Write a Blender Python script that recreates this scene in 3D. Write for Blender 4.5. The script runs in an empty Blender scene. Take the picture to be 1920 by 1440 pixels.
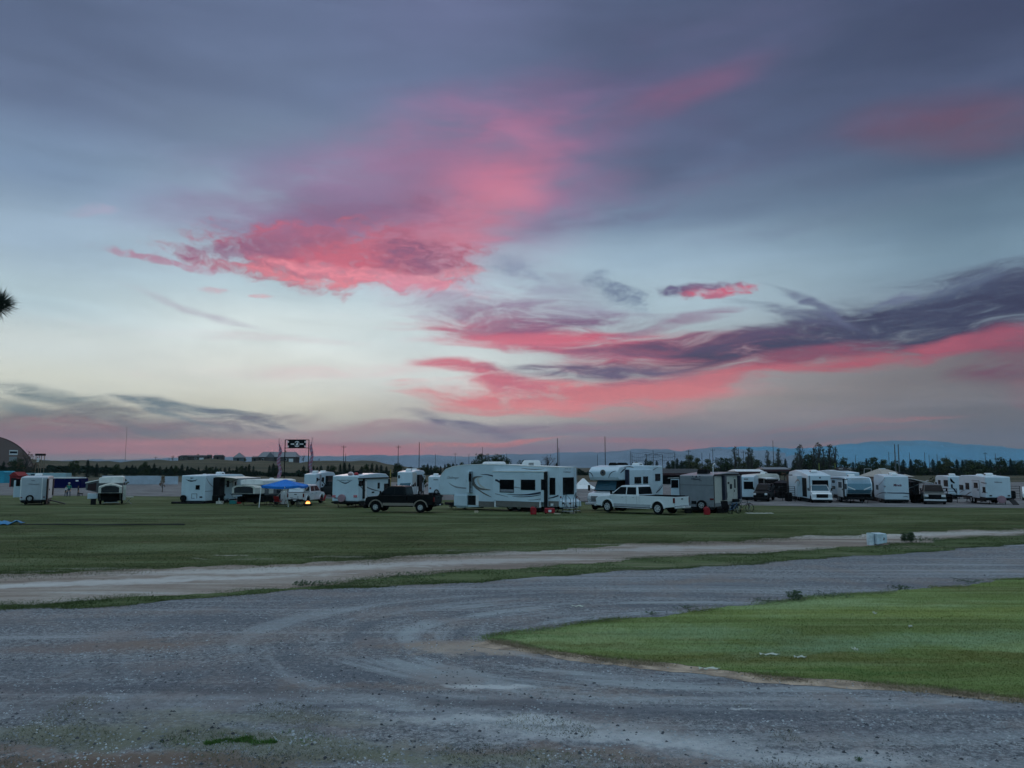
import bpy, bmesh, math, random
import numpy as np
from mathutils import Vector, Matrix
R = math.radians
sc = bpy.context.scene
col = sc.collection
random.seed(7); rng = np.random.default_rng(7)

# ---------------------------------------------------------------- camera
CAM_H = 3.3
F_PX = 1443.0            # focal length in photo pixels (1920 wide)
HORIZON = 875.0
PITCH = math.atan((HORIZON-720)/F_PX)
cd = bpy.data.cameras.new('camera'); cam = bpy.data.objects.new('camera', cd); col.objects.link(cam)
cd.sensor_width = 36.0; cd.lens = 36.0*F_PX/1920; cd.clip_start = 0.1; cd.clip_end = 60000
cam.location = (0, 0, CAM_H); cam.rotation_euler = (R(90)+PITCH, 0, 0)
sc.camera = cam

# ---------------------------------------------------------------- colour management
sc.view_settings.view_transform = 'Standard'; sc.view_settings.look = 'None'
sc.view_settings.exposure = 0.0; sc.view_settings.gamma = 1.0
sc.render.engine = 'CYCLES'
sc.cycles.use_denoising = True; sc.cycles.use_adaptive_sampling = True; sc.cycles.adaptive_threshold = 0.02; sc.cycles.adaptive_min_samples = 12
sc.cycles.max_bounces = 6; sc.cycles.diffuse_bounces = 3; sc.cycles.glossy_bounces = 2
sc.cycles.transparent_max_bounces = 8; sc.cycles.volume_bounces = 0
sc.cycles.caustics_reflective = False; sc.cycles.caustics_refractive = False

def lin(c):
    """sRGB 0..255 -> linear"""
    r = []
    for v in c[:3]:
        v = v/255.0
        r.append(v/12.92 if v <= 0.04045 else ((v+0.055)/1.055)**2.4)
    return (*r, 1.0)

def ray(px, py):
    x = (px-960)/F_PX; y = (720-py)/F_PX
    c, s = math.cos(PITCH), math.sin(PITCH)
    return Vector((x, c - s*y, s + c*y)).normalized()
def azel(px, py):
    d = ray(px, py)
    return math.degrees(math.atan2(d.x, d.y)), math.degrees(math.asin(d.z))

# ---------------------------------------------------------------- sky
world = bpy.data.worlds.new("World"); sc.world = world; world.use_nodes = True
wt = world.node_tree; wt.nodes.clear()
def N(t, kind, **kw):
    n = t.nodes.new(kind)
    for k, v in kw.items(): setattr(n, k, v)
    return n
def setin(t, n, i, v):
    if v is None: return
    if isinstance(v, bpy.types.NodeSocket): t.links.new(v, n.inputs[i])
    else: n.inputs[i].default_value = v
def math_(t, op, a, b=None, c=None, clamp=False):
    n = N(t, 'ShaderNodeMath', operation=op, use_clamp=clamp)
    setin(t, n, 0, a); setin(t, n, 1, b); setin(t, n, 2, c)
    return n.outputs[0]
def vmath(t, op, a, b=None, out=0):
    n = N(t, 'ShaderNodeVectorMath', operation=op)
    setin(t, n, 0, a); setin(t, n, 1, b)
    return n.outputs[out]
def mix(t, f, a, b, blend='MIX'):
    n = N(t, 'ShaderNodeMix', data_type='RGBA', blend_type=blend)
    setin(t, n, 0, f); setin(t, n, 6, a); setin(t, n, 7, b)
    return n.outputs[2]
def maprange(t, v, a, b, c=0.0, d=1.0, kind='SMOOTHSTEP'):
    n = N(t, 'ShaderNodeMapRange', interpolation_type=kind)
    for i, x in enumerate((v, a, b, c, d)): setin(t, n, i, x)
    return n.outputs[0]
def noise(t, vec, scale, detail=4, rough=0.5, dist=0.0, color=False, ntype=None):
    n = N(t, 'ShaderNodeTexNoise')
    setin(t, n, 'Vector', vec)
    n.inputs['Scale'].default_value = scale; n.inputs['Detail'].default_value = detail
    n.inputs['Roughness'].default_value = rough; n.inputs['Distortion'].default_value = dist
    return n.outputs[1 if color else 0]
def mapping(t, vec, loc=(0,0,0), rot=(0,0,0), scale=(1,1,1), kind='POINT'):
    n = N(t, 'ShaderNodeMapping', vector_type=kind)
    setin(t, n, 0, vec); n.inputs[1].default_value = loc; n.inputs[2].default_value = rot; n.inputs[3].default_value = scale
    return n.outputs[0]
def ramp(t, v, stops, interp='LINEAR'):
    n = N(t, 'ShaderNodeValToRGB'); setin(t, n, 0, v)
    cr = n.color_ramp; cr.interpolation = interp
    while len(cr.elements) > 1: cr.elements.remove(cr.elements[-1])
    cr.elements[0].position = stops[0][0]; cr.elements[0].color = stops[0][1]
    for p, c in stops[1:]:
        e = cr.elements.new(p); e.color = c
    return n.outputs[0]

def build_sky():
    t = wt
    tc = N(t, 'ShaderNodeTexCoord').outputs['Generated']
    dirn = vmath(t, 'NORMALIZE', tc)
    sep = N(t, 'ShaderNodeSeparateXYZ'); t.links.new(dirn, sep.inputs[0])
    X, Y, Z = sep.outputs
    az = math_(t, 'MULTIPLY', math_(t, 'ARCTAN2', X, Y), 57.29578)
    el = math_(t, 'MULTIPLY', math_(t, 'ARCSINE', Z), 57.29578)
    comb = N(t, 'ShaderNodeCombineXYZ'); t.links.new(az, comb.inputs[0]); t.links.new(el, comb.inputs[1])
    P = comb.outputs[0]
    # base gradients: one ramp per column of the evening sky, mixed by azimuth
    cols = [
      (40,  [(20,(84,99,130)),(160,(93,109,140)),(300,(118,142,172)),(430,(150,174,195)),(560,(176,198,206)),(640,(214,224,221)),(715,(226,228,212)),(780,(190,186,164)),(850,(150,132,132))]),
      (500, [(20,(92,107,140)),(160,(99,115,147)),(270,(116,134,162)),(400,(150,172,194)),(520,(180,203,213)),(620,(220,231,229)),(700,(234,236,226)),(770,(228,224,202)),(850,(185,140,140))]),
      (860, [(20,(96,106,142)),(160,(99,112,147)),(280,(110,124,156)),(400,(140,155,184)),(520,(178,200,212)),(620,(208,222,224)),(700,(217,224,220)),(780,(205,196,184)),(850,(160,132,140))]),
      (1240,[(20,(76,88,120)),(150,(76,91,123)),(290,(90,106,140)),(400,(112,135,162)),(470,(142,168,188)),(560,(165,188,200)),(650,(172,184,188)),(760,(172,157,152)),(850,(140,122,132))]),
      (1860,[(20,(58,66,98)),(150,(64,76,108)),(270,(72,92,120)),(400,(96,122,144)),(470,(114,142,162)),(560,(124,144,160)),(680,(122,112,112)),(760,(118,108,108)),(850,(116,98,100))]),
    ]
    ef = maprange(t, el, -2.0, 38.0, kind='LINEAR')
    prev = None
    for px, st in cols:
        stops = sorted(((azel(px, y)[1]+2)/40, lin(c)) for y, c in st)
        stops = [(0.0, stops[0][1])]+stops
        stops = [(min(max(p, 0), 1), c) for p, c in stops]
        r_ = ramp(t, ef, stops, 'B_SPLINE' if False else 'EASE')
        a0 = azel(px, 600)[0]
        if prev is None: base = r_
        else: base = mix(t, maprange(t, az, prev, a0), base, r_)
        prev = a0
    # shared noise fields (in degrees on the sky)
    warp = noise(t, mapping(t, P, scale=(0.07, 0.16, 1)), 1.0, 3, 0.55, color=True)
    w = vmath(t, 'SUBTRACT', warp, (0.5, 0.5, 0.5))
    wv = vmath(t, 'MULTIPLY', w, (7.0, 2.6, 0))
    fine = vmath(t, 'MULTIPLY', vmath(t, 'SUBTRACT', noise(t, mapping(t, P, scale=(0.5, 0.9, 1)), 1.0, 4, 0.6, color=True), (0.5,0.5,0.5)), (1.6, 0.9, 0))
    Pw = vmath(t, 'ADD', P, wv)
    Pf = vmath(t, 'ADD', vmath(t, 'ADD', P, vmath(t, 'MULTIPLY', w, (4.0, 1.6, 0))), fine)
    wisp = noise(t, mapping(t, Pw, rot=(0, 0, R(-7)), scale=(0.085, 0.62, 1)), 1.0, 6, 0.6, 0.5)
    puff = noise(t, mapping(t, Pf, scale=(0.42, 0.85, 1)), 1.0, 7, 0.64, 0.25)
    soft = noise(t, mapping(t, P, rot=(0, 0, R(-12)), scale=(0.06, 0.22, 1)), 1.0, 5, 0.5, 0.4)
    texw = maprange(t, noise(t, mapping(t, Pw, rot=(0, 0, R(-9)), scale=(0.20, 0.95, 1)), 1.0, 7, 0.68, 0.7), 0.30, 0.60, 0.22, 1.05)
    texp = maprange(t, noise(t, mapping(t, Pf, rot=(0, 0, R(6)), scale=(0.9, 1.7, 1)), 1.0, 5, 0.68, 0.5), 0.30, 0.62, 0.30, 1.05)
    texs = maprange(t, noise(t, mapping(t, Pw, rot=(0, 0, R(-14)), scale=(0.12, 0.42, 1)), 1.0, 5, 0.6, 0.5), 0.28, 0.62, 0.4, 1.05)
    fields = {'w': (Pw, wisp, 1.7, texw), 'p': (Pf, puff, 1.8, texp), 's': (P, soft, 0.8, texs)}
    cur = base
    # (kind, px, py, half width, half height, tilt, colour, alpha, softness)
    clouds = [
     ('s',1500,110,760,190,4,(70,81,110),.5,.9), ('s',1350,285,560,70,6,(78,86,116),.5,.9), ('s',1130,190,360,110,10,(100,92,132),.5,.9),
     ('s',1270,178,170,32,12,(124,84,116),.65,.95), ('s',1140,235,200,30,12,(108,90,124),.35,.95), ('s',1790,245,240,58,-8,(112,70,92),.8,.95), ('s',1500,350,420,45,8,(88,102,130),.45,.9),
     ('w',1250,330,420,22,8,(84,92,122),.5,.9), ('w',1100,405,260,26,10,(100,104,134),.55,.9), ('w',1500,420,300,24,6,(104,122,148),.4,.9),
     ('s',640,330,340,100,12,(122,114,150),.7,.9), ('s',860,320,300,120,24,(158,108,148),.75,.9), ('s',740,340,260,120,20,(160,112,146),.45,.95), ('s',620,400,300,80,12,(134,112,148),.75,.9), ('s',1010,380,220,90,30,(150,112,150),.6,.9),
     ('s',890,390,210,100,36,(190,110,141),.85,.95), ('s',880,430,150,55,28,(199,120,144),.75,.95), ('w',800,420,220,50,24,(192,100,128),.55,.9), ('p',640,425,210,44,14,(150,96,130),.7,.8), ('w',690,390,160,30,14,(132,98,134),.6,.8), ('s',450,385,150,26,8,(136,124,154),.5,.9),
     ('p',630,486,220,40,-3,(180,84,111),1,.78), ('p',660,490,200,50,-2,(192,84,109),1,.78), ('p',450,496,150,13,-6,(178,96,120),.9,.78), ('p',300,488,110,7,-4,(176,120,146),.8,.7),
     ('p',740,470,130,48,-4,(194,90,113),.9,.78), ('p',470,468,150,14,8,(142,94,128),.8,.7), ('p',560,448,120,18,12,(142,92,124),.7,.7), ('p',775,482,80,40,-10,(136,88,122),.85,.7), ('p',600,508,180,12,-4,(160,86,116),.7,.7),
     ('p',690,520,190,13,-7,(228,128,144),1,.78), ('p',560,516,150,9,-8,(225,122,136),.95,.78), ('p',760,535,60,16,-8,(207,130,153),.8,.7),
     ('p',840,520,70,8,6,(215,140,156),.7,.7), ('p',400,543,26,6,0,(206,150,164),.7,.78), ('p',487,556,20,4,0,(216,160,170),.7,.78), ('p',170,390,50,10,10,(172,160,186),.5,.8),
     ('w',350,580,110,9,-18,(176,172,186),.7,.8), ('w',500,640,300,8,0,(214,206,208),.5,.9), ('w',640,700,300,14,2,(228,202,202),.5,.9),
     ('w',960,585,180,34,0,(146,116,148),.8,.8), ('p',930,595,70,22,-10,(150,104,134),.6,.8), ('p',1150,546,60,22,-30,(112,128,156),.85,.8), ('p',965,505,50,20,-10,(130,146,174),.7,.8), ('w',1060,550,160,40,-20,(146,148,174),.6,.9), ('w',1000,610,200,14,6,(126,104,134),.6,.8),
     ('p',1275,541,46,9,0,(100,92,128),1,.78), ('p',1290,546,14,11,0,(120,70,108),1,.78), ('p',1355,543,66,11,3,(194,84,113),1,.55), ('p',1330,533,56,7,3,(116,86,122),.8,.78), ('p',1335,553,22,7,3,(170,84,113),.9,.78), ('w',1520,562,70,6,-20,(108,118,146),.7,.8),
     ('w',1130,640,330,28,-4,(199,82,109),1,.7), ('w',1080,608,230,14,3,(128,90,126),.9,.8), ('w',1230,610,120,12,10,(136,96,128),.7,.8), ('w',880,640,160,10,0,(213,132,148),.7,.8), ('w',1000,632,160,10,-3,(213,92,116),.8,.8),
     ('w',1280,665,250,30,2,(184,76,100),1,.7), ('w',1420,695,170,20,8,(186,74,97),1,.8), ('w',1150,665,180,14,-4,(170,96,124),.8,.8),
     ('w',1660,608,430,54,9,(57,54,83),1,.8), ('w',1450,640,280,28,6,(64,58,87),1,.7), ('w',1300,640,200,20,4,(92,70,102),.9,.8), ('p',1840,555,190,30,12,(66,73,102),.95,.7), ('p',1700,552,40,9,0,(104,112,140),.8,.7), ('w',1880,600,240,58,8,(53,50,79),1,.7), ('w',1520,590,150,14,-14,(84,86,116),.7,.8),
     ('w',1620,680,290,18,6,(180,70,90),1,.9), ('w',1500,668,160,14,8,(145,64,90),.8,.8), ('w',1890,692,130,34,-6,(116,60,82),.9,.8), ('w',1800,652,170,12,9,(166,66,90),.9,.8), ('w',1900,640,80,26,9,(145,60,84),.7,.8), ('w',1910,735,50,26,0,(140,72,84),.7,.8),
     ('w',1060,745,270,32,0,(228,110,116),1,.7), ('w',930,712,150,20,-14,(207,100,118),1,.7), ('w',1260,724,280,16,5,(207,104,113),1,.8), ('w',1090,702,170,18,-2,(108,90,118),1,.7), ('w',1000,765,180,12,0,(232,128,127),.9,.8), ('w',1180,742,180,12,3,(219,112,114),.8,.8),
     ('w',1450,765,420,24,4,(152,142,136),.7,.9), ('w',1250,790,300,14,3,(146,128,132),.7,.9), ('w',1690,790,140,4,5,(170,104,102),.7,.9), ('w',1450,808,220,4,5,(162,106,106),.6,.9), ('s',1700,830,420,22,0,(118,104,108),.7,.9), ('w',1720,745,300,22,2,(124,116,120),.6,.9), ('w',1560,814,200,5,3,(150,102,104),.6,.9),
     ('w',70,738,120,14,-7,(118,132,132),1,.7), ('w',180,765,130,10,-8,(134,140,136),.8,.8), ('w',130,790,250,30,3,(124,112,110),1,.8), ('s',150,828,300,26,2,(142,104,104),.9,.9), ('w',140,812,190,8,4,(166,108,110),.7,.9), ('w',260,840,180,6,2,(170,116,114),.6,.9), ('s',20,800,120,30,0,(150,128,112),.6,.9),
     ('w',380,766,150,11,-6,(120,132,136),1,.7), ('w',500,788,90,7,-13,(106,110,126),1,.7), ('w',400,800,210,22,6,(140,122,122),.9,.8), ('w',380,820,200,9,4,(176,140,116),.7,.8),
     ('s',430,838,420,14,0,(182,116,116),.9,.9), ('w',620,812,200,14,3,(200,140,138),.8,.9), ('w',560,838,240,7,3,(192,108,109),.8,.8), ('w',870,797,110,10,-12,(118,106,128),1,.8), ('w',760,805,170,9,-5,(190,150,148),.7,.9),
     ('w',1010,804,230,14,0,(150,122,138),.9,.9), ('w',830,834,210,5,3,(228,122,111),.9,.9), ('w',960,826,110,4,3,(228,116,107),.9,.9), ('s',720,846,240,9,0,(205,108,111),.9,.9), ('w',1100,800,160,8,3,(176,132,138),.7,.9),
     ('w',1290,842,150,7,4,(199,100,102),.8,.9), ('s',1050,842,180,10,0,(152,110,128),.9,.9), ('w',1180,820,160,7,4,(186,110,114),.9,.8), ('s',1280,832,180,10,2,(176,112,118),.7,.9),
     ('s',250,838,360,14,0,(192,116,119),.75,.9), ('w',450,828,260,7,3,(211,124,121),.9,.8), ('w',130,800,220,18,2,(172,106,104),.7,.9), ('w',330,850,300,6,1,(199,118,119),.8,.9), ('w',1500,842,240,6,4,(176,108,106),.6,.9),
     ('w',1540,575,110,8,-30,(92,98,128),.8,.8), ('p',1800,535,90,12,10,(84,96,122),.8,.7), ('p',1690,560,60,8,12,(96,106,134),.7,.7), ('w',1740,590,150,30,8,(54,52,80),.8,.8),
     ('w',40,760,90,10,-14,(126,136,134),.8,.8), ('w',230,790,120,10,-16,(128,122,120),.7,.8), ('w',330,775,100,7,-14,(120,132,136),.8,.8), ('w',460,800,120,8,-14,(150,132,134),.7,.8),
    ]
    for i_, (kd, px, py, hw, hh, tilt, c, a, s) in enumerate(clouds):
        if i_ % 8 == 7:     # keeps the evaluation order sequential, changes nothing visible
            for q in fields:
                n = N(t, 'ShaderNodeVectorMath', operation='MULTIPLY_ADD')
                setin(t, n, 0, cur); n.inputs[1].default_value = (1e-7, 1e-7, 0); setin(t, n, 2, fields[q][0])
                fields[q] = (n.outputs[0],)+fields[q][1:]
        vec, nz, amp, tex = fields[kd]
        A, E = azel(px, py)
        A2, _ = azel(px+1, py); _, E2 = azel(px, py-1)
        kx = (A2-A); ky = (E2-E)
        # mean offset of the warp is zero, so the splat stays where it is aimed
        m = mapping(t, vec, loc=(A, E, 0), rot=(0, 0, R(tilt)), scale=(hw*kx*1.15, hh*ky*1.25, 1), kind='TEXTURE')
        ln = vmath(t, 'LENGTH', m, out=1)
        v = math_(t, 'MULTIPLY_ADD', math_(t, 'SUBTRACT', nz, 0.5), -amp*1.25, ln)
        f = maprange(t, v, 1.18, 1.18-s*1.12, 0.0, a)
        f = math_(t, 'MULTIPLY', f, tex)
        cur = mix(t, f, cur, lin(c))
    # faint streaks everywhere
    st = maprange(t, soft, 0.35, 0.7, 0.93, 1.06)
    st2 = maprange(t, wisp, 0.3, 0.75, 0.96, 1.04)
    g = N(t, 'ShaderNodeCombineXYZ')
    for i in range(3): t.links.new(math_(t, 'MULTIPLY', st, st2), g.inputs[i])
    front = vmath(t, 'MULTIPLY', cur, g.outputs[0])
    hs = N(t, 'ShaderNodeHueSaturation'); hs.inputs['Saturation'].default_value = 0.92; hs.inputs['Value'].default_value = 1.11; t.links.new(front, hs.inputs['Color']); front = hs.outputs[0]
    # the sky overhead and behind the viewer: clear blue twilight
    nish = N(t, 'ShaderNodeTexSky'); nish.sky_type = 'NISHITA'; nish.sun_disc = False
    nish.sun_elevation = R(1.5); nish.sun_rotation = R(-12); nish.air_density = 1.2; nish.dust_density = 1.0
    back = ramp(t, maprange(t, el, 0, 90, kind='LINEAR'), [(0, (0.05,0.12,0.17,1)), (0.10, (0.09,0.25,0.37,1)), (0.28, (0.20,0.43,0.62,1)), (1.0, (0.84,0.88,0.95,1))])
    back = vmath(t, 'ADD', back, vmath(t, 'MULTIPLY', nish.outputs[0], (0.05, 0.05, 0.05)))
    fel = maprange(t, el, 33, 58)
    faz = maprange(t, math_(t, 'ABSOLUTE', az), 50, 105)
    f = math_(t, 'MAXIMUM', fel, faz)
    out = mix(t, f, front, back)
    bg = N(t, 'ShaderNodeBackground'); t.links.new(out, bg.inputs[0]); bg.inputs[1].default_value = 1.0
    wo = N(t, 'ShaderNodeOutputWorld'); t.links.new(bg.outputs[0], wo.inputs[0])
build_sky()
world.cycles.sampling_method = 'MANUAL'; world.cycles.sample_map_resolution = 512

# ---------------------------------------------------------------- sun: the last glow over the horizon
sl = bpy.data.lights.new('sun', 'SUN'); so = bpy.data.objects.new('sun', sl); col.objects.link(so)
sl.energy = 0.12; sl.angle = R(12); sl.color = (1.0, 0.72, 0.62)
so.rotation_euler = Vector((math.sin(R(-12)), math.cos(R(-12)), math.tan(R(4)))).to_track_quat('Z', 'Y').to_euler()

# ---------------------------------------------------------------- materials
MATS = {}
def material(name, color, rough=0.6, metal=0.0, vary=0.06, scale=3.0, spec=0.4, coat=0.0, bump=0.0, emit=None, emit_s=0.0, trans=0.0, alpha=1.0):
    """plain real-world surface with slight procedural variation"""
    if name in MATS: return MATS[name]
    m = bpy.data.materials.new(name); m.use_nodes = True; t = m.node_tree
    b = t.nodes['Principled BSDF']
    tc = N(t, 'ShaderNodeTexCoord').outputs['Object']
    nz = noise(t, tc, scale, 5, 0.6)
    lo = tuple(c*(1-vary*2) for c in color[:3])+(1,); hi = tuple(min(1, c*(1+vary*2)) for c in color[:3])+(1,)
    t.links.new(mix(t, maprange(t, nz, 0.25, 0.75), lo, hi), b.inputs['Base Color'])
    b.inputs['Roughness'].default_value = rough; b.inputs['Metallic'].default_value = metal
    b.inputs['Specular IOR Level'].default_value = spec
    b.inputs['Coat Weight'].default_value = coat; b.inputs['Coat Roughness'].default_value = 0.08
    if bump:
        bp = N(t, 'ShaderNodeBump'); bp.inputs['Strength'].default_value = bump; bp.inputs['Distance'].default_value = 0.02
        t.links.new(noise(t, tc, scale*6, 4), bp.inputs['Height']); t.links.new(bp.outputs[0], b.inputs['Normal'])
    if emit:
        b.inputs['Emission Color'].default_value = (*emit, 1); b.inputs['Emission Strength'].default_value = emit_s
    MATS[name] = m
    return m

# ---------------------------------------------------------------- helpers for objects
def tag(o, label=None, cat=None, group=None, kind=None):
    if label: o['label'] = label
    if cat: o['category'] = cat
    if group: o['group'] = group
    if kind: o['kind'] = kind
    return o
def empty(name, loc=(0,0,0), rz=0.0):
    o = bpy.data.objects.new(name, None); col.objects.link(o)
    o.location = loc; o.rotation_euler = (0, 0, rz); o.empty_display_size = 0.3
    return o
def copy_tree(o, parent=None):
    c = o.copy(); col.objects.link(c); c.parent = parent
    for ch in list(o.children): copy_tree(ch, c)
    return c
def link_mesh(name, me, mat, parent=None):
    if mat is not None:
        for mm in (mat if isinstance(mat, (list, tuple)) else [mat]): me.materials.append(mm)
    o = bpy.data.objects.new(name, me); col.objects.link(o); o.parent = parent
    return o
def np_mesh(name, verts, faces, mat, parent=None, attr=None, smooth=False):
    """verts (n,3) array, faces (m,k) array with constant k"""
    me = bpy.data.meshes.new(name)
    verts = np.asarray(verts, dtype=np.float32); faces = np.asarray(faces, dtype=np.int32)
    n, k = len(verts), faces.shape[1]; m = len(faces)
    me.vertices.add(n); me.vertices.foreach_set('co', verts.ravel())
    me.loops.add(m*k); me.loops.foreach_set('vertex_index', faces.ravel())
    me.polygons.add(m); me.polygons.foreach_set('loop_start', np.arange(0, m*k, k, dtype=np.int32))
    me.polygons.foreach_set('loop_total', np.full(m, k, dtype=np.int32))
    me.update(calc_edges=True)
    if smooth: me.polygons.foreach_set('use_smooth', np.ones(m, dtype=bool))
    return link_mesh(name, me, mat, parent)

class MB:
    """collects simple shapes into one mesh; S mirrors local y for the left-handed vehicle frames"""
    def __init__(s, S=1): s.v = []; s.f = []; s.S = S; s.mi = []; s.cur = 0
    def add(s, vs, fs):
        b = len(s.v); s.v += [(x, y*s.S, z) for x, y, z in vs]; s.f += [tuple(i+b for i in f) for f in fs]
        s.mi += [s.cur]*len(fs); return s
    def box(s, x0, x1, y0, y1, z0, z1):
        return s.add([(x0,y0,z0),(x1,y0,z0),(x1,y1,z0),(x0,y1,z0),(x0,y0,z1),(x1,y0,z1),(x1,y1,z1),(x0,y1,z1)],
              [(0,3,2,1),(4,5,6,7),(0,1,5,4),(1,2,6,5),(2,3,7,6),(3,0,4,7)])
    def prism(s, pts, a0, a1, axis='y'):
        """polygon pts (2-D) extruded along axis: 'y' -> pts are (x,z); 'x' -> pts are (y,z); 'z' -> pts are (x,y)"""
        n = len(pts)
        def mk(p, a):
            if axis == 'y': return (p[0], a, p[1])
            if axis == 'x': return (a, p[0], p[1])
            return (p[0], p[1], a)
        vs = [mk(p, a0) for p in pts]+[mk(p, a1) for p in pts]
        fs = [tuple(range(n-1, -1, -1)), tuple(range(n, 2*n))]+[(i, (i+1)%n, n+(i+1)%n, n+i) for i in range(n)]
        return s.add(vs, fs)
    def loft(s, rings, cap=True, closed=True):
        n = len(rings[0]); vs = [p for r in rings for p in r]; fs = []
        for k in range(len(rings)-1):
            for i in range(n if closed else n-1):
                j = (i+1) % n
                fs.append((k*n+i, k*n+j, (k+1)*n+j, (k+1)*n+i))
        if cap: fs += [tuple(range(n-1, -1, -1)), tuple((len(rings)-1)*n+i for i in range(n))]
        return s.add(vs, fs)
    def cyl(s, p0, p1, r0, r1=None, n=10, cap=True):
        r1 = r0 if r1 is None else r1
        p0 = Vector(p0); p1 = Vector(p1); d = (p1-p0).normalized()
        u = d.orthogonal().normalized(); w = d.cross(u)
        rings = []
        for p, r in ((p0, r0), (p1, r1)):
            rings.append([tuple(p+(u*math.cos(2*math.pi*i/n)+w*math.sin(2*math.pi*i/n))*r) for i in range(n)])
        return s.loft(rings, cap)
    def tube(s, pts, r, n=6):
        pts = [Vector(p) for p in pts]; rings = []
        for k, p in enumerate(pts):
            d = (pts[min(k+1, len(pts)-1)]-pts[max(k-1, 0)]).normalized()
            u = d.cross(Vector((0.31, 0.2, 0.93))).normalized(); w = d.cross(u)
            rr = r[k] if isinstance(r, (list, tuple)) else r
            rings.append([tuple(p+(u*math.cos(2*math.pi*i/n)+w*math.sin(2*math.pi*i/n))*rr) for i in range(n)])
        return s.loft(rings)
    def lathe(s, prof, c=(0,0,0), axis='z', n=14, cap=True):
        rings = []
        for r, h in prof:
            ring = []
            for i in range(n):
                a = 2*math.pi*i/n; x, y = r*math.cos(a), r*math.sin(a)
                if axis == 'z': p = (c[0]+x, c[1]+y, c[2]+h)
                elif axis == 'y': p = (c[0]+x, c[1]+h, c[2]+y)
                else: p = (c[0]+h, c[1]+x, c[2]+y)
                ring.append(p)
            rings.append(ring)
        return s.loft(rings, cap)
    def quad(s, *p): return s.add(list(p), [tuple(range(len(p)))])
    def build(s, name, mat, parent=None, bevel=0.0, smooth=False, seg=2, label=None, sub=0):
        me = bpy.data.meshes.new(name); me.from_pydata(s.v, [], s.f)
        bm = bmesh.new(); bm.from_mesh(me); bmesh.ops.recalc_face_normals(bm, faces=bm.faces); bm.to_mesh(me); bm.free()
        o = link_mesh(name, me, mat, parent)
        if isinstance(mat, (list, tuple)):
            for p, i in zip(me.polygons, s.mi): p.material_index = i
        if bevel:
            b = o.modifiers.new('bevel', 'BEVEL'); b.width = bevel; b.segments = seg; b.limit_method = 'ANGLE'; b.angle_limit = R(35)
        if sub:
            q = o.modifiers.new('sub', 'SUBSURF'); q.levels = sub; q.render_levels = sub
        if smooth:
            me.polygons.foreach_set('use_smooth', [True]*len(me.polygons))
        if label: o['label'] = label
        return o

# ---------------------------------------------------------------- the lie of the land
def sstep(a, b, v):
    t = np.clip((v-a)/(b-a), 0, 1); return t*t*(3-2*t)
def terrain(x, y):
    x = np.asarray(x, dtype=float); y = np.asarray(y, dtype=float)
    z = -0.6*np.clip((y-50)/35, 0, 1)
    az = np.degrees(np.arctan2(x, np.maximum(y, 1)))
    d = np.hypot(x, y)
    # low rise on the left, where the houses stand
    left = 1-sstep(-12, -3, az)
    crest = 7.0 + 0.5*np.sin(az*0.55+1)+0.35*np.sin(az*1.7)+0.3*np.sin(az*3.9+2)+0.15*np.sin(az*9.1)
    rise = sstep(300, 430, d)*(1-0.8*sstep(520, 900, d))
    z = z + left*rise*crest
    z = z - 4*sstep(1500, 6000, d)
    return z
def tz(x, y): return float(terrain(x, y))
def ground(px, py):
    """where the sight line through a photo pixel meets the land"""
    d = ray(px, py); k = 2.0
    last = 0
    while k < 9000:
        p = Vector((0, 0, CAM_H))+d*k
        if p.z <= tz(p.x, p.y): break
        last = k; k *= 1.01
    lo, hi = last, k
    for _ in range(40):
        m = (lo+hi)/2; p = Vector((0, 0, CAM_H))+d*m
        if p.z <= tz(p.x, p.y): hi = m
        else: lo = m
    p = Vector((0, 0, CAM_H))+d*hi
    return Vector((p.x, p.y, tz(p.x, p.y)))
def at(px, y):
    """point of the land at depth y in the direction of photo column px"""
    # column px at ground level: x/y ratio at the horizon
    d = ray(px, HORIZON+3300*1.443/max(y, 10)/1.0 if False else HORIZON)
    x = d.x/d.y*y
    return Vector((x, y, tz(x, y)))
def scale_at(y): return F_PX/y      # photo pixels per metre at depth y
def top_z(py, y):
    """height above z=0 of a point seen at photo row py at depth y"""
    d = ray(960, py); return CAM_H + d.z/d.y*y

# ---- ground materials
def pos(t): return N(t, 'ShaderNodeNewGeometry').outputs['Position']
def splats(t, P, base, items, warp=0.25, wscale=0.6):
    """worn or dirty patches, each at its own place on the ground: (x,y,half length,half width,angle,colour,alpha,softness)"""
    w = vmath(t, 'MULTIPLY', vmath(t, 'SUBTRACT', noise(t, P, wscale, 6, 0.65, color=True), (0.5,0.5,0.5)), (2.2*warp*4, 2.2*warp*4, 0))
    flat = vmath(t, 'MULTIPLY', vmath(t, 'ADD', P, w), (1, 1, 0))
    nz = noise(t, P, 2.2, 6, 0.7)
    cur = base
    for x, y, a, b, ang, c, al, s in items:
        m = mapping(t, flat, loc=(x, y, 0), rot=(0, 0, R(ang)), scale=(a, b, 1), kind='TEXTURE')
        v = math_(t, 'MULTIPLY_ADD', math_(t, 'SUBTRACT', nz, 0.5), -1.4, vmath(t, 'LENGTH', m, out=1))
        cur = mix(t, maprange(t, v, 1.1, 1.1-s, 0, al), cur, c)
    return cur
def gm(px, py):
    g = ground(px, py); return g.x, g.y

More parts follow.
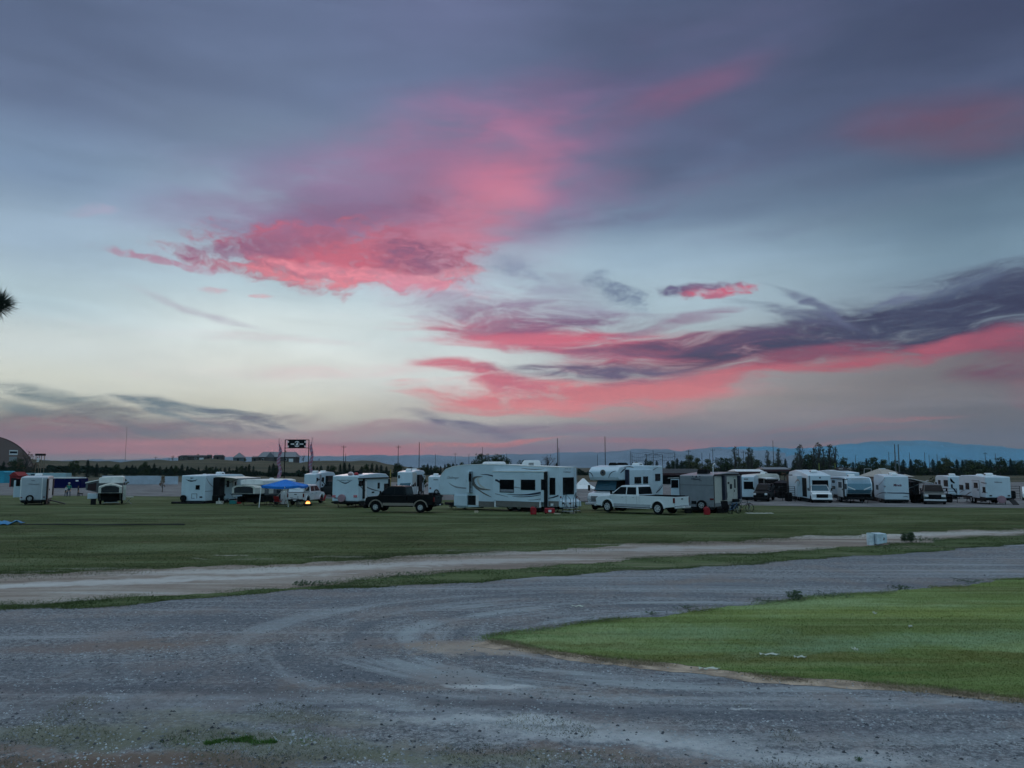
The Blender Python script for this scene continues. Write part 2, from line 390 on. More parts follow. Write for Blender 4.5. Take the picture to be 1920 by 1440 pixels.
def mat_gravel():
    m = bpy.data.materials.new('gravel'); m.use_nodes = True; t = m.node_tree; b = t.nodes['Principled BSDF']
    P = pos(t)
    stone = N(t, 'ShaderNodeTexVoronoi'); t.links.new(P, stone.inputs['Vector']); stone.inputs['Scale'].default_value = 34
    stone2 = N(t, 'ShaderNodeTexVoronoi'); t.links.new(P, stone2.inputs['Vector']); stone2.inputs['Scale'].default_value = 13
    sp = N(t, 'ShaderNodeSeparateXYZ'); t.links.new(stone.outputs['Color'], sp.inputs[0])
    sp2 = N(t, 'ShaderNodeSeparateXYZ'); t.links.new(stone2.outputs['Color'], sp2.inputs[0])
    base = ramp(t, sp.outputs[0], [(0, (0.11,0.115,0.125,1)), (0.5, (0.205,0.215,0.225,1)), (0.85, (0.295,0.305,0.315,1)), (1, (0.38,0.39,0.40,1))])
    base = mix(t, maprange(t, sp2.outputs[0], 0.80, 0.98, 0, 0.6), base, (0.33,0.35,0.38,1))
    base = mix(t, maprange(t, sp2.outputs[1], 0.86, 0.96, 0, 0.6), base, (0.08,0.09,0.10,1))
    big = noise(t, mapping(t, P, scale=(0.16, 0.5, 1)), 1.0, 6, 0.62, 0.8)
    base = mix(t, maprange(t, big, 0.38, 0.60, 0.0, 0.65), base, (0.12,0.13,0.15,1))
    gr = noise(t, P, 9.0, 6, 0.95); base = mix(t, maprange(t, gr, 0.50, 0.59, 0, 0.75), base, (0.40,0.415,0.43,1)); base = mix(t, maprange(t, gr, 0.50, 0.42, 0, 0.75), base, (0.075,0.08,0.09,1))
    # tyre sweeps: streaks that run with the road
    sw = noise(t, mapping(t, P, rot=(0, 0, R(-14)), scale=(0.05, 1.15, 1)), 1.0, 5, 0.6, 0.5)
    base = mix(t, maprange(t, sw, 0.52, 0.66, 0.0, 0.6), base, (0.37,0.39,0.41,1))
    base = mix(t, maprange(t, sw, 0.47, 0.34, 0.0, 0.55), base, (0.12,0.13,0.155,1))
    # sweeps left by wheels turning round the tip of the lawn
    cx, cy = gm(1330, 1190)
    q = vmath(t, 'MULTIPLY', vmath(t, 'SUBTRACT', P, (cx, cy, 0)), (0.62, 1.0, 0)); rad = vmath(t, 'LENGTH', q, out=1)
    sq = N(t, 'ShaderNodeSeparateXYZ'); t.links.new(q, sq.inputs[0]); an = math_(t, 'ARCTAN2', sq.outputs[1], math_(t, 'MULTIPLY', sq.outputs[0], -1.0))
    cb = N(t, 'ShaderNodeCombineXYZ'); t.links.new(math_(t, 'MULTIPLY', rad, 1.5), cb.inputs[0]); t.links.new(math_(t, 'MULTIPLY', an, 0.9), cb.inputs[1])
    rs = noise(t, cb.outputs[0], 1.0, 6, 0.62, 0.35)
    near = maprange(t, rad, 9.0, 3.0)
    base = mix(t, math_(t, 'MULTIPLY', maprange(t, rs, 0.50, 0.62, 0, 0.75), near), base, (0.37,0.41,0.43,1))
    base = mix(t, math_(t, 'MULTIPLY', maprange(t, rs, 0.49, 0.38, 0, 0.7), near), base, (0.12,0.135,0.16,1))
    hue = noise(t, P, 0.55, 6, 0.65)
    base = mix(t, maprange(t, hue, 0.46, 0.66, 0, 0.5), base, (0.26,0.22,0.205,1))
    brown = (0.25,0.18,0.145,1); tan = (0.44,0.36,0.29,1); dust = (0.56,0.58,0.59,1); dry = (0.24,0.25,0.18,1); dark = (0.10,0.105,0.13,1)
    _db = (0.15,0.11,0.085,1); _dk = (0.12,0.115,0.125,1); _dd = (0.14,0.15,0.105,1)
    I = []
    for px, py, a, bb, ang, c, al, s in [
        (265,1212,1.5,0.55,5,brown,.6,.9),(420,1200,2.4,.7,5,brown,.35,.9),(110,1215,1.6,.5,0,(0.2,0.15,0.14,1),.5,.9),
        (860,1212,1.3,.75,0,tan,.75,.8),(800,1205,1.5,.6,20,brown,.4,.9),(960,1222,.9,.35,-20,tan,.6,.8),
        (930,1288,.75,.2,0,dust,.8,.7),(1380,1328,.3,.06,0,dust,.7,.6),
        (880,1345,2.0,.35,-6,dust,.5,.9),(1150,1385,2.4,.40,-8,dust,.6,.9),(1000,1350,1.7,.22,-12,dust,.6,.8),(1500,1420,2.2,.3,-5,dust,.55,.9),(1280,1400,1.2,.2,-8,dust,.5,.8),
        (1000,1410,2.2,.3,-6,brown,.5,.9),(1250,1432,1.5,.22,-4,brown,.5,.9),(700,1330,2.4,.25,-4,dark,.5,.9),(200,1290,3.2,.4,-2,dark,.55,.9),(1100,1330,2.4,.3,-12,dark,.45,.9),(1600,1360,2.4,.4,-6,dark,.4,.9),
        (180,1375,2.6,.55,-2,dry,.65,.9),(560,1400,2.4,.45,0,dry,.55,.9),(150,1430,2.2,.45,0,brown,.8,.8),(420,1425,1.4,.25,0,brown,.6,.8),(60,1408,1.2,.25,0,brown,.7,.9),(250,1432,3.0,.35,0,_db,.8,.9),(100,1330,2.6,.5,0,_dk,.55,.95),(500,1300,3.0,.4,-3,_dk,.5,.95),(950,1320,2.2,.25,-8,_dk,.45,.95),(300,1385,3.0,.5,0,_dd,.6,.95),(700,1420,2.4,.35,0,_dd,.55,.95),(700,1290,1.6,.3,-2,brown,.4,.9),(1150,1300,1.5,.2,-10,brown,.35,.9),(450,1345,2.6,.35,-2,dry,.45,.9),(850,1425,2.2,.3,0,dry,.5,.9),(300,1150,2.4,.4,8,brown,.3,.9),(1300,1090,3.0,.5,10,brown,.3,.9),
        (1010,1075,2.6,.5,6,tan,.6,.8)]:
        x, y = gm(px, py); I.append((x, y, a, bb, ang, c, al, s))
    base = splats(t, P, base, I, 0.14, 1.1)
    t.links.new(base, b.inputs['Base Color']); b.inputs['Roughness'].default_value = 0.95; b.inputs['Specular IOR Level'].default_value = 0.2
    bp = N(t, 'ShaderNodeBump'); bp.inputs['Strength'].default_value = 0.9; bp.inputs['Distance'].default_value = 0.02
    h = math_(t, 'ADD', math_(t, 'MULTIPLY', stone.outputs['Distance'], -1.0), math_(t, 'MULTIPLY', noise(t, P, 5, 5), 1.5))
    t.links.new(h, bp.inputs['Height']); t.links.new(bp.outputs[0], b.inputs['Normal'])
    return m
def mat_dirt():
    m = bpy.data.materials.new('packed_dirt'); m.use_nodes = True; t = m.node_tree; b = t.nodes['Principled BSDF']
    P = pos(t)
    a = noise(t, mapping(t, P, rot=(0,0,R(-13)), scale=(0.09, 0.75, 1)), 1.0, 7, 0.65, 0.6)
    base = ramp(t, a, [(0.3, (0.17,0.135,0.115,1)), (0.46, (0.27,0.215,0.18,1)), (0.56, (0.36,0.32,0.28,1)), (0.68, (0.48,0.475,0.46,1))])
    f = noise(t, P, 6, 6, 0.7)
    base = mix(t, maprange(t, f, 0.4, 0.7, 0, 0.4), base, (0.19,0.16,0.14,1))
    I = []
    for px, py, hw, hh, ang, c, al, s in [(200,1092,8,.7,14,(.55,.54,.52,1),.75,.9),(560,1068,7,.9,14,(.52,.51,.48,1),.75,.9),(50,1100,4,.5,10,(.50,.49,.47,1),.6,.9),(860,1055,6,.8,14,(.48,.46,.44,1),.6,.9),(1200,1030,9,1.0,14,(.46,.45,.43,1),.6,.9),(1750,1001,9,1.4,14,(.52,.51,.48,1),.7,.9)]:
        x, y = gm(px, py); I.append((x, y, hw, hh, ang, c, al, s))
    base = splats(t, P, base, I, 0.3, 0.5)
    t.links.new(base, b.inputs['Base Color']); b.inputs['Roughness'].default_value = 0.95; b.inputs['Specular IOR Level'].default_value = 0.2
    bp = N(t, 'ShaderNodeBump'); bp.inputs['Strength'].default_value = 0.7; bp.inputs['Distance'].default_value = 0.03
    t.links.new(noise(t, P, 9, 6, 0.7), bp.inputs['Height']); t.links.new(bp.outputs[0], b.inputs['Normal'])
    return m
def mat_grass(name, c_dark, c_mid, c_light, c_dry, dry=0.3, far=False, items=(), lo=0.28, hi=0.72):
    m = bpy.data.materials.new(name); m.use_nodes = True; t = m.node_tree; b = t.nodes['Principled BSDF']
    P = pos(t)
    a = noise(t, mapping(t, P, scale=(0.10, 0.30, 1)), 1.0, 6, 0.65, 0.6)
    base = ramp(t, a, [(lo, c_dark), (0.5, c_mid), (hi, c_light)])
    d = noise(t, mapping(t, P, scale=(0.18, 0.7, 1), loc=(7, 3, 0)), 1.0, 7, 0.7, 0.4)
    base = mix(t, maprange(t, d, 0.5, 0.75, 0, dry), base, c_dry)
    if items: base = splats(t, P, base, [(*gm(px, py), hw, hh, ang, c, al, s_) for px, py, hw, hh, ang, c, al, s_ in items], 0.18, 0.7)
    ms = noise(t, mapping(t, P, rot=(0,0,R(-6)), scale=(0.10, 2.4, 1)), 1.0, 4, 0.6, 0.5); base = mix(t, maprange(t, ms, 0.5, 0.68, 0, 0.45), base, c_light); base = mix(t, maprange(t, ms, 0.48, 0.34, 0, 0.45), base, c_dark)
    f = noise(t, mapping(t, P, scale=(1, 0.6, 1)), 7, 6, 0.75)
    base = mix(t, maprange(t, f, 0.40, 0.75, 0, 0.4), base, c_dark)
    if far:
        sp = N(t, 'ShaderNodeSeparateXYZ'); t.links.new(P, sp.inputs[0])
        fy = maprange(t, math_(t, 'ADD', sp.outputs[1], math_(t, 'MULTIPLY', math_(t, 'SUBTRACT', a, 0.5), 90)), 150, 215)
        ff = noise(t, mapping(t, P, scale=(0.012, 0.05, 1)), 1.0, 6, 0.6)
        fc = ramp(t, ff, [(0.3, (0.035,0.04,0.024,1)), (0.5, (0.062,0.06,0.036,1)), (0.7, (0.11,0.09,0.06,1))])
        base = mix(t, fy, base, fc)
    t.links.new(base, b.inputs['Base Color']); b.inputs['Roughness'].default_value = 0.9; b.inputs['Specular IOR Level'].default_value = 0.15
    bp = N(t, 'ShaderNodeBump'); bp.inputs['Strength'].default_value = 0.8; bp.inputs['Distance'].default_value = 0.04
    t.links.new(noise(t, P, 16, 5, 0.7), bp.inputs['Height']); t.links.new(bp.outputs[0], b.inputs['Normal'])
    return m
M_gravel = mat_gravel(); M_dirt = mat_dirt()
_dp = (0.36,0.34,0.30,1); _dy = (0.15,0.14,0.075,1)
M_field = mat_grass('field_grass', (0.036,0.050,0.014,1), (0.066,0.088,0.028,1), (0.125,0.155,0.075,1), (0.145,0.12,0.06,1), 0.75, True, lo=0.36, hi=0.62, items=[(430,1041,.8,.16,4,_dp,.9,.7),(375,1048,.6,.1,4,_dp,.7,.8),(480,1048,1.0,.12,4,_dp,.8,.8),(180,1066,2,.25,3,_dp,.6,.9),(650,1044,2.0,.3,6,_dp,.5,.9),(900,1032,2.2,.35,8,_dp,.5,.9),(1150,1020,2.4,.35,8,_dp,.5,.9),(60,1072,1.5,.2,3,_dp,.6,.9),(1700,960,5,.8,0,_dy,.7,.9),(1850,962,5,.9,0,_dy,.7,.9),(1500,957,5,.8,0,_dy,.6,.9),(350,1000,6,1.2,2,_dy,.4,.9),(1100,985,7,1.4,2,_dy,.35,.9),(1400,1000,5,.8,3,_dy,.4,.9)])
_pl = (0.22,0.33,0.19,1); _ol = (0.135,0.135,0.035,1); _ye = (0.26,0.31,0.08,1); _gr = (0.08,0.16,0.04,1)
M_lawn = mat_grass('lawn_grass', (0.125,0.145,0.045,1), (0.17,0.235,0.07,1), (0.28,0.37,0.17,1), (0.27,0.24,0.10,1), 0.8, lo=0.36, hi=0.62, items=[
  (1750,1200,5.0,.9,8,_pl,.6,.95), (1560,1215,3.2,.5,10,_pl,.55,.95), (1420,1232,1.6,.22,14,_pl,.5,.95), (1300,1190,2.6,.7,4,_pl,.5,.9), (1850,1150,5,.9,4,_ye,.6,.9), (1550,1150,5,.8,4,_ye,.45,.9), (1100,1215,1.8,.3,-8,_ol,.6,.9), (1350,1235,2.0,.25,-6,_ol,.7,.9), (1700,1240,3,.4,-4,_ol,.8,.9), (1900,1230,2,.35,-4,_ol,.8,.9), (1600,1262,2.4,.2,-6,_gr,.6,.9), (1000,1196,1.2,.25,0,_gr,.5,.9)])

# ---- the land itself
def build_ground():
    ys = np.concatenate([np.arange(-40, 50, 5), np.arange(50, 86, 5), np.array([95,110,130,160,200,240,280]), np.arange(300, 620, 14), np.array([660,720,800,900,1100,1500,2500,4000,6000,8500,12000])]).astype(float)
    V = []; nx = 161
    for y in ys:
        half = max(120, abs(y)*1.15+60)
        xs = np.linspace(-half, half, nx)
        V.append(np.stack([xs, np.full(nx, y), terrain(xs, y)], 1))
    V = np.concatenate(V); F = []
    for j in range(len(ys)-1):
        for i in range(nx-1):
            a = j*nx+i; F.append((a, a+1, a+nx+1, a+nx))
    o = np_mesh('ground', V, F, M_field, smooth=True)
    tag(o, kind='structure')
build_ground()
_h1 = rng.random(64)*6.28
def jit(s, k=0):
    return sum(math.sin(s*f+_h1[(i*7+k) % 64])*a for i, (f, a) in enumerate(((0.7,.10),(1.9,.08),(4.3,.05),(9.7,.03),(21,.02))))
def edge(pts, k=0, amp=1.0, step=0.12):
    """photo polyline -> ragged line on the ground"""
    P = [ground(*p) if len(p) == 2 else Vector(p) for p in pts]
    out = []; s = 0
    for a, b in zip(P[:-1], P[1:]):
        L = (b-a).length; n = max(1, int(L/(step*max(1, a.y/14))))
        d = (b-a)/L; nrm = Vector((-d.y, d.x, 0))
        for i in range(n):
            q = a+(b-a)*(i/n); sc_ = amp*min(3, q.y/16)
            out.append(q+nrm*jit(s+L*i/n, k)*sc_)
        s += L
    out.append(P[-1]); return out
def sheet(name, boundary, z, mat, kind='structure', split=None):
    """flat sheet that follows the land, z above it"""
    bm = bmesh.new(); vs = [bm.verts.new((p.x, p.y, 0)) for p in boundary]
    f = bm.faces.new(vs)
    bmesh.ops.triangulate(bm, faces=[f], ngon_method='EAR_CLIP')
    for yy in (50, 85):
        bmesh.ops.bisect_plane(bm, geom=bm.verts[:]+bm.edges[:]+bm.faces[:], plane_co=(0, yy, 0), plane_no=(0, 1, 0))
    for v in bm.verts: v.co.z = tz(v.co.x, v.co.y)+z
    bmesh.ops.recalc_face_normals(bm, faces=bm.faces)
    if sum(f.normal.z for f in bm.faces) < 0: bmesh.ops.reverse_faces(bm, faces=bm.faces)
    me = bpy.data.meshes.new(name); bm.to_mesh(me); bm.free()
    o = link_mesh(name, me, mat); tag(o, kind=kind); return o
E_track_top = [(-500,1092),(0,1076),(200,1070),(400,1064),(560,1056),(700,1047),(1000,1032),(1300,1016),(1600,1003),(1920,991),(2400,975)]
E_track_bot = [(-500,1172),(0,1137),(200,1126),(400,1112),(560,1101),(750,1082),(900,1071),(1000,1063),(1300,1043),(1600,1027),(1760,1013),(1920,1003),(2400,984)]
E_verge_bot = [(-500,1180),(0,1144),(200,1137),(400,1119),(560,1108),(750,1099),(1000,1083),(1300,1064),(1600,1044),(1920,1021),(2400,996)]
L_top = [(920,1200),(960,1191),(1030,1180),(1100,1170),(1300,1146),(1500,1127),(1700,1106),(1920,1087),(2500,1050)]
L_bot = [(920,1200),(960,1208),(1060,1222),(1200,1240),(1320,1251),(1400,1262),(1600,1281),(1760,1294),(1920,1310),(2500,1350)]
e_vb = edge(E_verge_bot, 1, 0.8)
sheet('gravel_road', e_vb+[Vector((60,-10,0)), Vector((-60,-10,0))], 0.004, M_gravel)
e_tt = edge(E_track_top, 5, 1.5); e_tb = edge(E_track_bot, 9, 1.0)
sheet('dirt_track', e_tt+list(reversed(e_tb)), 0.008, M_dirt)
M_verge = mat_grass('verge_grass', (0.05,0.07,0.025,1), (0.085,0.115,0.045,1), (0.14,0.18,0.08,1), (0.24,0.21,0.16,1), 0.95)
sheet('grass_verge', e_tb+list(reversed(e_vb)), 0.012, M_verge)
e_lt = edge(L_top, 3, 0.9); e_lb = edge(L_bot, 13, 0.75)
# trodden earth along the lawn's edge
wid = [0.05,0.25,0.38,0.42,0.42,0.32,0.3,0.18,0.14,0.1]
L_out = [(880,1212)]+[(px, py+dy) for (px, py), dy in zip(L_bot[1:], (12,14,17,19,17,11,8,6,6))]
M_earth = material('bare_earth', (0.36,0.28,0.21), 0.95, vary=0.25, scale=3, bump=0.5)
sheet('bare_earth', e_lb+list(reversed(edge(L_out, 17, 0.9))), 0.009, M_earth)
sheet('lawn', e_lt[:-1]+list(reversed(e_lb)), 0.014, M_lawn)
M_lot = material('pale_gravel', (0.15,0.145,0.145), 0.95, vary=0.2, scale=0.35, bump=0.4)
LOTF = [(-700,928),(0,929),(340,931),(620,935),(840,938),(1090,941),(1400,948),(1600,951),(1920,953),(2600,956)]
e_lf = edge(LOTF, 21, 1.0, 0.5)
def build_lot():
    rows = [50, 66, 85, 95, 110, 130, 160, 196]; V = []; F = []
    for i, p in enumerate(e_lf):
        for r_ in [0]+rows:
            y = max(p.y, r_) if r_ else p.y
            x = p.x*(y/p.y); V.append((x, y, tz(x, y)+0.03))
    n = len(rows)+1
    for i in range(len(e_lf)-1):
        for k in range(n-1):
            if V[i*n+k+1][1]-V[i*n+k][1] > 1e-4 or V[(i+1)*n+k+1][1]-V[(i+1)*n+k][1] > 1e-4: F.append((i*n+k, (i+1)*n+k, (i+1)*n+k+1, i*n+k+1))
    tag(np_mesh('gravel_lot', V, F, M_lot), kind='structure')
build_lot()

# ---- mountains
def build_range(name, ridge, dist, depth, mat):
    """ridge given as photo (px,py) profile; a real ridge with slopes on both sides"""
    xs = np.array([p[0] for p in ridge], float); ys_ = np.array([p[1] for p in ridge], float)
    n = 420; px = np.linspace(xs[0], xs[-1], n); py = np.interp(px, xs, ys_)
    py = py+0.8*np.sin(px*0.05+dist)+0.5*np.sin(px*0.13)+0.35*np.sin(px*0.31+1)
    V = []; rows = 11
    for j in range(rows):
        u = j/(rows-1)*2-1        # -1 front foot .. 0 crest .. 1 back foot
        for i in range(n):
            D = dist+u*depth*0.5
            az = math.atan((px[i]-960)/F_PX)
            H = CAM_H+(HORIZON-py[i])/F_PX*dist*1.0
            x = math.tan(az)*D
            ridge_n = 0.5+0.5*math.sin(px[i]*0.08+3*abs(u)+math.sin(px[i]*0.021)*3)
            z = H*(1-abs(u))**(1.1+0.9*ridge_n) - 30*abs(u)
            V.append((x, D, z))
    F = [(j*n+i, j*n+i+1, (j+1)*n+i+1, (j+1)*n+i) for j in range(rows-1) for i in range(n-1)]
    o = np_mesh(name, V, F, mat, smooth=True); tag(o, kind='structure'); return o
M_mtn = material('haze_tinted_slope', (0.17,0.215,0.28), 0.95, vary=0.15, scale=0.002); M_mtb = material('haze_blue_slope', (0.06,0.27,0.42), 0.95, vary=0.12, scale=0.002)  # distance-haze blue is painted into both slope colours, more in the second
build_range('mountain', [(-400,866),(200,862),(400,858),(620,855),(780,853),(860,856),(960,852),(1100,848),(1160,846),(1185,843),(1255,842),(1272,846),(1330,840),(1400,843),(1500,852),(1600,866)], 6800, 2200, M_mtn)
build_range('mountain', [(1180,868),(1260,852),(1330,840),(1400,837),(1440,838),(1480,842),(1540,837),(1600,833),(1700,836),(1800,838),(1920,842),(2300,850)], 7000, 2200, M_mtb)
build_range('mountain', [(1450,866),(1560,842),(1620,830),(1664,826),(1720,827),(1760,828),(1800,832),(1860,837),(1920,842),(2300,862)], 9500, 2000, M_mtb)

# ---------------------------------------------------------------- object materials
W_ = material('white_gelcoat', (0.54,0.65,0.72), 0.4, vary=0.04, scale=0.8, coat=0.15)
CREAM = material('cream_gelcoat', (0.62,0.60,0.54), 0.4, vary=0.03, coat=0.2)
GREYP = material('grey_gelcoat', (0.20,0.215,0.235), 0.45, vary=0.04, coat=0.2)
SAND = material('sand_panel', (0.50,0.50,0.46), 0.45, vary=0.04)
AQUA = material('steel_blue_cap', (0.13,0.27,0.36), 0.3, vary=0.04, coat=0.5)
TAUPE = material('taupe_decal', (0.15,0.14,0.13), 0.4)
NAVY = material('navy_decal', (0.015,0.02,0.045), 0.35)
GREYD = material('grey_decal', (0.22,0.24,0.27), 0.4)
REDD = material('red_decal', (0.35,0.03,0.04), 0.4)
GLASS = material('tinted_glass', (0.004,0.005,0.007), 0.22, spec=0.10, vary=0.0)
GLASSL = material('windscreen_glass', (0.035,0.095,0.13), 0.2, spec=0.12, vary=0.0)
BLACK = material('black_rubber', (0.006,0.006,0.007), 0.85, vary=0.15, spec=0.15)
DARKM = material('dark_steel', (0.009,0.0095,0.011), 0.6, vary=0.15, spec=0.2)
CHROME = material('chrome', (0.62,0.65,0.68), 0.22, metal=0.35, vary=0.0, coat=0.6)
ALU = material('aluminium', (0.42,0.44,0.46), 0.35, metal=0.3, vary=0.05)
ROOF = material('roof_membrane', (0.72,0.72,0.70), 0.6, vary=0.06, scale=2)
REDL = material('red_lens', (0.12,0.006,0.008), 0.2, coat=0.5, vary=0.0)
CLEAR = material('clear_lens', (0.65,0.68,0.70), 0.1, coat=0.8, vary=0.0)
REDP = material('red_plastic', (0.33,0.012,0.02), 0.4)
CANVAS = material('cream_canvas', (0.52,0.52,0.47), 0.85, vary=0.08)
CANVD = material('grey_canvas', (0.12,0.13,0.14), 0.9, vary=0.08)
MESHD = material('dark_mesh', (0.018,0.022,0.026), 0.8, vary=0.1)
PAINTW = material('white_paint', (0.70,0.75,0.78), 0.28, vary=0.01, coat=0.8)
PAINTK = material('black_paint', (0.005,0.0055,0.007), 0.4, vary=0.01, coat=0.06, spec=0.12)
PAINTG = material('charcoal_paint', (0.01,0.011,0.013), 0.4, vary=0.01, coat=0.06, spec=0.12)
TANP = material('tan_flare', (0.22,0.19,0.16), 0.5)
WOOD = material('old_wood', (0.22,0.16,0.11), 0.8, vary=0.2)
WHITEP = material('white_plastic', (0.72,0.74,0.75), 0.45, vary=0.03)

class Rig:
    """local frame of a vehicle: x runs along the long side away from its nearest corner, y across it.
    Features are measured off the photo and turned into metres on the vehicle's own faces."""
    def __init__(s, name, cx, by, px_far, L, W=2.5, solve='L', px_w=None, dz=0.0):
        s.C = ground(cx, by); s.L, s.W = L, W; s.name = name
        s.S = 1 if px_far > cx else -1
        def dirs(p):
            X = (math.cos(p), math.sin(p)) if s.S == 1 else (-math.cos(p), math.sin(p))
            Wd = (-X[1], X[0]) if s.S == 1 else (X[1], -X[0])
            return X, Wd
        def proj(v, l): return (s.C.x+v[0]*l)/(s.C.y+v[1]*l)
        def k(px): d = ray(px, HORIZON); return d.x/d.y
        best = None
        for i in range(1, 1350):
            p = R(i/10)
            X, Wd = dirs(p)
            e = abs(proj(X, L)-k(px_far)) if solve == 'L' else abs(proj(Wd, W)-k(px_w))
            if best is None or e < best[0]: best = (e, p)
        s.psi = best[1]; s.X, s.Wd = dirs(s.psi); s.k = k
        if solve == 'W':      # the long side ends where the photo ends it
            s.L = s.s(px_far)
        elif px_w is not None:
            s.W = max(1.6, min(2.7, s.e(px_w)))
        s.root = empty(name, s.C, math.atan2(s.X[1], s.X[0]))
        s.flip = False
    def s(s, px, off=0.0):
        k = s.k(px); cx = s.C.x-s.Wd[0]*off; cy = s.C.y-s.Wd[1]*off
        return (k*cy-cx)/(s.X[0]-k*s.X[1])
    def e(s, px, off=0.0):
        k = s.k(px); cx = s.C.x-s.X[0]*off; cy = s.C.y-s.X[1]*off
        return (k*cy-cx)/(s.Wd[0]-k*s.Wd[1])
    def zs(s, px, py, off=0.0):
        x = s.s(px, off); D = s.C.y+x*s.X[1]-s.Wd[1]*off
        return top_z(py, D)-s.C.z
    def ze(s, px, py, off=0.0):
        y = s.e(px, off); D = s.C.y+y*s.Wd[1]-s.X[1]*off
        return top_z(py, D)-s.C.z
    def mb(s): return MB(s.S)
    def rect(s, face, px0, px1, pt, pb, off=0.0):
        f, z = (s.s, s.zs) if face == 's' else (s.e, s.ze)
        a, b = sorted((f(px0, off), f(px1, off)))
        pm = (px0+px1)/2
        return a, b, z(pm, pb, off), z(pm, pt, off)
    def plate(s, mb, face, a, b, z0, z1, off, t):
        """slab on a face standing t proud of off"""
        if face == 's': mb.box(a, b, -off-t, -off+0.005, z0, z1)
        else: mb.box(-off-t, -off+0.005, a, b, z0, z1)
    def slab(s, name, mat, face, px0, px1, pt, pb, t=0.02, off=0.0, bevel=0.0, parent=None, label=None):
        a, b, z0, z1 = s.rect(face, px0, px1, pt, pb, off)
        m = s.mb(); s.plate(m, face, a, b, z0, z1, off, t)
        return m.build(name, mat, parent or s.root, bevel=bevel, label=label)
    def window(s, face, px0, px1, pt, pb, off=0.0, parent=None, glass=None):
        a, b, z0, z1 = s.rect(face, px0, px1, pt, pb, off)
        m = s.mb(); s.plate(m, face, a, b, z0, z1, off, 0.03)
        fr = m.build('window', BLACK, parent or s.root, bevel=0.01)
        m = s.mb(); g = min(0.04, (b-a)*0.12); s.plate(m, face, a+g, b-g, z0+g, z1-g, off+0.03, 0.006)
        if parent is None: m.build('pane', glass or GLASS, fr)
        return fr
    def door(s, face, px0, px1, pt, pb, mat, off=0.0, win=None):
        a, b, z0, z1 = s.rect(face, px0, px1, pt, pb, off)
        m = s.mb(); s.plate(m, face, a-0.03, b+0.03, z0-0.02, z1+0.03, off, 0.012)
        m.build('door_frame', DARKM, s.root)
        m = s.mb(); s.plate(m, face, a, b, z0, z1, off+0.012, 0.02)
        d = m.build('door', mat, s.root, bevel=0.01)
        m = s.mb(); w = b-a; s.plate(m, face, a+w*0.1, a+w*0.2, z0+(z1-z0)*0.42, z0+(z1-z0)*0.5, off+0.032, 0.03)
        m.build('handle', BLACK, d)
        if win:
            w0, w1, y0, y1 = s.rect(face, *win, off)
            m = s.mb(); s.plate(m, face, w0, w1, y0, y1, off+0.032, 0.01); m.build('pane', GLASS, d)
        return d
    def stripe(s, face, pts, widths, mat, off=0.0, name='stripe', label=None):
        """curved decal: pts photo points, widths in photo px"""
        f, z = (s.s, s.zs) if face == 's' else (s.e, s.ze)
        P = [(f(p[0], off), z(p[0], p[1], off)) for p in pts]
        # smooth
        Q = []; Wd = []
        n = len(P)
        for i in range(n-1):
            p0, p1, p2, p3 = P[max(i-1,0)], P[i], P[i+1], P[min(i+2,n-1)]
            for k in range(6):
                u = k/6; u2, u3 = u*u, u*u*u
                Q.append(tuple(0.5*((2*p1[j])+(-p0[j]+p2[j])*u+(2*p0[j]-5*p1[j]+4*p2[j]-p3[j])*u2+(-p0[j]+3*p1[j]-3*p2[j]+p3[j])*u3) for j in (0,1)))
                Wd.append(widths[i]*(1-u)+widths[i+1]*u)
        Q.append(P[-1]); Wd.append(widths[-1])
        pxm = scale_at(s.C.y); rings = []
        y0, y1 = -off-0.006, -off+0.003
        for i, q in enumerate(Q):
            a = Q[max(i-1,0)]; b = Q[min(i+1,len(Q)-1)]
            dx, dz = b[0]-a[0], b[1]-a[1]; l = math.hypot(dx, dz) or 1
            w = max(0.008, Wd[i]/pxm/2); nx, nz = -dz/l*w, dx/l*w
            ring = [(q[0]+nx, y0, q[1]+nz), (q[0]-nx, y0, q[1]-nz), (q[0]-nx, y1, q[1]-nz), (q[0]+nx, y1, q[1]+nz)]
            if face == 'e': ring = [(r[1], r[0], r[2]) for r in ring]
            rings.append(ring)
        m = s.mb(); m.loft(rings); return m.build(name, mat, s.root, label=label)
    def text(s, face, word, px0, px1, pt, pb, mat, off=0.0, font_shear=0.0, bold=0.0, name='lettering'):
        a, b, z0, z1 = s.rect(face, px0, px1, pt, pb, off)
        me = text_mesh(word, bold, font_shear)
        co = np.empty(len(me.vertices)*3); me.vertices.foreach_get('co', co); co = co.reshape(-1, 3)
        lo, hi = co.min(0), co.max(0)
        u = (co[:,0]-lo[0])/(hi[0]-lo[0]); v = (co[:,1]-lo[1])/(hi[1]-lo[1]); d = (co[:,2]-lo[2])/max(1e-6, hi[2]-lo[2])
        if face == 's':
            X = a+(b-a)*u if s.S == 1 else b-(b-a)*u
            out = np.stack([X, s.S*(-off-0.008*d-0.001), z0+(z1-z0)*v], 1)
        else:
            Y = b-(b-a)*u if s.S == 1 else a+(b-a)*u
            out = np.stack([-off-0.008*d-0.001, s.S*Y, z0+(z1-z0)*v], 1)
        me.vertices.foreach_set('co', out.ravel()); me.update()
        return link_mesh(name, me, mat, s.root)
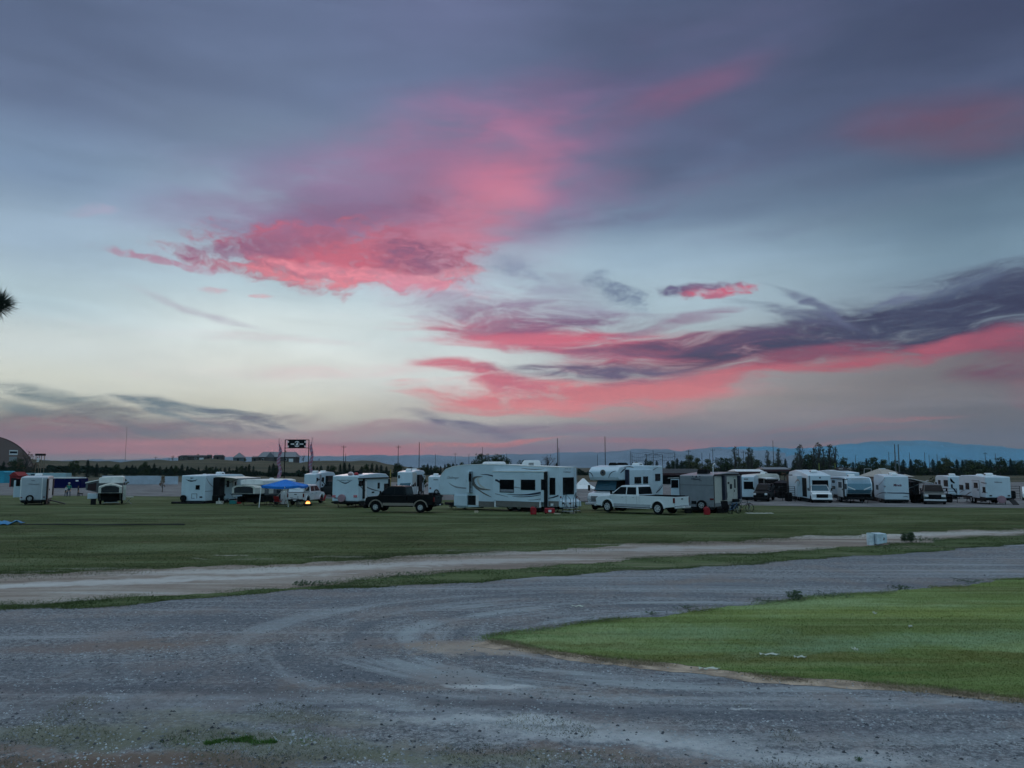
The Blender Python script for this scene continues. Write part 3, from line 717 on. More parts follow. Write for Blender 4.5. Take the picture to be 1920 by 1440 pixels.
    def wheel(s, x, y, r=0.38, w=0.24, rim=None, hub=0.6, name='wheel', parent=None, axis='y', z=None, outward=-1):
        """a wheel: tyre with tread shoulder, rim as a child"""
        z = r if z is None else z
        m = s.mb(); h = w/2
        prof = [(r*hub,-h),(r*0.86,-h),(r*0.97,-h*0.75),(r,-h*0.4),(r,h*0.4),(r*0.97,h*0.75),(r*0.86,h),(r*hub,h)]
        q0 = r*hub*0.97
        prof = [(q0,h*0.2)]+[(q0,-h*0.9)]+prof+[(q0,h*0.9)]+[(q0,h*0.2)]
        m.lathe(prof, (x, y, z), axis, 22, cap=False)
        m.lathe([(q0,-0.02),(q0,0.02)], (x, y, z), axis, 18)
        o = m.build(name, BLACK, parent or s.root, smooth=False)
        m = s.mb(); q = r*hub
        g = outward*h
        m.lathe([(q*0.97,g*0.5),(q*1.02,g*1.02),(q*0.86,g*1.02),(q*0.84,g*0.5)], (x, y, z), axis, 18, cap=False)
        m.lathe([(q*0.30,g*1.0),(q*0.26,g*0.5)], (x, y, z), axis, 10)
        for i in range(6):
            a = i*math.pi/3+0.3
            ca, sa = math.cos(a), math.sin(a)
            def P(rad, da, gg):
                aa = a+da; u, v = rad*math.cos(aa), rad*math.sin(aa)
                return (x+u, y+gg, z+v) if axis == 'y' else (x+gg, y+u, z+v)
            m.add([P(q*0.2,-.7,g*0.93),P(q*0.2,.7,g*0.93),P(q*0.95,.24,g*0.88),P(q*0.95,-.24,g*0.88)], [(0,1,2,3)])
        m.build('rim', rim or ALU, o)
        return o

_txt = {}
def text_mesh(word, bold=0.0, shear=0.0):
    c = bpy.data.curves.new('lettering', 'FONT'); c.body = word; c.extrude = 0.02; c.offset = bold; c.shear = shear; c.resolution_u = 3
    o = bpy.data.objects.new('lettering', c); col.objects.link(o)
    dg = bpy.context.evaluated_depsgraph_get(); dg.update()
    me = bpy.data.meshes.new_from_object(o.evaluated_get(dg))
    bpy.data.objects.remove(o); bpy.data.curves.remove(c)
    return me

def rv_shell(r, prof, mat, roof=True, bevel=0.06, name='body'):
    """prof: side outline as (x,z); extruded over the width"""
    m = r.mb(); m.prism(prof, 0, r.W, 'y')
    o = m.build(name, mat, r.root, bevel=bevel, seg=3)
    return o
def box_prof(r, z0, z1, front=0.5, crown=0.1, nose=0.35):
    L = r.L
    return [(0, z0), (0, z1-0.05), (0.08, z1), (L*0.3, z1+crown*0.6), (L*0.6, z1+crown), (L-front-0.4, z1+crown*0.6), (L-front*0.5, z1-0.12), (L-nose*0.3, z1-0.6), (L, z0+0.9), (L, z0+0.45), (L-nose, z0)]
def undercarriage(r, z0, wheels_x, rim=None, rad=0.36, y_near=0.16, rails=True, jacks=True, axle_y=True):
    m = r.mb()
    m.box(0.1, r.L-0.3, 0.35, 0.5, z0-0.16, z0-0.003); m.box(0.1, r.L-0.3, r.W-0.5, r.W-0.35, z0-0.16, z0-0.003)
    for x in np.linspace(0.3, r.L-0.6, 5): m.box(x, x+0.08, 0.5, r.W-0.5, z0-0.14, z0-0.02)
    m.box(0.25, r.L-0.6, 0.08, 0.34, z0-0.22, z0-0.004); m.box(0.25, r.L-0.6, r.W-0.34, r.W-0.08, z0-0.26, z0-0.004); m.box(0.9, r.L*0.4, 0.10, 0.30, z0-0.42, z0-0.261); m.box(r.L*0.62, r.L-1.0, 0.10, 0.30, z0-0.36, z0-0.261); m.box(0.4, r.L-0.8, 0.51, r.W-0.51, z0-0.28, z0-0.141)  # bulky underbelly boxes, added to deepen the shade beneath the floor
    m.box(-0.14, -0.02, 0.05, r.W-0.05, z0-0.16, z0-0.03)
    m.build('chassis', DARKM, r.root)
    for x in wheels_x:
        r.wheel(x, y_near, rad, 0.22, rim); r.wheel(x, r.W-y_near, rad, 0.22, rim, outward=1)
    if jacks:
        for x in (0.5, r.L-1.0):
            for y in (0.42, r.W-0.42):
                m = r.mb(); m.cyl((x-0.25, y, z0-0.1), (x, y, 0.03), 0.03); m.box(x-0.12, x+0.12, y-0.1, y+0.1, -0.01, 0.03)
                m.build('stabiliser_jack', DARKM, r.root)
    # tanks and step gear under the floor
    m = r.mb(); m.box(r.L*0.25, r.L*0.42, 0.5, r.W-0.5, z0-0.36, z0-0.281); m.build('tank', DARKM, r.root, bevel=0.03)
def roof_unit(r, x, z, w=0.9, d=0.7, h=0.3, mat=None, name='air_conditioner'):
    m = r.mb(); y = r.W/2
    m.loft([[(x-w/2,y-d/2,z),(x+w/2,y-d/2,z),(x+w/2,y+d/2,z),(x-w/2,y+d/2,z)],
            [(x-w/2+.04,y-d/2+.03,z+h*.7),(x+w/2-.1,y-d/2+.03,z+h*.7),(x+w/2-.1,y+d/2-.03,z+h*.7),(x-w/2+.04,y+d/2-.03,z+h*.7)],
            [(x-w/2+.12,y-d/2+.1,z+h),(x+w/2-.22,y-d/2+.1,z+h),(x+w/2-.22,y+d/2-.1,z+h),(x-w/2+.12,y+d/2-.1,z+h)]])
    o = m.build(name, mat or WHITEP, r.root, bevel=0.02)
    if name == 'air_conditioner':
        m = r.mb()
        for i in range(5): m.box(x-w/2+0.2+i*0.1, x-w/2+0.25+i*0.1, y-d/2+0.005, y-d/2+0.03, z+h*0.2, z+h*0.62)
        m.build('grille', DARKM, o)
    return o
def spare(r, face, px, py, off=0.05, rad=0.36, cover=None, rim=None):
    if face == 'e':
        y = r.e(px); z = r.ze(px, py)
        o = r.wheel(-off-0.12, y, rad, 0.22, rim, name='spare_wheel', axis='x', z=z, outward=-1, hub=0.55)
        if cover:
            m = r.mb(); m.lathe([(0.02,-0.13),(rad*0.95,-0.13),(rad+0.02,-0.1),(rad+0.02,0.1)], (-off-0.12, y, z), 'x', 24); m.build('cover', cover, o)
def tail_light(r, px, py, w=0.16, h=0.10, mat=None):
    y = r.e(px); z = r.ze(px, py)
    m = r.mb(); m.box(-0.03, 0.005, y-w/2, y+w/2, z-h/2, z+h/2); m.build('tail_light', mat or REDL, r.root, bevel=0.01)

# ---------------------------------------------------------------- pick-up trucks
def pickup(r, label, paint, nose_near=False, hub=0.6, ws=None, H=1.95, lower=None, flare=None, wr=0.42, lift=0.0, cap=False, rim=None, grille=CHROME, bumper=CHROME, group=None, board=True, bed_frac=None, cat='pickup truck'):
    """crew-cab pick-up; canonical x runs from tailgate (0) to nose (L)"""
    L, W = r.L, r.W; S = r.S
    class PM(MB):
        def add(s, vs, fs):
            if nose_near: vs = [(L-x, y, z) for x, y, z in vs]
            return MB.add(s, vs, fs)
    mk = lambda: PM(S)
    g = lift; k = L/6.2
    belt = H*0.635+g*0.2; hood = H*0.60+g*0.4; bot = 0.42+g
    bed = 2.0*k if bed_frac is None else bed_frac*L
    cab1 = L-1.25*k; xr = 1.22*k; xf = L-1.0*k      # axle positions
    ar = wr+0.10
    def arch(xc):
        return [(xc+ar*math.cos(a), wr+ar*math.sin(a)) for a in np.linspace(math.asin(min(1,max(-1,(bot-wr)/ar))), math.pi-math.asin(min(1,max(-1,(bot-wr)/ar))), 12)]
    # body ahead of the bed: cab sides and bonnet
    prof = [(bed+0.03, bot)]+[(bed+0.03, belt), (cab1, belt+0.02), (cab1+0.1, hood+0.01), (L-0.25, hood-0.06), (L-0.08, hood-0.16), (L-0.02, hood-0.4), (L-0.04, bot+0.05), (L-0.2, bot-0.02)]
    prof += arch(xf)
    m = mk(); m.prism(prof, 0.04, W-0.04, 'y'); body = m.build('body', paint, r.root, bevel=0.05, seg=3)
    # bed: two sides with wheel arches, floor
    bp = [(0.02, bot+0.1), (0.0, belt-0.02), (bed, belt), (bed, bot)]+arch(xr)
    b = mk(); b.prism(bp, 0.04, 0.13, 'y'); b.prism(bp, W-0.13, W-0.04, 'y');     b.build('bed', paint, r.root, bevel=0.02)
    m = mk(); m.box(0.06, bed, 0.175, W-0.175, bot+0.25, bot+0.30); m.box(0.04, bed, 0.131, 0.17, bot+0.2, belt+0.012); m.box(0.04, bed, W-0.17, W-0.131, bot+0.2, belt+0.012); m.box(bed-0.06, bed-0.002, 0.175, W-0.175, bot+0.305, belt+0.012); m.box(0.04, 0.08, 0.175, W-0.175, bot+0.305, belt+0.005); m.build('bed_liner', BLACK, r.root)
    m = mk(); m.box(-0.03, 0.035, 0.132, W-0.132, bot+0.16, belt-0.03); tg = m.build('tailgate', paint, r.root, bevel=0.02)
    m = mk(); m.box(-0.045, -0.031, W/2-0.12, W/2+0.12, belt-0.22, belt-0.15); m.build('handle', BLACK, tg)
    m = mk(); m.box(0.05, bed-0.03, 0.045, 0.125, belt+0.001, belt+0.03); m.box(0.3, bed-0.1, W-0.125, W-0.045, belt+0.001, belt+0.03); m.build('bed_rail', BLACK, r.root)
    # cabin
    c0, c1 = bed+0.08, cab1+0.05
    th = 0.16
    def ring(x, z, y): return [(x, y, z)]
    A = [(c0, belt), (c0+0.14, H-0.06), (c0+0.28, H), (c1-1.15*k, H), (c1-0.85*k, H-0.05), (c1, belt+0.02)]
    m = mk()
    rings = []
    for yy, sh in ((0.07, 0), (W-0.07, 0)):
        inner = yy
        rings.append([(x, (yy + (th if yy < W/2 else -th)*min(1, max(0, (z-belt)/(H-belt)))), z) for x, z in A])
    m.loft(rings); cabo = m.build('cab', paint, r.root, bevel=0.03, seg=2)
    # side windows follow the tumblehome
    z0, z1 = belt+0.06, H-0.14
    def yat(z): return 0.07+th*(z-belt)/(H-belt)
    xm = c0+(c1-c0)*0.42
    fw = lambda z: c1-0.12 - (c1-(c1-0.85*k))*(z-belt)/(H-belt)*0.98
    panes = [[(c0+0.20, z0), (c0+0.27, z1), (xm-0.04, z1), (xm-0.04, z0)], [(xm+0.05, z0), (xm+0.05, z1), (fw(z1)-0.02, z1), (fw(z0)-0.02, z0)]]
    for side in (0, 1):
        for pn in panes:
            def yy(z, d): return (yat(z)-d) if side == 0 else W-(yat(z)-d)
            m = mk(); m.loft([[(x, yy(z, 0.012), z) for x, z in pn], [(x, yy(z, -0.01), z) for x, z in pn]]); m.build('side_window', GLASS, r.root)
    # windscreen and rear glass
    def screen(xa, za, xb, zb, d, name, gl):
        m = mk(); ya, yb = yat(za)+0.07, yat(zb)+0.05
        nx = (zb-za); nz = -(xb-xa); l = math.hypot(nx, nz); nx, nz = nx/l*d, nz/l*d
        q = [(xa, ya, za), (xa, W-ya, za), (xb, W-yb, zb), (xb, yb, zb)]
        m.loft([[(x+nx, y, z+nz) for x, y, z in q], [(x-nx, y, z-nz) for x, y, z in q]]); m.build(name, gl, r.root)
    screen(c1-0.04, belt+0.07, c1-0.82*k, H-0.09, 0.018, 'windscreen', ws or (GLASS if paint is not PAINTW else GLASSL))
    screen(c0+0.02, belt+0.08, c0+0.12, H-0.12, 0.018, 'rear_window', GLASS)
    # door seams, handles
    for x in (xm, c0+0.12, c1-0.02):
        for y in (0.04, W-0.04):
            m = mk(); m.box(x-0.006, x+0.006, y-0.004, y+0.004, bot+0.08, belt-0.02); m.build('door_seam', BLACK, r.root)
    for x in (c0+0.35, xm+0.25):
        for y in (0.03, W-0.03):
            m = mk(); m.box(x, x+0.16, y-0.02, y+0.012, belt-0.17, belt-0.13); m.build('door_handle', bumper if bumper is CHROME else BLACK, r.root)
    if lower:
        for y0 in (0.03, W-0.05):
            m = mk(); m.box(xr+ar+0.05, xf-ar-0.05, y0, y0+0.02, bot-0.01, bot+0.20); m.build('rocker_panel', lower, r.root, bevel=0.01)
    # flares
    fl = flare or paint
    for xc in (xr, xf):
        for y0, y1 in ((-0.01, 0.10), (W-0.10, W+0.01)):
            pts_o = [(xc+(ar+0.07)*math.cos(a), wr+(ar+0.07)*math.sin(a)) for a in np.linspace(0.02, math.pi-0.02, 14)]
            pts_i = [(xc+(ar-0.01)*math.cos(a), wr+(ar-0.01)*math.sin(a)) for a in np.linspace(math.pi-0.02, 0.02, 14)]
            m = mk(); n = 14
            vs = [(x, y0, z) for x, z in pts_o]+[(x, y0, z) for x, z in reversed(pts_i)]+[(x, y1, z) for x, z in pts_o]+[(x, y1, z) for x, z in reversed(pts_i)]
            fs = []
            for i in range(n-1):
                fs += [(i, i+1, n+i+1, n+i), (2*n+i, 3*n+i, 3*n+i+1, 2*n+i+1), (i, 2*n+i, 2*n+i+1, i+1), (n+i, n+i+1, 3*n+i+1, 3*n+i)]
            m.add(vs, fs); m.build('wheel_arch', fl, r.root)
    # front end
    m = mk(); m.box(L-0.06, L+0.015, W*0.22, W*0.78, bot+0.16, hood-0.20); gr = m.build('grille', grille, r.root, bevel=0.02)
    m = mk()
    for i in range(4): m.box(L+0.016, L+0.028, W*0.25, W*0.75, bot+0.2+i*0.09, bot+0.25+i*0.09)
    m.build('grille_insert', BLACK, gr)
    for y0, y1 in ((0.05, W*0.215), (W*0.785, W-0.05)):
        m = mk(); m.box(L-0.10, L+0.005, y0, y1, hood-0.42, hood-0.20); m.build('headlight', CLEAR, r.root, bevel=0.03)
    m = mk(); m.box(L-0.08, L+0.12, 0.0, W, bot-0.06, bot+0.10); m.build('front_bumper', bumper, r.root, bevel=0.04)
    m = mk(); m.box(L-0.12, L+0.09, 0.06, W-0.06, bot-0.22, bot-0.062); m.build('front_valance', BLACK, r.root)
    m = mk(); m.box(-0.16, 0.0, 0.05, W-0.05, bot-0.02, bot+0.13); m.build('rear_bumper', bumper, r.root, bevel=0.03)
    for y0, y1 in ((0.015, 0.131), (W-0.131, W-0.015)):
        m = mk(); m.box(-0.02, 0.10, y0, y1, belt-0.46, belt-0.10); m.build('tail_light', REDL, r.root, bevel=0.015)
    m = mk(); m.box(-0.175, -0.161, W/2-0.16, W/2+0.16, bot+0.02, bot+0.12); m.build('licence_plate', WHITEP, r.root)
    for y, dy in ((0.0, -0.22), (W, 0.22)):
        m = mk(); x = c1-0.28; m.box(x-0.02, x+0.03, min(y, y+dy), max(y, y+dy), belt+0.08, belt+0.12); m.box(x-0.05, x+0.06, min(y+dy*0.45, y+dy), max(y+dy*0.45, y+dy), belt+0.06, belt+0.34); m.build('mirror', BLACK, r.root, bevel=0.01)
    if board:
        for y0 in (-0.10, W-0.04):
            m = mk(); m.box(xr+ar+0.1, xf-ar-0.1, y0, y0+0.14, bot-0.10, bot-0.05); m.build('running_board', bumper, r.root, bevel=0.01)
    m = mk(); m.box(0.3, L-0.4, W*0.28, W*0.72, bot-0.12, bot+0.2); m.box(xr-0.5, xr+0.5, 0.22, W-0.22, bot-0.02, bot+0.24); m.box(xf-0.5, xf+0.5, 0.22, W-0.22, bot-0.02, bot+0.24)
    m.cyl((xr, 0.2, wr), (xr, W-0.2, wr), 0.06); m.cyl((xf, 0.2, wr), (xf, W-0.2, wr), 0.06); m.build('chassis', DARKM, r.root)
    if cap:
        m = mk(); m.prism([(0.02, belt+0.025), (0.2, H-0.08), (0.4, H-0.02), (bed, H-0.02), (bed, belt+0.025)], 0.10, W-0.10, 'y'); cp = m.build('bed_cap', paint, r.root, bevel=0.03)
        for y0 in (0.085, W-0.1):
            m = mk(); m.box(0.45, bed-0.15, y0, y0+0.015, belt+0.12, H-0.16); m.build('cap_window', GLASS, cp)
    for xc in (xr, xf):
        x = L-xc if nose_near else xc
        r.wheel(x, 0.13, wr, 0.27, rim, hub=hub); r.wheel(x, W-0.13, wr, 0.27, rim, hub=hub, outward=1)
    tag(r.root, label, cat, group)
    return r

def Zm(x0, y0, s): return lambda *uv: [((x0+u/s), (y0+v/s)) for u, v in uv] if len(uv) > 1 else (x0+uv[0][0]/s, y0+uv[0][1]/s)
def rr(x0, y0, s): return lambda u0, u1, v0, v1: (x0+u0/s, x0+u1/s, y0+v0/s, y0+v1/s)

# ================================================================ the big fifth wheel in the middle
def big_fifth():
    Z = Zm(820, 820, 6.4); Q = rr(820, 820, 6.4)
    r = Rig('fifth_wheel_trailer', 1049, 961.5, 824, 10.4, 2.5, solve='W', px_w=1081)
    out = [(40,690),(24,640),(22,590),(26,535),(36,480),(54,438),(100,384),(200,348),(330,330),(500,325),(800,328),(1100,345),(1300,353),(1462,360),(1462,832),(690,840),(460,838),(250,846),(205,822),(205,690)]
    prof = []
    for u, v in out:
        px, py = Z((u, v)); x = max(0.0, r.s(px)); prof.append((x, r.zs(px, py)))
    rv_shell(r, prof, W_, bevel=0.05)
    # pale roof edge
    m = r.mb(); e = prof[4:14]
    m.loft([[(x, -0.02, z-0.03), (x, r.W+0.02, z-0.03), (x, r.W+0.02, z+0.035), (x, -0.02, z+0.035)] for x, z in e]); m.build('roof_edge', ROOF, r.root)
    zr = prof[12][1]
    # bedroom slide and its window
    sl_ = r.slab('slide_out', W_, 's', *Q(375, 424, 412, 662), t=0.28, bevel=0.015)
    r.slab('slide_trim', DARKM, 's', *Q(412, 424, 410, 664), t=0.30)
    r.window('s', *Q(379, 409, 435, 530), off=0.28)
    # living-room slide
    r.slab('slide_out', W_, 's', *Q(694, 1318, 414, 768), t=0.30, bevel=0.015)
    r.slab('slide_trim', DARKM, 's', *Q(1304, 1322, 410, 842), t=0.31)
    r.slab('slide_awning', ROOF, 's', *Q(690, 1322, 404, 414), t=0.34)
    for q in ((750,920,508,662), (1003,1175,508,632), (1245,1300,505,632)): r.window('s', *Q(*q), off=0.30)
    r.slab('window_vent', GREYD, 's', *Q(756, 914, 625, 655), t=0.01, off=0.337)
    r.window('s', *Q(1347, 1415, 485, 690))
    r.window('e', *Q(1504, 1634, 480, 686))
    # skirt
    r.slab('skirt', TAUPE, 's', *Q(500, 690, 768, 834), t=0.03)
    r.slab('skirt', TAUPE, 's', *Q(708, 1226, 770, 838), t=0.05, off=0.28)
    r.slab('corner_post', WHITEP, 's', *Q(691, 706, 768, 836), t=0.06, off=0.28)
    r.slab('corner_post', WHITEP, 's', *Q(1228, 1244, 768, 842), t=0.06, off=0.28)
    r.slab('skirt', TAUPE, 's', *Q(1332, 1455, 766, 826), t=0.02)
    r.slab('outlet_cover', WHITEP, 's', *Q(1358, 1390, 794, 822), t=0.02, off=0.022)
    # front storage hatch standing open
    r.slab('hatch_opening', DARKM, 's', *Q(370, 463, 698, 812), t=0.012)
    r.slab('hatch_door', W_, 's', *Q(212, 366, 694, 822), t=0.10, bevel=0.02)
    r.slab('hatch_frame', WHITEP, 's', *Q(466, 500, 698, 816), t=0.03)
    r.slab('latch', BLACK, 's', *Q(676, 688, 704, 744), t=0.03)
    # decals
    T = lambda *p: [Z(q) for q in p]
    r.stripe('s', T((140,545),(170,570),(230,597),(300,607),(374,612)), [0.5,1.8,3,2.6,2.4], GREYD)
    r.stripe('s', T((372,470),(352,510),(356,550),(374,580)), [.6,2,2,1.2], TAUPE)
    r.stripe('s', T((545,472),(470,476),(432,505),(440,560),(475,600),(540,622),(640,632)), [.6,3,6.5,7.5,6,3.5,.8], TAUPE)
    r.stripe('s', T((520,480),(488,492),(492,535),(520,580),(580,618),(640,628)), [.5,2.8,4,3.4,2.6,.7], SAND)
    r.stripe('s', T((460,612),(510,640),(560,672),(610,698),(652,718)), [1.2,2.6,2.8,2.2,.6], TAUPE)
    r.stripe('s', T((520,446),(590,447),(650,460),(690,472)), [.5,1.8,2.4,2.6], NAVY)
    r.stripe('s', T((696,512),(722,520),(748,538)), [4,4,3.4], NAVY, off=0.30)
    r.stripe('s', T((922,598),(960,602),(1001,610)), [2,1.8,1.2], GREYD, off=0.30)
    r.stripe('s', T((835,682),(930,690),(1050,690),(1150,680),(1240,664)), [.5,1.6,2.4,3.4,3.6], NAVY, off=0.30)
    r.stripe('s', T((900,708),(1000,714),(1100,710),(1180,700),(1240,688)), [.5,1.4,1.6,1.5,1], NAVY, off=0.30)
    r.stripe('s', T((694,676),(760,692),(850,716)), [1.4,1.4,.5], GREYD, off=0.30)
    r.stripe('s', T((1090,752),(1160,750),(1240,740)), [.5,1.2,1.6], GREYD, off=0.30)
    r.stripe('s', T((1330,732),(1390,720),(1452,698)), [1.2,2.4,2.8], NAVY)
    r.stripe('s', T((1010,370),(1080,380),(1180,384),(1280,378)), [.5,1.6,1.6,.6], TAUPE)
    r.text('s', 'Challenger', *Q(118, 262, 468, 506), GREYD, font_shear=0.35, bold=0.01)
    r.text('e', 'Challenger', *Q(1510, 1608, 404, 430), GREYD, font_shear=0.35, bold=0.01)
    for u in (1540, 1560, 1592): r.slab('emblem', GREYD, 'e', *Q(u-5, u+5, 370, 382), t=0.01)
    # back: fibreglass boot, lights, ladder
    a, b, z0, z1 = r.rect('e', *Q(1465, 1680, 742, 832))
    m = r.mb(); m.loft([[(-0.001, 0.02, z1), (-0.001, r.W-0.02, z1), (-0.001, r.W-0.02, z0), (-0.001, 0.02, z0)], [(-0.42, 0.06, z1-0.18), (-0.42, r.W-0.06, z1-0.18), (-0.45, r.W-0.06, z0), (-0.45, 0.06, z0)]])
    bt = m.build('rear_boot', W_, r.root, bevel=0.03)
    for u in (1505, 1590): r.slab('lamp', REDL if u > 1550 else BLACK, 'e', *Q(u-9, u+11, 780, 800), t=0.02, off=0.45)
    for u in (1477, 1667): r.slab('tail_light', REDL, 'e', *Q(u-8, u+8, 708, 728), t=0.03, bevel=0.01)
    m = r.mb(); yl = r.W-0.35
    for y in (yl-0.2, yl+0.2): m.tube([(-0.12, y, 1.2), (-0.12, y, zr+0.05), (0.25, y, zr+0.12)], 0.016)
    for z in np.arange(1.3, zr, 0.3): m.tube([(-0.12, yl-0.2, z), (-0.12, yl+0.2, z)], 0.013)
    m.build('ladder', ALU, r.root)
    # roof gear
    for q, nm in (((1040,1212,272,340),'air_conditioner'), ((640,792,288,330),'vent_cover'), ((566,634,303,328),'satellite_dome')):
        a, b, z0, z1 = r.rect('s', *Q(*q), -r.W/2)
        roof_unit(r, (a+b)/2, zr-0.02 if nm == 'air_conditioner' else zr+0.12, b-a, 0.8, z1-zr if nm == 'air_conditioner' else 0.3, name=nm)
    undercarriage(r, prof[14][1]+0.02, [r.s(Z((868,0))[0]), r.s(Z((975,0))[0])], rim=CHROME, rad=0.37)
    ax = r.s(Z((868,0))[0])
    for x in (r.s(Z((305,0))[0]), ):
        for y in (0.3, r.W-0.3):
            m = r.mb(); m.box(x-0.05, x+0.05, y-0.05, y+0.05, 0.02, 0.75); m.box(x-0.16, x+0.16, y-0.14, y+0.14, -0.02, 0.02); m.build('landing_leg', DARKM, r.root)
    m = r.mb(); xp = r.L-0.9; m.loft([[(xp-0.35, r.W/2-0.3, 1.25), (xp+0.35, r.W/2-0.3, 1.25), (xp+0.35, r.W/2+0.3, 1.25), (xp-0.35, r.W/2+0.3, 1.25)], [(xp-0.15, r.W/2-0.15, 0.95), (xp+0.15, r.W/2-0.15, 0.95), (xp+0.15, r.W/2+0.15, 0.95), (xp-0.15, r.W/2+0.15, 0.95)]]); m.build('hitch_pin_box', DARKM, r.root)
    # entry stairs under the door side
    tag(r.root, 'long white fifth wheel camper with taupe swooshes and four dark side windows', 'camper')
    return r
BIG = big_fifth()

# ================================================================ travel trailers
def logo_mountain(r, face, px, py, w, mat):
    """little mountain-and-tree mark above the lettering"""
    f, z = (r.s, r.zs) if face == 's' else (r.e, r.ze)
    for dx, sc_ in ((-w*0.45, 0.6), (0, 1.0), (w*0.45, 0.6)):
        a = f(px+dx); zz = z(px+dx, py); h = 0.16*sc_
        m = r.mb(); t = [(a-h*0.6, zz-h/2), (a+h*0.6, zz-h/2), (a, zz+h/2)]
        if face == 's': m.prism(t, -0.012, 0.002, 'y')
        else: m.prism(t, -0.012, 0.002, 'x')
        m.build('emblem', mat, r.root)
def awning_out(r, x0, x1, z, depth, drop, mat, arm=True):
    m = r.mb(); n = 5
    m.loft([[(x, -depth*k/n, z-drop*(k/n)**1.3) for k in range(n+1)]+[(x, -depth*k/n, z-drop*(k/n)**1.3-0.03) for k in range(n, -1, -1)] for x in np.linspace(x0, x1, 7)])
    a = m.build('awning', mat, r.root)
    m = r.mb(); m.cyl((x0, -depth, z-drop-0.02), (x1, -depth, z-drop-0.02), 0.07); m.build('roller', ALU, a)
    for x in (x0+0.05, x1-0.05):
        m = r.mb(); m.tube([(x, -0.05, z-1.5), (x, -depth*0.55, z-0.75), (x, -depth, z-drop-0.05)], 0.028); m.build('strut', DARKM, a)
def steps(r, x, z0, w=0.65, n=3, y=-0.02):
    m = r.mb()
    for i in range(n): m.box(x, x+w, y-0.28*(i+1), y-0.28*i-0.04, z0-0.18*(i+1), z0-0.18*(i+1)+0.03)
    m.box(x-0.02, x, y-0.28*n, y, z0-0.18*n, z0-0.18*n+0.04) ; m.build('entry_step', DARKM, r.root)

def trailer_grey_left():
    Q = rr(0, 800, 6)
    r = Rig('travel_trailer', 86.5, 947, 103, 6.6, 2.45, px_w=41.5)
    z0 = r.ze(60, 938); z1 = r.ze(60, 894.5)
    rv_shell(r, box_prof(r, z0, z1), material('pale_grey_gelcoat', (0.42,0.47,0.52), 0.4, vary=0.03), bevel=0.07)
    undercarriage(r, z0, [r.L*0.45, r.L*0.45+0.85])
    logo_mountain(r, 'e', 64, 900.5, 6, GREYD); r.text('e', 'Wilderness', *Q(325, 458, 636, 658), GREYD, bold=0.015)
    spare(r, 'e', 60, 934.5, rad=0.34, rim=ALU)
    r.slab('trim', WHITEP, 'e', *Q(246, 256, 580, 820), t=0.015); r.slab('trim', WHITEP, 'e', *Q(482, 494, 575, 820), t=0.015)
    tail_light(r, 44, 933); tail_light(r, 86, 932)
    # slide on the far side
    m = r.mb(); m.box(1.6, 4.4, r.W, r.W+0.78, z0+0.25, z1-0.35); so_ = m.build('slide_out', W_, r.root, bevel=0.03)
    m = r.mb(); m.box(1.57, 1.605, r.W+0.25, r.W+0.6, z0+1.35, z0+2.05); m.build('window', GLASS, so_)
    m = r.mb(); m.box(1.3, 5.2, 0.02, 0.0, z1-0.10, z1-0.03); 
    r.door('s', *Q(560, 600, 590, 800), WHITEP)
    r.slab('awning_arm', DARKM, 's', *Q(538, 548, 585, 820), t=0.1); r.slab('awning_arm', DARKM, 's', *Q(602, 610, 585, 770), t=0.1)
    roof_unit(r, 3.6, z1+0.02)
    m = r.mb(); m.box(1.0, 1.7, -1.5, -0.05, z0-0.02, z0+0.02)
    m = r.mb(); m.prism([(-0.05, z0), (-1.5, 0.08), (-1.5, 0.02), (-0.05, z0-0.07)], 1.0, 1.9, 'x'); m.build('ramp', DARKM, r.root)
    tag(r.root, 'pale grey travel trailer with a slide-out and spare tyre, farthest left on the grass', 'camper')
trailer_grey_left()

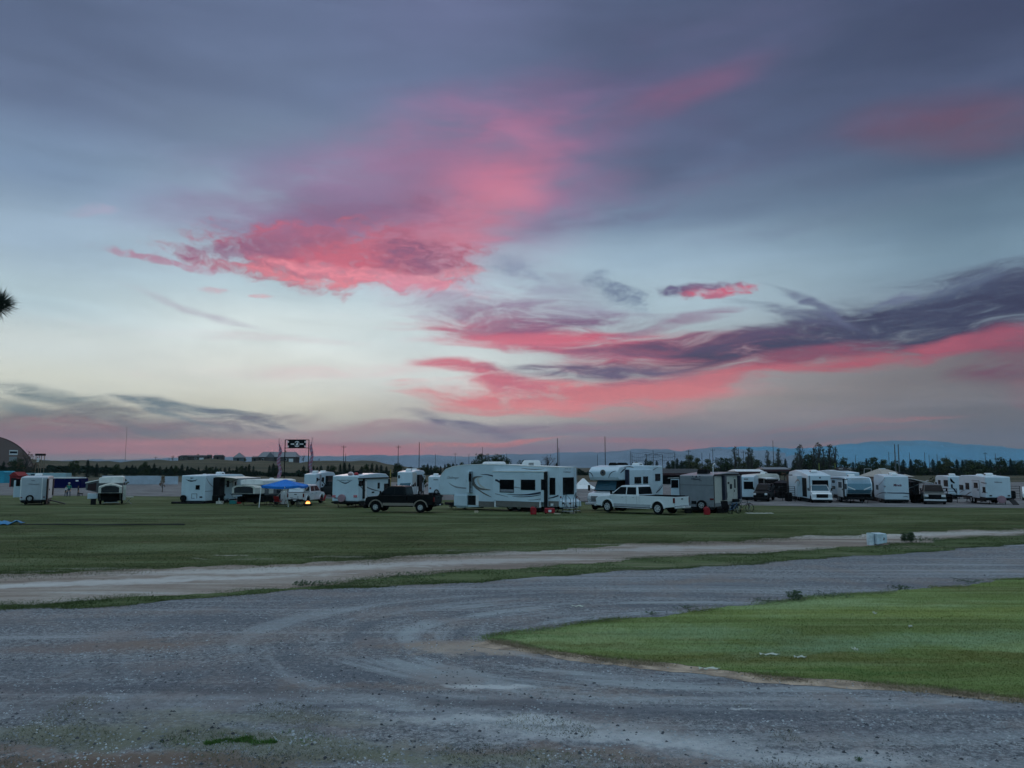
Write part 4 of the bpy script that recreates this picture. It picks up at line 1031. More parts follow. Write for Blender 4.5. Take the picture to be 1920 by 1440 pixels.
def trailer_awning():
    Q = rr(300, 800, 6)
    r = Rig('travel_trailer', 383.5, 944.5, 462, 8.6, 2.5, px_w=339.5)
    z0 = r.ze(360, 939.5); z1 = r.ze(360, 891.5)
    rv_shell(r, box_prof(r, z0, z1), W_, bevel=0.07)
    undercarriage(r, z0, [r.L*0.48, r.L*0.48+0.85], rad=0.34)
    logo_mountain(r, 'e', 360.5, 896, 5, NAVY); r.text('e', 'Wildwood', *Q(318, 412, 598, 614), NAVY, bold=0.02); r.stripe('e', [(350,899),(360,902.5),(371,899)], [.6,1.6,.6], NAVY)
    r.window('e', *Q(412, 457, 658, 708)); spare(r, 'e', 348, 934, rad=0.34, rim=DARKM)
    m = r.mb()
    for a, b, c, d in ((368,432,752,758),(368,374,752,808),(426,432,752,808),(368,404,802,808)): aa, bb, zz0, zz1 = r.rect('e', *Q(a,b,c,d)); r.plate(m, 'e', aa, bb, zz0, zz1, 0, 0.02)
    m.build('hatch_frame', GREYD, r.root)
    tail_light(r, 343, 930); r.slab('tail_light', BLACK, 'e', *Q(462, 490, 784, 800), t=0.03)
    # bumper rack at the back
    m = r.mb(); m.box(-0.75, -0.1, 0.1, r.W+0.55, z0-0.28, z0-0.16); m.box(-0.75, -0.1, r.W-0.1, r.W+0.6, z0-0.40, z0-0.05); m.build('bumper_rack', DARKM, r.root, bevel=0.02)
    # awning side
    r.slab('slide_out', DARKM, 's', *Q(606, 664, 575, 800), t=0.75)
    awning_out(r, r.L*0.22, r.L*0.80, z1-0.12, 2.6, 0.22, CREAM)
    for q in ((756,785,608,680), (842,866,612,680)): r.window('s', *Q(*q))
    r.door('s', *Q(826, 868, 600, 790), WHITEP)
    r.slab('panel_line', GREYD, 's', *Q(520, 608, 722, 728), t=0.012)
    r.slab('stove_vent', GREYD, 's', *Q(704, 724, 676, 690), t=0.03); r.slab('water_heater_door', DARKM, 's', *Q(722, 746, 754, 780), t=0.02)
    r.stripe('s', [(388,896),(393,905),(402,914)], [1,2,1.5], GREYD); r.stripe('s', [(433,925),(440,931),(447,936)], [1,2.4,1], GREYD)
    roof_unit(r, r.L*0.62, z1+0.05); roof_unit(r, r.L*0.25, z1+0.02, 0.4, 0.4, 0.14, name='roof_vent')
    tag(r.root, 'white travel trailer with its cream awning open and one square rear window', 'camper')
    return r
TA = trailer_awning()

def trailer_pink_tyre():
    Q = rr(600, 800, 6)
    r = Rig('travel_trailer', 671.5, 952, 731, 7.6, 2.45, px_w=624)
    z0 = r.ze(650, 940); z1 = r.ze(650, 892)
    rv_shell(r, box_prof(r, z0, z1, crown=0.2), W_, bevel=0.07)
    undercarriage(r, z0, [r.L*0.42, r.L*0.42+0.85])
    r.text('e', 'Northern Spirit', *Q(195, 368, 594, 616), GREYD, bold=0.02); r.stripe('e', [(637,902),(648,906),(658,902)], [.6,2.4,.6], NAVY)
    spare(r, 'e', 643.5, 934, cover=material('faded_pink_vinyl', (0.34,0.20,0.23), 0.6), rad=0.33)
    for px in (627.5, 667.5): tail_light(r, px, 930.5, 0.34, 0.22, material('pink_lens', (0.55,0.18,0.20), 0.25, coat=0.4))
    r.slab('sticker', NAVY, 'e', *Q(170, 205, 798, 808), t=0.01)
    m = r.mb(); m.box(-0.16, -0.05, 0.0, r.W, z0-0.16, z0-0.05); m.build('rear_bumper', DARKM, r.root, bevel=0.01)
    r.slab('awning_arm', DARKM, 's', *Q(484, 500, 585, 810), t=0.1); r.slab('awning_arm', DARKM, 's', *Q(770, 784, 590, 700), t=0.1)
    r.slab('awning_roller', BLACK, 's', *Q(430, 785, 573, 583), t=0.2)
    r.window('s', *Q(440, 482, 608, 668)); r.window('s', *Q(652, 674, 630, 696)); r.door('s', *Q(502, 530, 612, 800), WHITEP)
    r.window('s', *Q(724, 770, 640, 720)); r.slab('stove_vent', BLACK, 's', *Q(588, 614, 730, 746), t=0.02)
    r.stripe('s', [(682,907),(690,914),(700,918),(712,921)], [.5,2,2,.8], NAVY); r.stripe('s', [(672,908),(678,913),(682,918)], [1.5,2,1], NAVY)
    r.stripe('s', [(687,928),(696,936)], [1,1.5], GREYD)
    roof_unit(r, 2.6, z1+0.14, mat=BLACK); roof_unit(r, 5.2, z1+0.12, 0.4, 0.4, 0.14, BLACK, name='roof_vent')
    tag(r.root, 'white travel trailer with pink spare tyre cover behind the black pickup truck', 'camper')
    o = empty('storage_bag', r.root.matrix_basis @ Vector((0.7, r.S*r.W*0.45, z1+0.02)), r.root.rotation_euler.z)
    for i, (x, y, rr_, c) in enumerate(((-.3,-.15,.22,material('dusty_pink_cloth', (0.45,0.30,0.31), 0.9)), (0.1,-.55,.2,REDP), (0.35,0.1,.24,WHITEP))):
        m = MB(); m.lathe([(0.05,0),(rr_,0.03),(rr_*1.1,rr_*0.7),(rr_*0.7,rr_*1.2),(0.03,rr_*1.35)], (x, y, 0), n=9)
        if i == 0: bag = m.build('bag', c, o, smooth=True)
        else: m.build('bag', c, o, smooth=True)
    tag(o, 'pink and white bags heaped on the roof of the pink-tyred trailer', 'bags')
trailer_pink_tyre()

def trailer_grey_right():
    Q = rr(1080, 800, 6)
    r = Rig('travel_trailer', 1339.5, 962.5, 1390, 8.4, 2.55, px_w=1273)
    z0 = r.ze(1305, 951); z1 = r.ze(1305, 891)
    rv_shell(r, box_prof(r, z0, z1, crown=0.22), GREYP, bevel=0.05)
    a = 0.06; m = r.mb(); m.box(a, r.L-1.0, -0.012, 0.003, z0+0.30, z1-0.12); sp = m.build('side_panel', SAND, r.root)
    undercarriage(r, z0, [r.L*0.45, r.L*0.45+0.85])
    logo_mountain(r, 'e', 1305, 893, 15, NAVY); r.text('e', 'Wildwood', *Q(1292, 1392, 578, 600), NAVY, bold=0.03); r.text('e', 'DLX', *Q(1384, 1410, 600, 612), NAVY, bold=0.02)
    spare(r, 'e', 1315, 947, rad=0.38, rim=ALU)
    for q in ((1165,1545,655,658),): r.slab('seam', DARKM, 'e', *Q(*q), t=0.006)
    tail_light(r, 1333, 936, 0.3, 0.12); r.slab('tail_light', BLACK, 'e', *Q(1290, 1344, 836, 868), t=0.03)
    r.slab('trim', DARKM, 'e', *Q(1545, 1552, 545, 900), t=0.01); r.slab('trim', DARKM, 'e', *Q(1158, 1165, 545, 900), t=0.01)
    r.text('s', '', *Q(0,1,0,1), NAVY) if False else None
    r.slab('slide_edge', NAVY, 's', *Q(1632, 1654, 550, 825), t=0.25); r.slab('slide_edge', NAVY, 's', *Q(1806, 1824, 550, 812), t=0.25)
    r.slab('awning_roller', BLACK, 's', *Q(1550, 1830, 533, 545), t=0.14)
    r.window('s', *Q(1722, 1746, 645, 700)); r.slab('stove_vent', DARKM, 's', *Q(1698, 1716, 622, 645), t=0.03); r.slab('water_heater_door', DARKM, 's', *Q(1668, 1692, 745, 800), t=0.02)
    r.door('s', *Q(1762, 1796, 570, 850), SAND, win=Q(1768, 1784, 590, 690))
    r.stripe('s', [(1344,911),(1350,914),(1354,922)], [1,2,.6], GREYD); r.stripe('s', [(1347,930),(1344,937),(1352,942)], [1,2,.6], GREYD)
    # slide-outs on the far side
    m = r.mb(); m.box(0.8, 4.3, r.W, r.W+0.95, z0+0.15, z1-0.3); m.build('slide_out', W_, r.root, bevel=0.02)
    m = r.mb(); m.box(0.77, 0.81, r.W+0.35, r.W+0.9, z0+1.4, z0+2.0); m.build('window', GLASS, r.root)
    m = r.mb(); m.loft([[(0.75,r.W-0.05,z1-0.18),(4.4,r.W-0.05,z1-0.18),(4.4,r.W+1.15,z1-0.26),(0.75,r.W+1.15,z1-0.26)],[(0.75,r.W-0.05,z1-0.15),(4.4,r.W-0.05,z1-0.15),(4.4,r.W+1.15,z1-0.23),(0.75,r.W+1.15,z1-0.23)]]); m.build('slide_awning', ROOF, r.root)
    roof_unit(r, 2.0, z1+0.1, 1.0, 0.8, 0.34, BLACK); roof_unit(r, 5.4, z1+0.16, 0.45, 0.45, 0.16, BLACK, name='roof_vent')
    m = r.mb(); m.tube([(1.0, 0.3, z1+0.05), (1.05, 0.3, z1+0.75), (1.5, 0.3, z1+0.9)], 0.03); m.build('antenna', WHITEP, r.root)
    tag(r.root, 'grey-backed travel trailer with sand coloured side behind the white crew-cab pickup', 'camper')
    return r
TG = trailer_grey_right()

# ================================================================ class C motorhome
def motorhome():
    Q = rr(1080, 800, 6)
    r = Rig('motorhome', 1161, 958, 1242.5, 8.2, 2.5, px_w=1098)
    zc0 = r.ze(1130, 900.5); zc1 = r.ze(1130, 874.5)
    L = r.L
    z1 = r.zs(1200, 873); z0 = 0.75
    prof = [(0.05, zc0), (-0.12, zc0+0.25), (-0.16, zc0+0.7), (-0.05, zc1-0.28), (0.25, zc1-0.04), (0.9, zc1+0.02), (1.6, z1+0.03), (L-0.05, z1), (L, z1-0.08), (L, z0), (1.9, z0), (1.9, zc0)]
    rv_shell(r, prof, W_, bevel=0.10)
    # cab: bonnet, windscreen, grille
    xo = -0.75
    m = r.mb(); m.prism([(xo+0.05, 0.55), (xo, 1.15), (xo+0.1, 1.38), (xo+0.95, 1.52), (1.2, 1.55), (1.95, 1.55), (1.95, 0.5)], 0.22, r.W-0.22, 'y'); m.build('cab', PAINTW, r.root, bevel=0.08)
    m = r.mb(); m.loft([[(0.18,0.30,1.54),(1.9,0.30,1.54),(1.9,r.W-0.30,1.54),(0.18,r.W-0.30,1.54)],[(0.62,0.42,zc0+0.01),(1.9,0.42,zc0+0.01),(1.9,r.W-0.42,zc0+0.01),(0.62,r.W-0.42,zc0+0.01)]]); m.build('cab_pillar', DARKM, r.root)
    m = r.mb(); m.loft([[(0.16,0.38,1.6),(0.16,r.W-0.38,1.6),(0.60,r.W-0.50,zc0-0.05),(0.60,0.50,zc0-0.05)],[(0.13,0.38,1.62),(0.13,r.W-0.38,1.62),(0.57,r.W-0.50,zc0-0.03),(0.57,0.50,zc0-0.03)]]); m.build('windscreen', GLASSL, r.root)
    m = r.mb(); m.box(xo-0.02, xo+0.03, 0.55, r.W-0.55, 0.72, 1.18); g = m.build('grille', CHROME, r.root, bevel=0.02)
    m = r.mb()
    for i in range(4): m.box(xo-0.03, xo-0.018, 0.6, r.W-0.6, 0.76+i*0.1, 0.82+i*0.1)
    m.build('grille_insert', BLACK, g)
    for y in (0.38, r.W-0.38):
        m = r.mb(); m.lathe([(0.02,-0.05),(0.13,-0.04),(0.15,0.0),(0.15,0.06)], (xo, y, 0.98), 'x', 16); m.build('headlight', CLEAR, r.root)
        m = r.mb(); m.lathe([(0.152,-0.01),(0.19,-0.02),(0.2,0.05)], (xo, y, 0.98), 'x', 16); m.build('headlight_ring', CHROME, r.root)
    m = r.mb(); m.box(xo-0.16, xo-0.02, 0.1, r.W-0.1, 0.45, 0.64); m.build('front_bumper', CHROME, r.root, bevel=0.04)
    for y in (0.0, r.W):
        d = -0.3 if y == 0 else 0.3
        m = r.mb(); m.box(0.28, 0.34, min(y, y+d), max(y, y+d), 1.72, 1.76); m.box(0.24, 0.36, min(y+d*0.5, y+d), max(y+d*0.5, y+d), 1.55, 2.0); m.build('mirror', BLACK, r.root)
    # emblem and swooshes on the overcab
    ey = r.W*0.5; ez = (zc0+zc1)/2
    m = r.mb(); m.lathe([(0.20,-0.012),(0.25,-0.012),(0.25,0.02),(0.20,0.02),(0.20,-0.012)], (-0.165, ey, ez+0.05), 'x', 20); em = m.build('emblem', TAUPE, r.root)
    m = r.mb(); m.prism([(ey-0.1, ez-0.06), (ey+0.02, ez+0.2), (ey+0.12, ez-0.02), (ey, ez+0.02)], -0.18, -0.15, 'x'); m.build('compass_needle', NAVY, em)
    r.stripe('e', [(1101,885),(1106,886),(1110,890),(1112,895)], [.5,1.4,1.4,.5], NAVY, off=0.15); r.stripe('e', [(1155,883),(1148,885),(1143,890),(1141,896)], [.5,1.4,1.4,.5], NAVY, off=0.15)
    r.stripe('s', [(1163,887),(1168,882),(1174,877)], [1,3,1], NAVY); r.stripe('s', [(1170,876),(1180,875),(1188,877)], [1,2,1], TAUPE)
    r.slab('slide_out', W_, 's', *Q(558, 830, 486, 720), t=0.3, bevel=0.02); r.slab('slide_trim', NAVY, 's', *Q(550, 562, 482, 700), t=0.31)
    r.window('s', *Q(655, 728, 566, 640), off=0.3); r.window('s', *Q(752, 806, 560, 640), off=0.3); r.window('s', *Q(888, 944, 530, 610))
    r.stripe('s', [(1221,885),(1226,880),(1234,876)], [1,2.4,.8], GREYD); r.stripe('s', [(1213,912),(1217,905),(1214,898)], [.6,1.8,.8], NAVY)
    r.stripe('s', [(1229,924),(1236,918),(1242,910)], [2,2.6,1.6], NAVY); r.stripe('s', [(1231,921),(1236,914),(1242,906)], [1,1.6,1], GREYD)
    r.stripe('s', [(1210,880),(1204,888),(1201,893)], [.5,1.4,.5], GREYD)
    for x, nm, c in ((1.6,'roof_vent',BLACK),(3.2,'air_conditioner',BLACK),(6.0,'air_conditioner',WHITEP)): roof_unit(r, x, z1+0.01, 0.9 if nm == 'air_conditioner' else 0.4, 0.7, 0.24, c, name=nm)
    m = r.mb(); m.box(0, L-0.3, 0.35, r.W-0.35, 0.5, 0.745); m.build('chassis', DARKM, r.root)
    for x in (0.35, L-2.6):
        r.wheel(x, 0.3, 0.4, 0.26, CHROME); r.wheel(x, r.W-0.3, 0.4, 0.26, CHROME, outward=1)
    tag(r.root, 'white class C motorhome with compass emblem over its cab and chrome round headlights', 'motorhome')
motorhome()

# ================================================================ pickups near the middle
r = Rig('pickup_truck', 1264, 966.5, 1115.5, 6.5, 2.0, solve='W', px_w=1291)
pickup(r, 'white long-bed crew-cab pickup with chrome wheels, parked before the motorhome', PAINTW, H=2.02, wr=0.42, lower=material('silver_paint', (0.34,0.37,0.39), 0.3, coat=0.6), rim=CHROME, lift=0.05, bed_frac=0.425)
r = Rig('pickup_truck', 814, 962, 684.5, 6.0, 2.0, solve='W', px_w=829)
pickup(r, 'lifted black pickup with tan wheel arches parked left of the fifth wheel camper', PAINTK, H=1.98, wr=0.40, hub=0.48, lift=0.10, flare=TANP, lower=TANP, rim=CHROME, bumper=DARKM, grille=DARKM, bed_frac=0.39, board=False)
# white pickup beside the fire, seen from behind on its right
r = Rig('pickup_truck', 569.5, 947.5, 611, 5.9, 2.0, px_w=540)
pickup(r, 'white pickup with dark bed cap behind the blue canopy and campfire', PAINTW, H=1.95, wr=0.41, cap=True, rim=DARKM, bumper=DARKM, bed_frac=0.3, board=False)
# white pickup facing us on the right
r = Rig('pickup_truck', 1523, 943.5, 1505, 5.8, 2.0, px_w=1559)
pickup(r, 'white pickup with dark grille facing the camera, nose to the gravel lane', PAINTW, nose_near=True, H=1.93, wr=0.41, rim=DARKM, bumper=PAINTW, grille=DARKM, bed_frac=0.3, board=False)
r = Rig('pickup_truck', 1733, 946, 1722, 5.8, 2.05, px_w=1771)
pickup(r, 'dark green-black pickup with chrome bumper facing the camera between two wire pens', material('dark_green_paint', (0.02,0.04,0.04), 0.3, coat=0.5), nose_near=True, H=1.98, wr=0.43, rim=DARKM, bumper=CHROME, grille=DARKM, bed_frac=0.3, board=False)
r = Rig('pickup_truck', 1415.5, 941.5, 1450, 5.6, 2.0, px_w=1413) if False else Rig('pickup_truck', 1440, 941.5, 1452, 5.6, 2.0, px_w=1413)
pickup(r, 'black pickup with bed cap facing the camera in shade, right of the sand-sided trailer', PAINTK, nose_near=True, H=1.95, wr=0.41, cap=True, rim=DARKM, bumper=DARKM, grille=DARKM, bed_frac=0.3, board=False)
r = Rig('pickup_truck', 766.5, 935, 790, 5.6, 2.0, px_w=741)
pickup(r, 'white pickup facing the camera, mostly hidden behind the lifted black pickup', PAINTW, nose_near=True, H=2.15, wr=0.41, rim=DARKM, bumper=CHROME, grille=DARKM, bed_frac=0.3, board=False)
r = Rig('pickup_truck', 632, 933, 600, 5.6, 2.0, px_w=640)
pickup(r, 'charcoal pickup half hidden behind the trailer with pink tyre cover', PAINTG, nose_near=False, H=2.05, wr=0.41, rim=DARKM, bumper=DARKM, grille=DARKM, bed_frac=0.3, board=False)

# ================================================================ more campers
def simple_rv(name, cx, by, far, L, w, ytop, ybot, label, mat=W_, cat='camper', crown=0.15, axles=True, front_cap=None, jacks=True, ac=(0.35,), bevel=0.06, prof=None, solve='L'):
    r = Rig(name, cx, by, far, L, 2.5, px_w=w, solve=solve)
    pe = (cx+(w if w is not None else cx))/2
    z0 = r.ze(pe, ybot); z1 = r.ze(pe, ytop)
    rv_shell(r, prof(r, z0, z1) if prof else box_prof(r, z0, z1, crown=crown), mat, bevel=bevel)
    if axles: undercarriage(r, z0, [r.L*0.46, r.L*0.46+0.85], jacks=jacks)
    for f in ac: roof_unit(r, r.L*f, z1+crown*0.5)
    r.z0, r.z1 = z0, z1
    tag(r.root, label, cat); return r

# small white trailer tucked behind the fifth wheel's nose
r = simple_rv('travel_trailer', 827, 934, 834, 6.0, 804.5, 893.5, 924, 'small plain white trailer tucked behind the nose of the fifth wheel camper', ac=(0.3,))
r.slab('lettering', GREYD, 'e', 813, 822, 898.5, 900.5, t=0.01); r.slab('tail_light', REDL, 'e', 806, 808.5, 914, 917, t=0.03); spare(r, 'e', 819, 922, rad=0.3, rim=ALU)
# camper behind the lifted pickup
r = simple_rv('travel_trailer', 772, 934, 797, 8.0, 745.5, 885, 924, 'white and cream camper with a rounded roofline seen above the lifted black pickup', ac=(0.3, 0.7), crown=0.25)
r.window('e', 747, 750, 891, 897); r.slab('side_panel', SAND, 's', 774, 781, 886, 922, t=0.02); r.slab('slide_out', DARKM, 's', 782, 788, 890, 922, t=0.3)
r.window('s', 790, 793, 893, 905); r.stripe('s', [(788,886),(794,884),(797,890),(797,902)], [1,2.4,2.4,1], WHITEP)
# camper behind the pink-tyred trailer
r = simple_rv('fifth_wheel_trailer', 592, 931, 630, 9.0, 587.5, 889, 921, 'white camper with dark side panels behind the pickup by the campfire', ac=(0.25, 0.62), crown=0.3)
r.slab('side_panel', GREYD, 's', 600, 603, 890, 915, t=0.02); r.window('s', 604, 608, 895, 903); r.window('s', 594, 597, 896, 902); r.stripe('s', [(593,905),(599,899),(606,903),(612,911)], [1,3,3,1], DARKM); r.slab('slide_out', DARKM, 's', 611, 624, 892, 918, t=0.4)
# right-hand row ---------------------------------------------------------
r = simple_rv('travel_trailer', 1415, 938, 1421, 7.0, 1386, 893.5, 932, 'pale blue-white camper with wide dark rear window just right of the sand-sided trailer', ac=())
r.window('e', 1393.5, 1411, 903, 917); r.slab('stripe', GREYD, 'e', 1394, 1402, 897, 900, t=0.01)
r = simple_rv('travel_trailer', 1413, 932, 1462, 8.2, 1408, 890.5, 925, 'cream camper with two wide dark side windows behind the black shaded pickup', mat=CREAM, ac=(0.6,))
r.window('s', 1417, 1430, 898, 909); r.window('s', 1432.5, 1458, 899, 911)
awning_out(r, r.L*0.2, r.L*0.62, r.z1-0.35, 1.2, 0.15, WHITEP)
r = simple_rv('fifth_wheel_trailer', 1517, 942.5, 1476.5, 10.4, 1556.5, 891, 935, 'tall white fifth wheel camper with wide black rear window behind the white pickup', crown=0.55, ac=(0.25, 0.62))
r.window('e', 1521.5, 1551.5, 900.5, 913.5); r.slab('trim', GREYD, 'e', 1515.5, 1518, 892, 935, t=0.01); r.slab('emblem', NAVY, 'e', 1535, 1538, 894.5, 897, t=0.01)
r.slab('slide_out', W_, 's', 1486, 1502, 892, 930, t=0.5); r.slab('slide_trim', DARKM, 's', 1479.5, 1485, 890, 925, t=0.35); r.slab('side_panel', BLACK, 's', 1503, 1511, 896, 931, t=0.02)
r.stripe('s', [(1489,906),(1494,900),(1498,903),(1496,911)], [1,3,3,1], TAUPE, off=0.5)
r = simple_rv('travel_trailer', 1589, 936, 1530, 9.5, 1592, 886, 928, 'white camper showing only its roof between the tall fifth wheel and the blue-nosed trailer', crown=0.3, ac=(0.4,))
m = r.mb(); m.prism([(r.L*0.3, r.z1+0.2), (r.L*0.42, r.z1+0.62), (r.L*0.5, r.z1+0.3)], 0.4, 1.6, 'y'); m.build('roof_cover', DARKM, r.root)

def blue_nose():
    Q = rr(1380, 800, 6)
    def prof(r, z0, z1):
        return [(0.55, z0+0.05), (0.42, z0+0.30), (0.0, z0+0.75), (0.05, z0+1.4), (0.35, z1-0.25), (0.6, z1-0.05), (1.0, z1+0.05), (r.L*0.5, z1+0.12), (r.L-0.1, z1), (r.L, z1-0.1), (r.L, z0+0.05)]
    r = simple_rv('travel_trailer', 1588.5, 944, 1556.5, 7.8, 1634, 896, 932, 'travel trailer with steel blue front cap and white chevrons beside the white pickup', prof=prof, crown=0.1, ac=(0.45,))
    z0, z1, W = r.z0, r.z1, r.W
    # moulded cap: a shell just proud of the nose
    nose = [(0.36, z0+0.36), (-0.02, z0+0.76), (0.03, z0+1.4), (0.33, z1-0.24), (0.58, z1-0.03)]
    m = r.mb(); m.loft([[(x, 0.12 if 0 < i < 4 else 0.2, z), (x, W-0.12 if 0 < i < 4 else W-0.2, z), (x+0.05, W-0.12, z+0.01), (x+0.05, 0.12, z+0.01)] for i, (x, z) in enumerate(nose)]); m.build('front_cap', AQUA, r.root, bevel=0.02)
    m = r.mb(); m.prism([(0.5, z0-0.1), (0.33, z0+0.30), (0.42, z0+0.32), (0.56, z0-0.1)], 0.1, W-0.1, 'y'); m.build('nose_guard', BLACK, r.root)
    for a, b in ((0.16, 0.85), (W-0.16, W-0.85)):
        m = r.mb(); m.loft([[(-0.03, a, z0+1.0), (-0.03, a, z0+1.12), (0.0, a, z0+1.12), (0.0, a, z0+1.0)], [(-0.03, b, z0+0.70), (-0.04, b, z0+0.82), (0.0, b, z0+0.82), (0.0, b, z0+0.70)]]); m.build('chevron', WHITEP, r.root)
    m = r.mb(); m.box(0.06, 0.12, W*0.2, W*0.8, z0+1.83, z0+1.93); m.build('stripe', ALU, r.root)
    r.door('s', *Q(1132, 1200, 602, 788), WHITEP, win=Q(1146, 1184, 622, 686))
    r.window('s', *Q(1074, 1104, 603, 632)); r.window('s', *Q(1074, 1106, 668, 702)); r.window('s', *Q(1214, 1234, 645, 702)); r.slab('trim', DARKM, 's', *Q(1060, 1250, 582, 590), t=0.08); r.slab('awning_arm', DARKM, 's', *Q(1198, 1210, 590, 790), t=0.06)
    m = r.mb(); m.tube([(0.3, W*0.3, z0-0.12), (-1.1, W/2, z0-0.12), (0.3, W*0.7, z0-0.12)], 0.05); m.tube([(-0.9, W/2, z0+0.1), (-0.9, W/2, 0.02)], 0.04); m.build('drawbar', DARKM, r.root)
blue_nose()

def lettered():
    Q = rr(1600, 800, 6)
    r = simple_rv('travel_trailer', 1659.5, 944, 1636.5, 7.0, 1702, 893, 937, 'white trailer with navy waistline and small red-black lettering, awning poles at its right', ac=(0.3,), crown=0.2)
    r.text('e', 'Mirada', *Q(440, 532, 644, 672), material('maroon_decal', (0.12,0.02,0.05), 0.4), font_shear=0.2, bold=0.03)
    r.stripe('e', [(1660,924),(1675,924.5),(1690,924.5),(1702,925.5)], [1.2,1.8,2,2], NAVY); r.stripe('e', [(1690,931.5),(1696,931),(1700,932)], [.5,1,.5], NAVY)
    r.stripe('s', [(1640,930),(1645,926),(1652,924),(1659,924)], [.6,1.4,1.8,1.6], NAVY); r.stripe('s', [(1643,912),(1651,905),(1658,896)], [1,2,1.4], GREYD)
    r.window('s', *Q(246, 270, 655, 708)); r.slab('emblem', GREYD, 's', *Q(330, 352, 664, 680), t=0.01)
    roof_unit(r, r.L*0.12, r.z1+0.05, 0.5, 0.6, 0.25, name='roof_vent')
    for x, z, x2, z2 in ((0.5, r.z1-0.2, 0.5, 2.1), (2.6, r.z1-1.5, 2.6, 2.4)):
        m = r.mb(); m.tube([(x, r.W+0.02, z), (x2, r.W+2.4, z2)], 0.045); m.build('awning_pole', ALU, r.root)
    m = r.mb(); m.loft([[(0.5, r.W+0.01, r.z1-0.15), (3.5, r.W+0.01, r.z1-0.15), (3.5, r.W+0.01, r.z1-0.19), (0.5, r.W+0.01, r.z1-0.19)], [(0.5, r.W+1.6, r.z1-0.7), (3.5, r.W+1.6, r.z1-0.7), (3.5, r.W+1.6, r.z1-0.74), (0.5, r.W+1.6, r.z1-0.74)]]); m.build('awning', DARKM, r.root)
lettered()
r = simple_rv('travel_trailer', 1779.5, 936, 1752, 7.5, 1801, 893.5, 928, 'white camper with black swoosh on its rear between dark pickup and right-hand trailer', ac=(0.25,), crown=0.1)
r.stripe('e', [(1781,897),(1783,902),(1788,906)], [2,4,2], BLACK); r.window('e', 1781, 1784, 908, 915); r.stripe('e', [(1783,914),(1787,918),(1790,924)], [1,3,2], NAVY)
r.window('s', 1757.5, 1762, 900, 912); r.window('s', 1768, 1775.5, 900, 912); r.window('s', 1752.6, 1755, 904, 912)

def right_trailer():
    Q = rr(1600, 800, 6)
    r = simple_rv('travel_trailer', 1850, 946.5, 1795.5, 8.4, 1892.5, 894, 933.5, 'white trailer farthest right with side door, three dark windows and pink tyre cover', ac=(0.30,), crown=0.12)
    r.door('s', *Q(1322, 1404, 606, 798), material('door_skin', (0.47,0.54,0.60), 0.4), win=Q(1346, 1390, 630, 690))
    for q in ((1180,1224,654,710), (1250,1290,632,706), (1440,1470,678,738)): r.window('s', *Q(*q))
    r.text('e', 'Wilderness', *Q(1574, 1662, 616, 634), GREYD, bold=0.03)
    for px in (1854, 1888): tail_light(r, px, 929.5, 0.22, 0.12, BLACK)
    spare(r, 'e', 1872.5, 936.5, cover=material('faded_pink_vinyl', (0.34,0.20,0.23), 0.6), rad=0.36, off=0.1)
    r.stripe('s', [(1796,925),(1801,921),(1808,918)], [.6,1.6,.6], GREYD); r.stripe('s', [(1807,929),(1813,925),(1819,922)], [.8,2.2,.6], NAVY); r.stripe('s', [(1837,904),(1842,905.5),(1848,906)], [1,2,1.4], NAVY); r.stripe('s', [(1838,924),(1841,923),(1849,924.5)], [1,1.8,.6], NAVY)
    roof_unit(r, r.L*0.1, r.z1+0.05, 0.4, 0.4, 0.12, name='roof_vent'); roof_unit(r, r.L*0.62, r.z1+0.05, 0.6, 0.6, 0.2, name='roof_vent')
    m = r.mb(); m.prism([(-0.05, 0.62), (-0.05, 0.5), (-1.3, 0.02), (-1.5, 0.02)], r.W-0.3, r.W+0.2, 'y'); m.build('ramp', DARKM, r.root)
    steps(r, r.L*0.33, r.z0)
right_trailer()

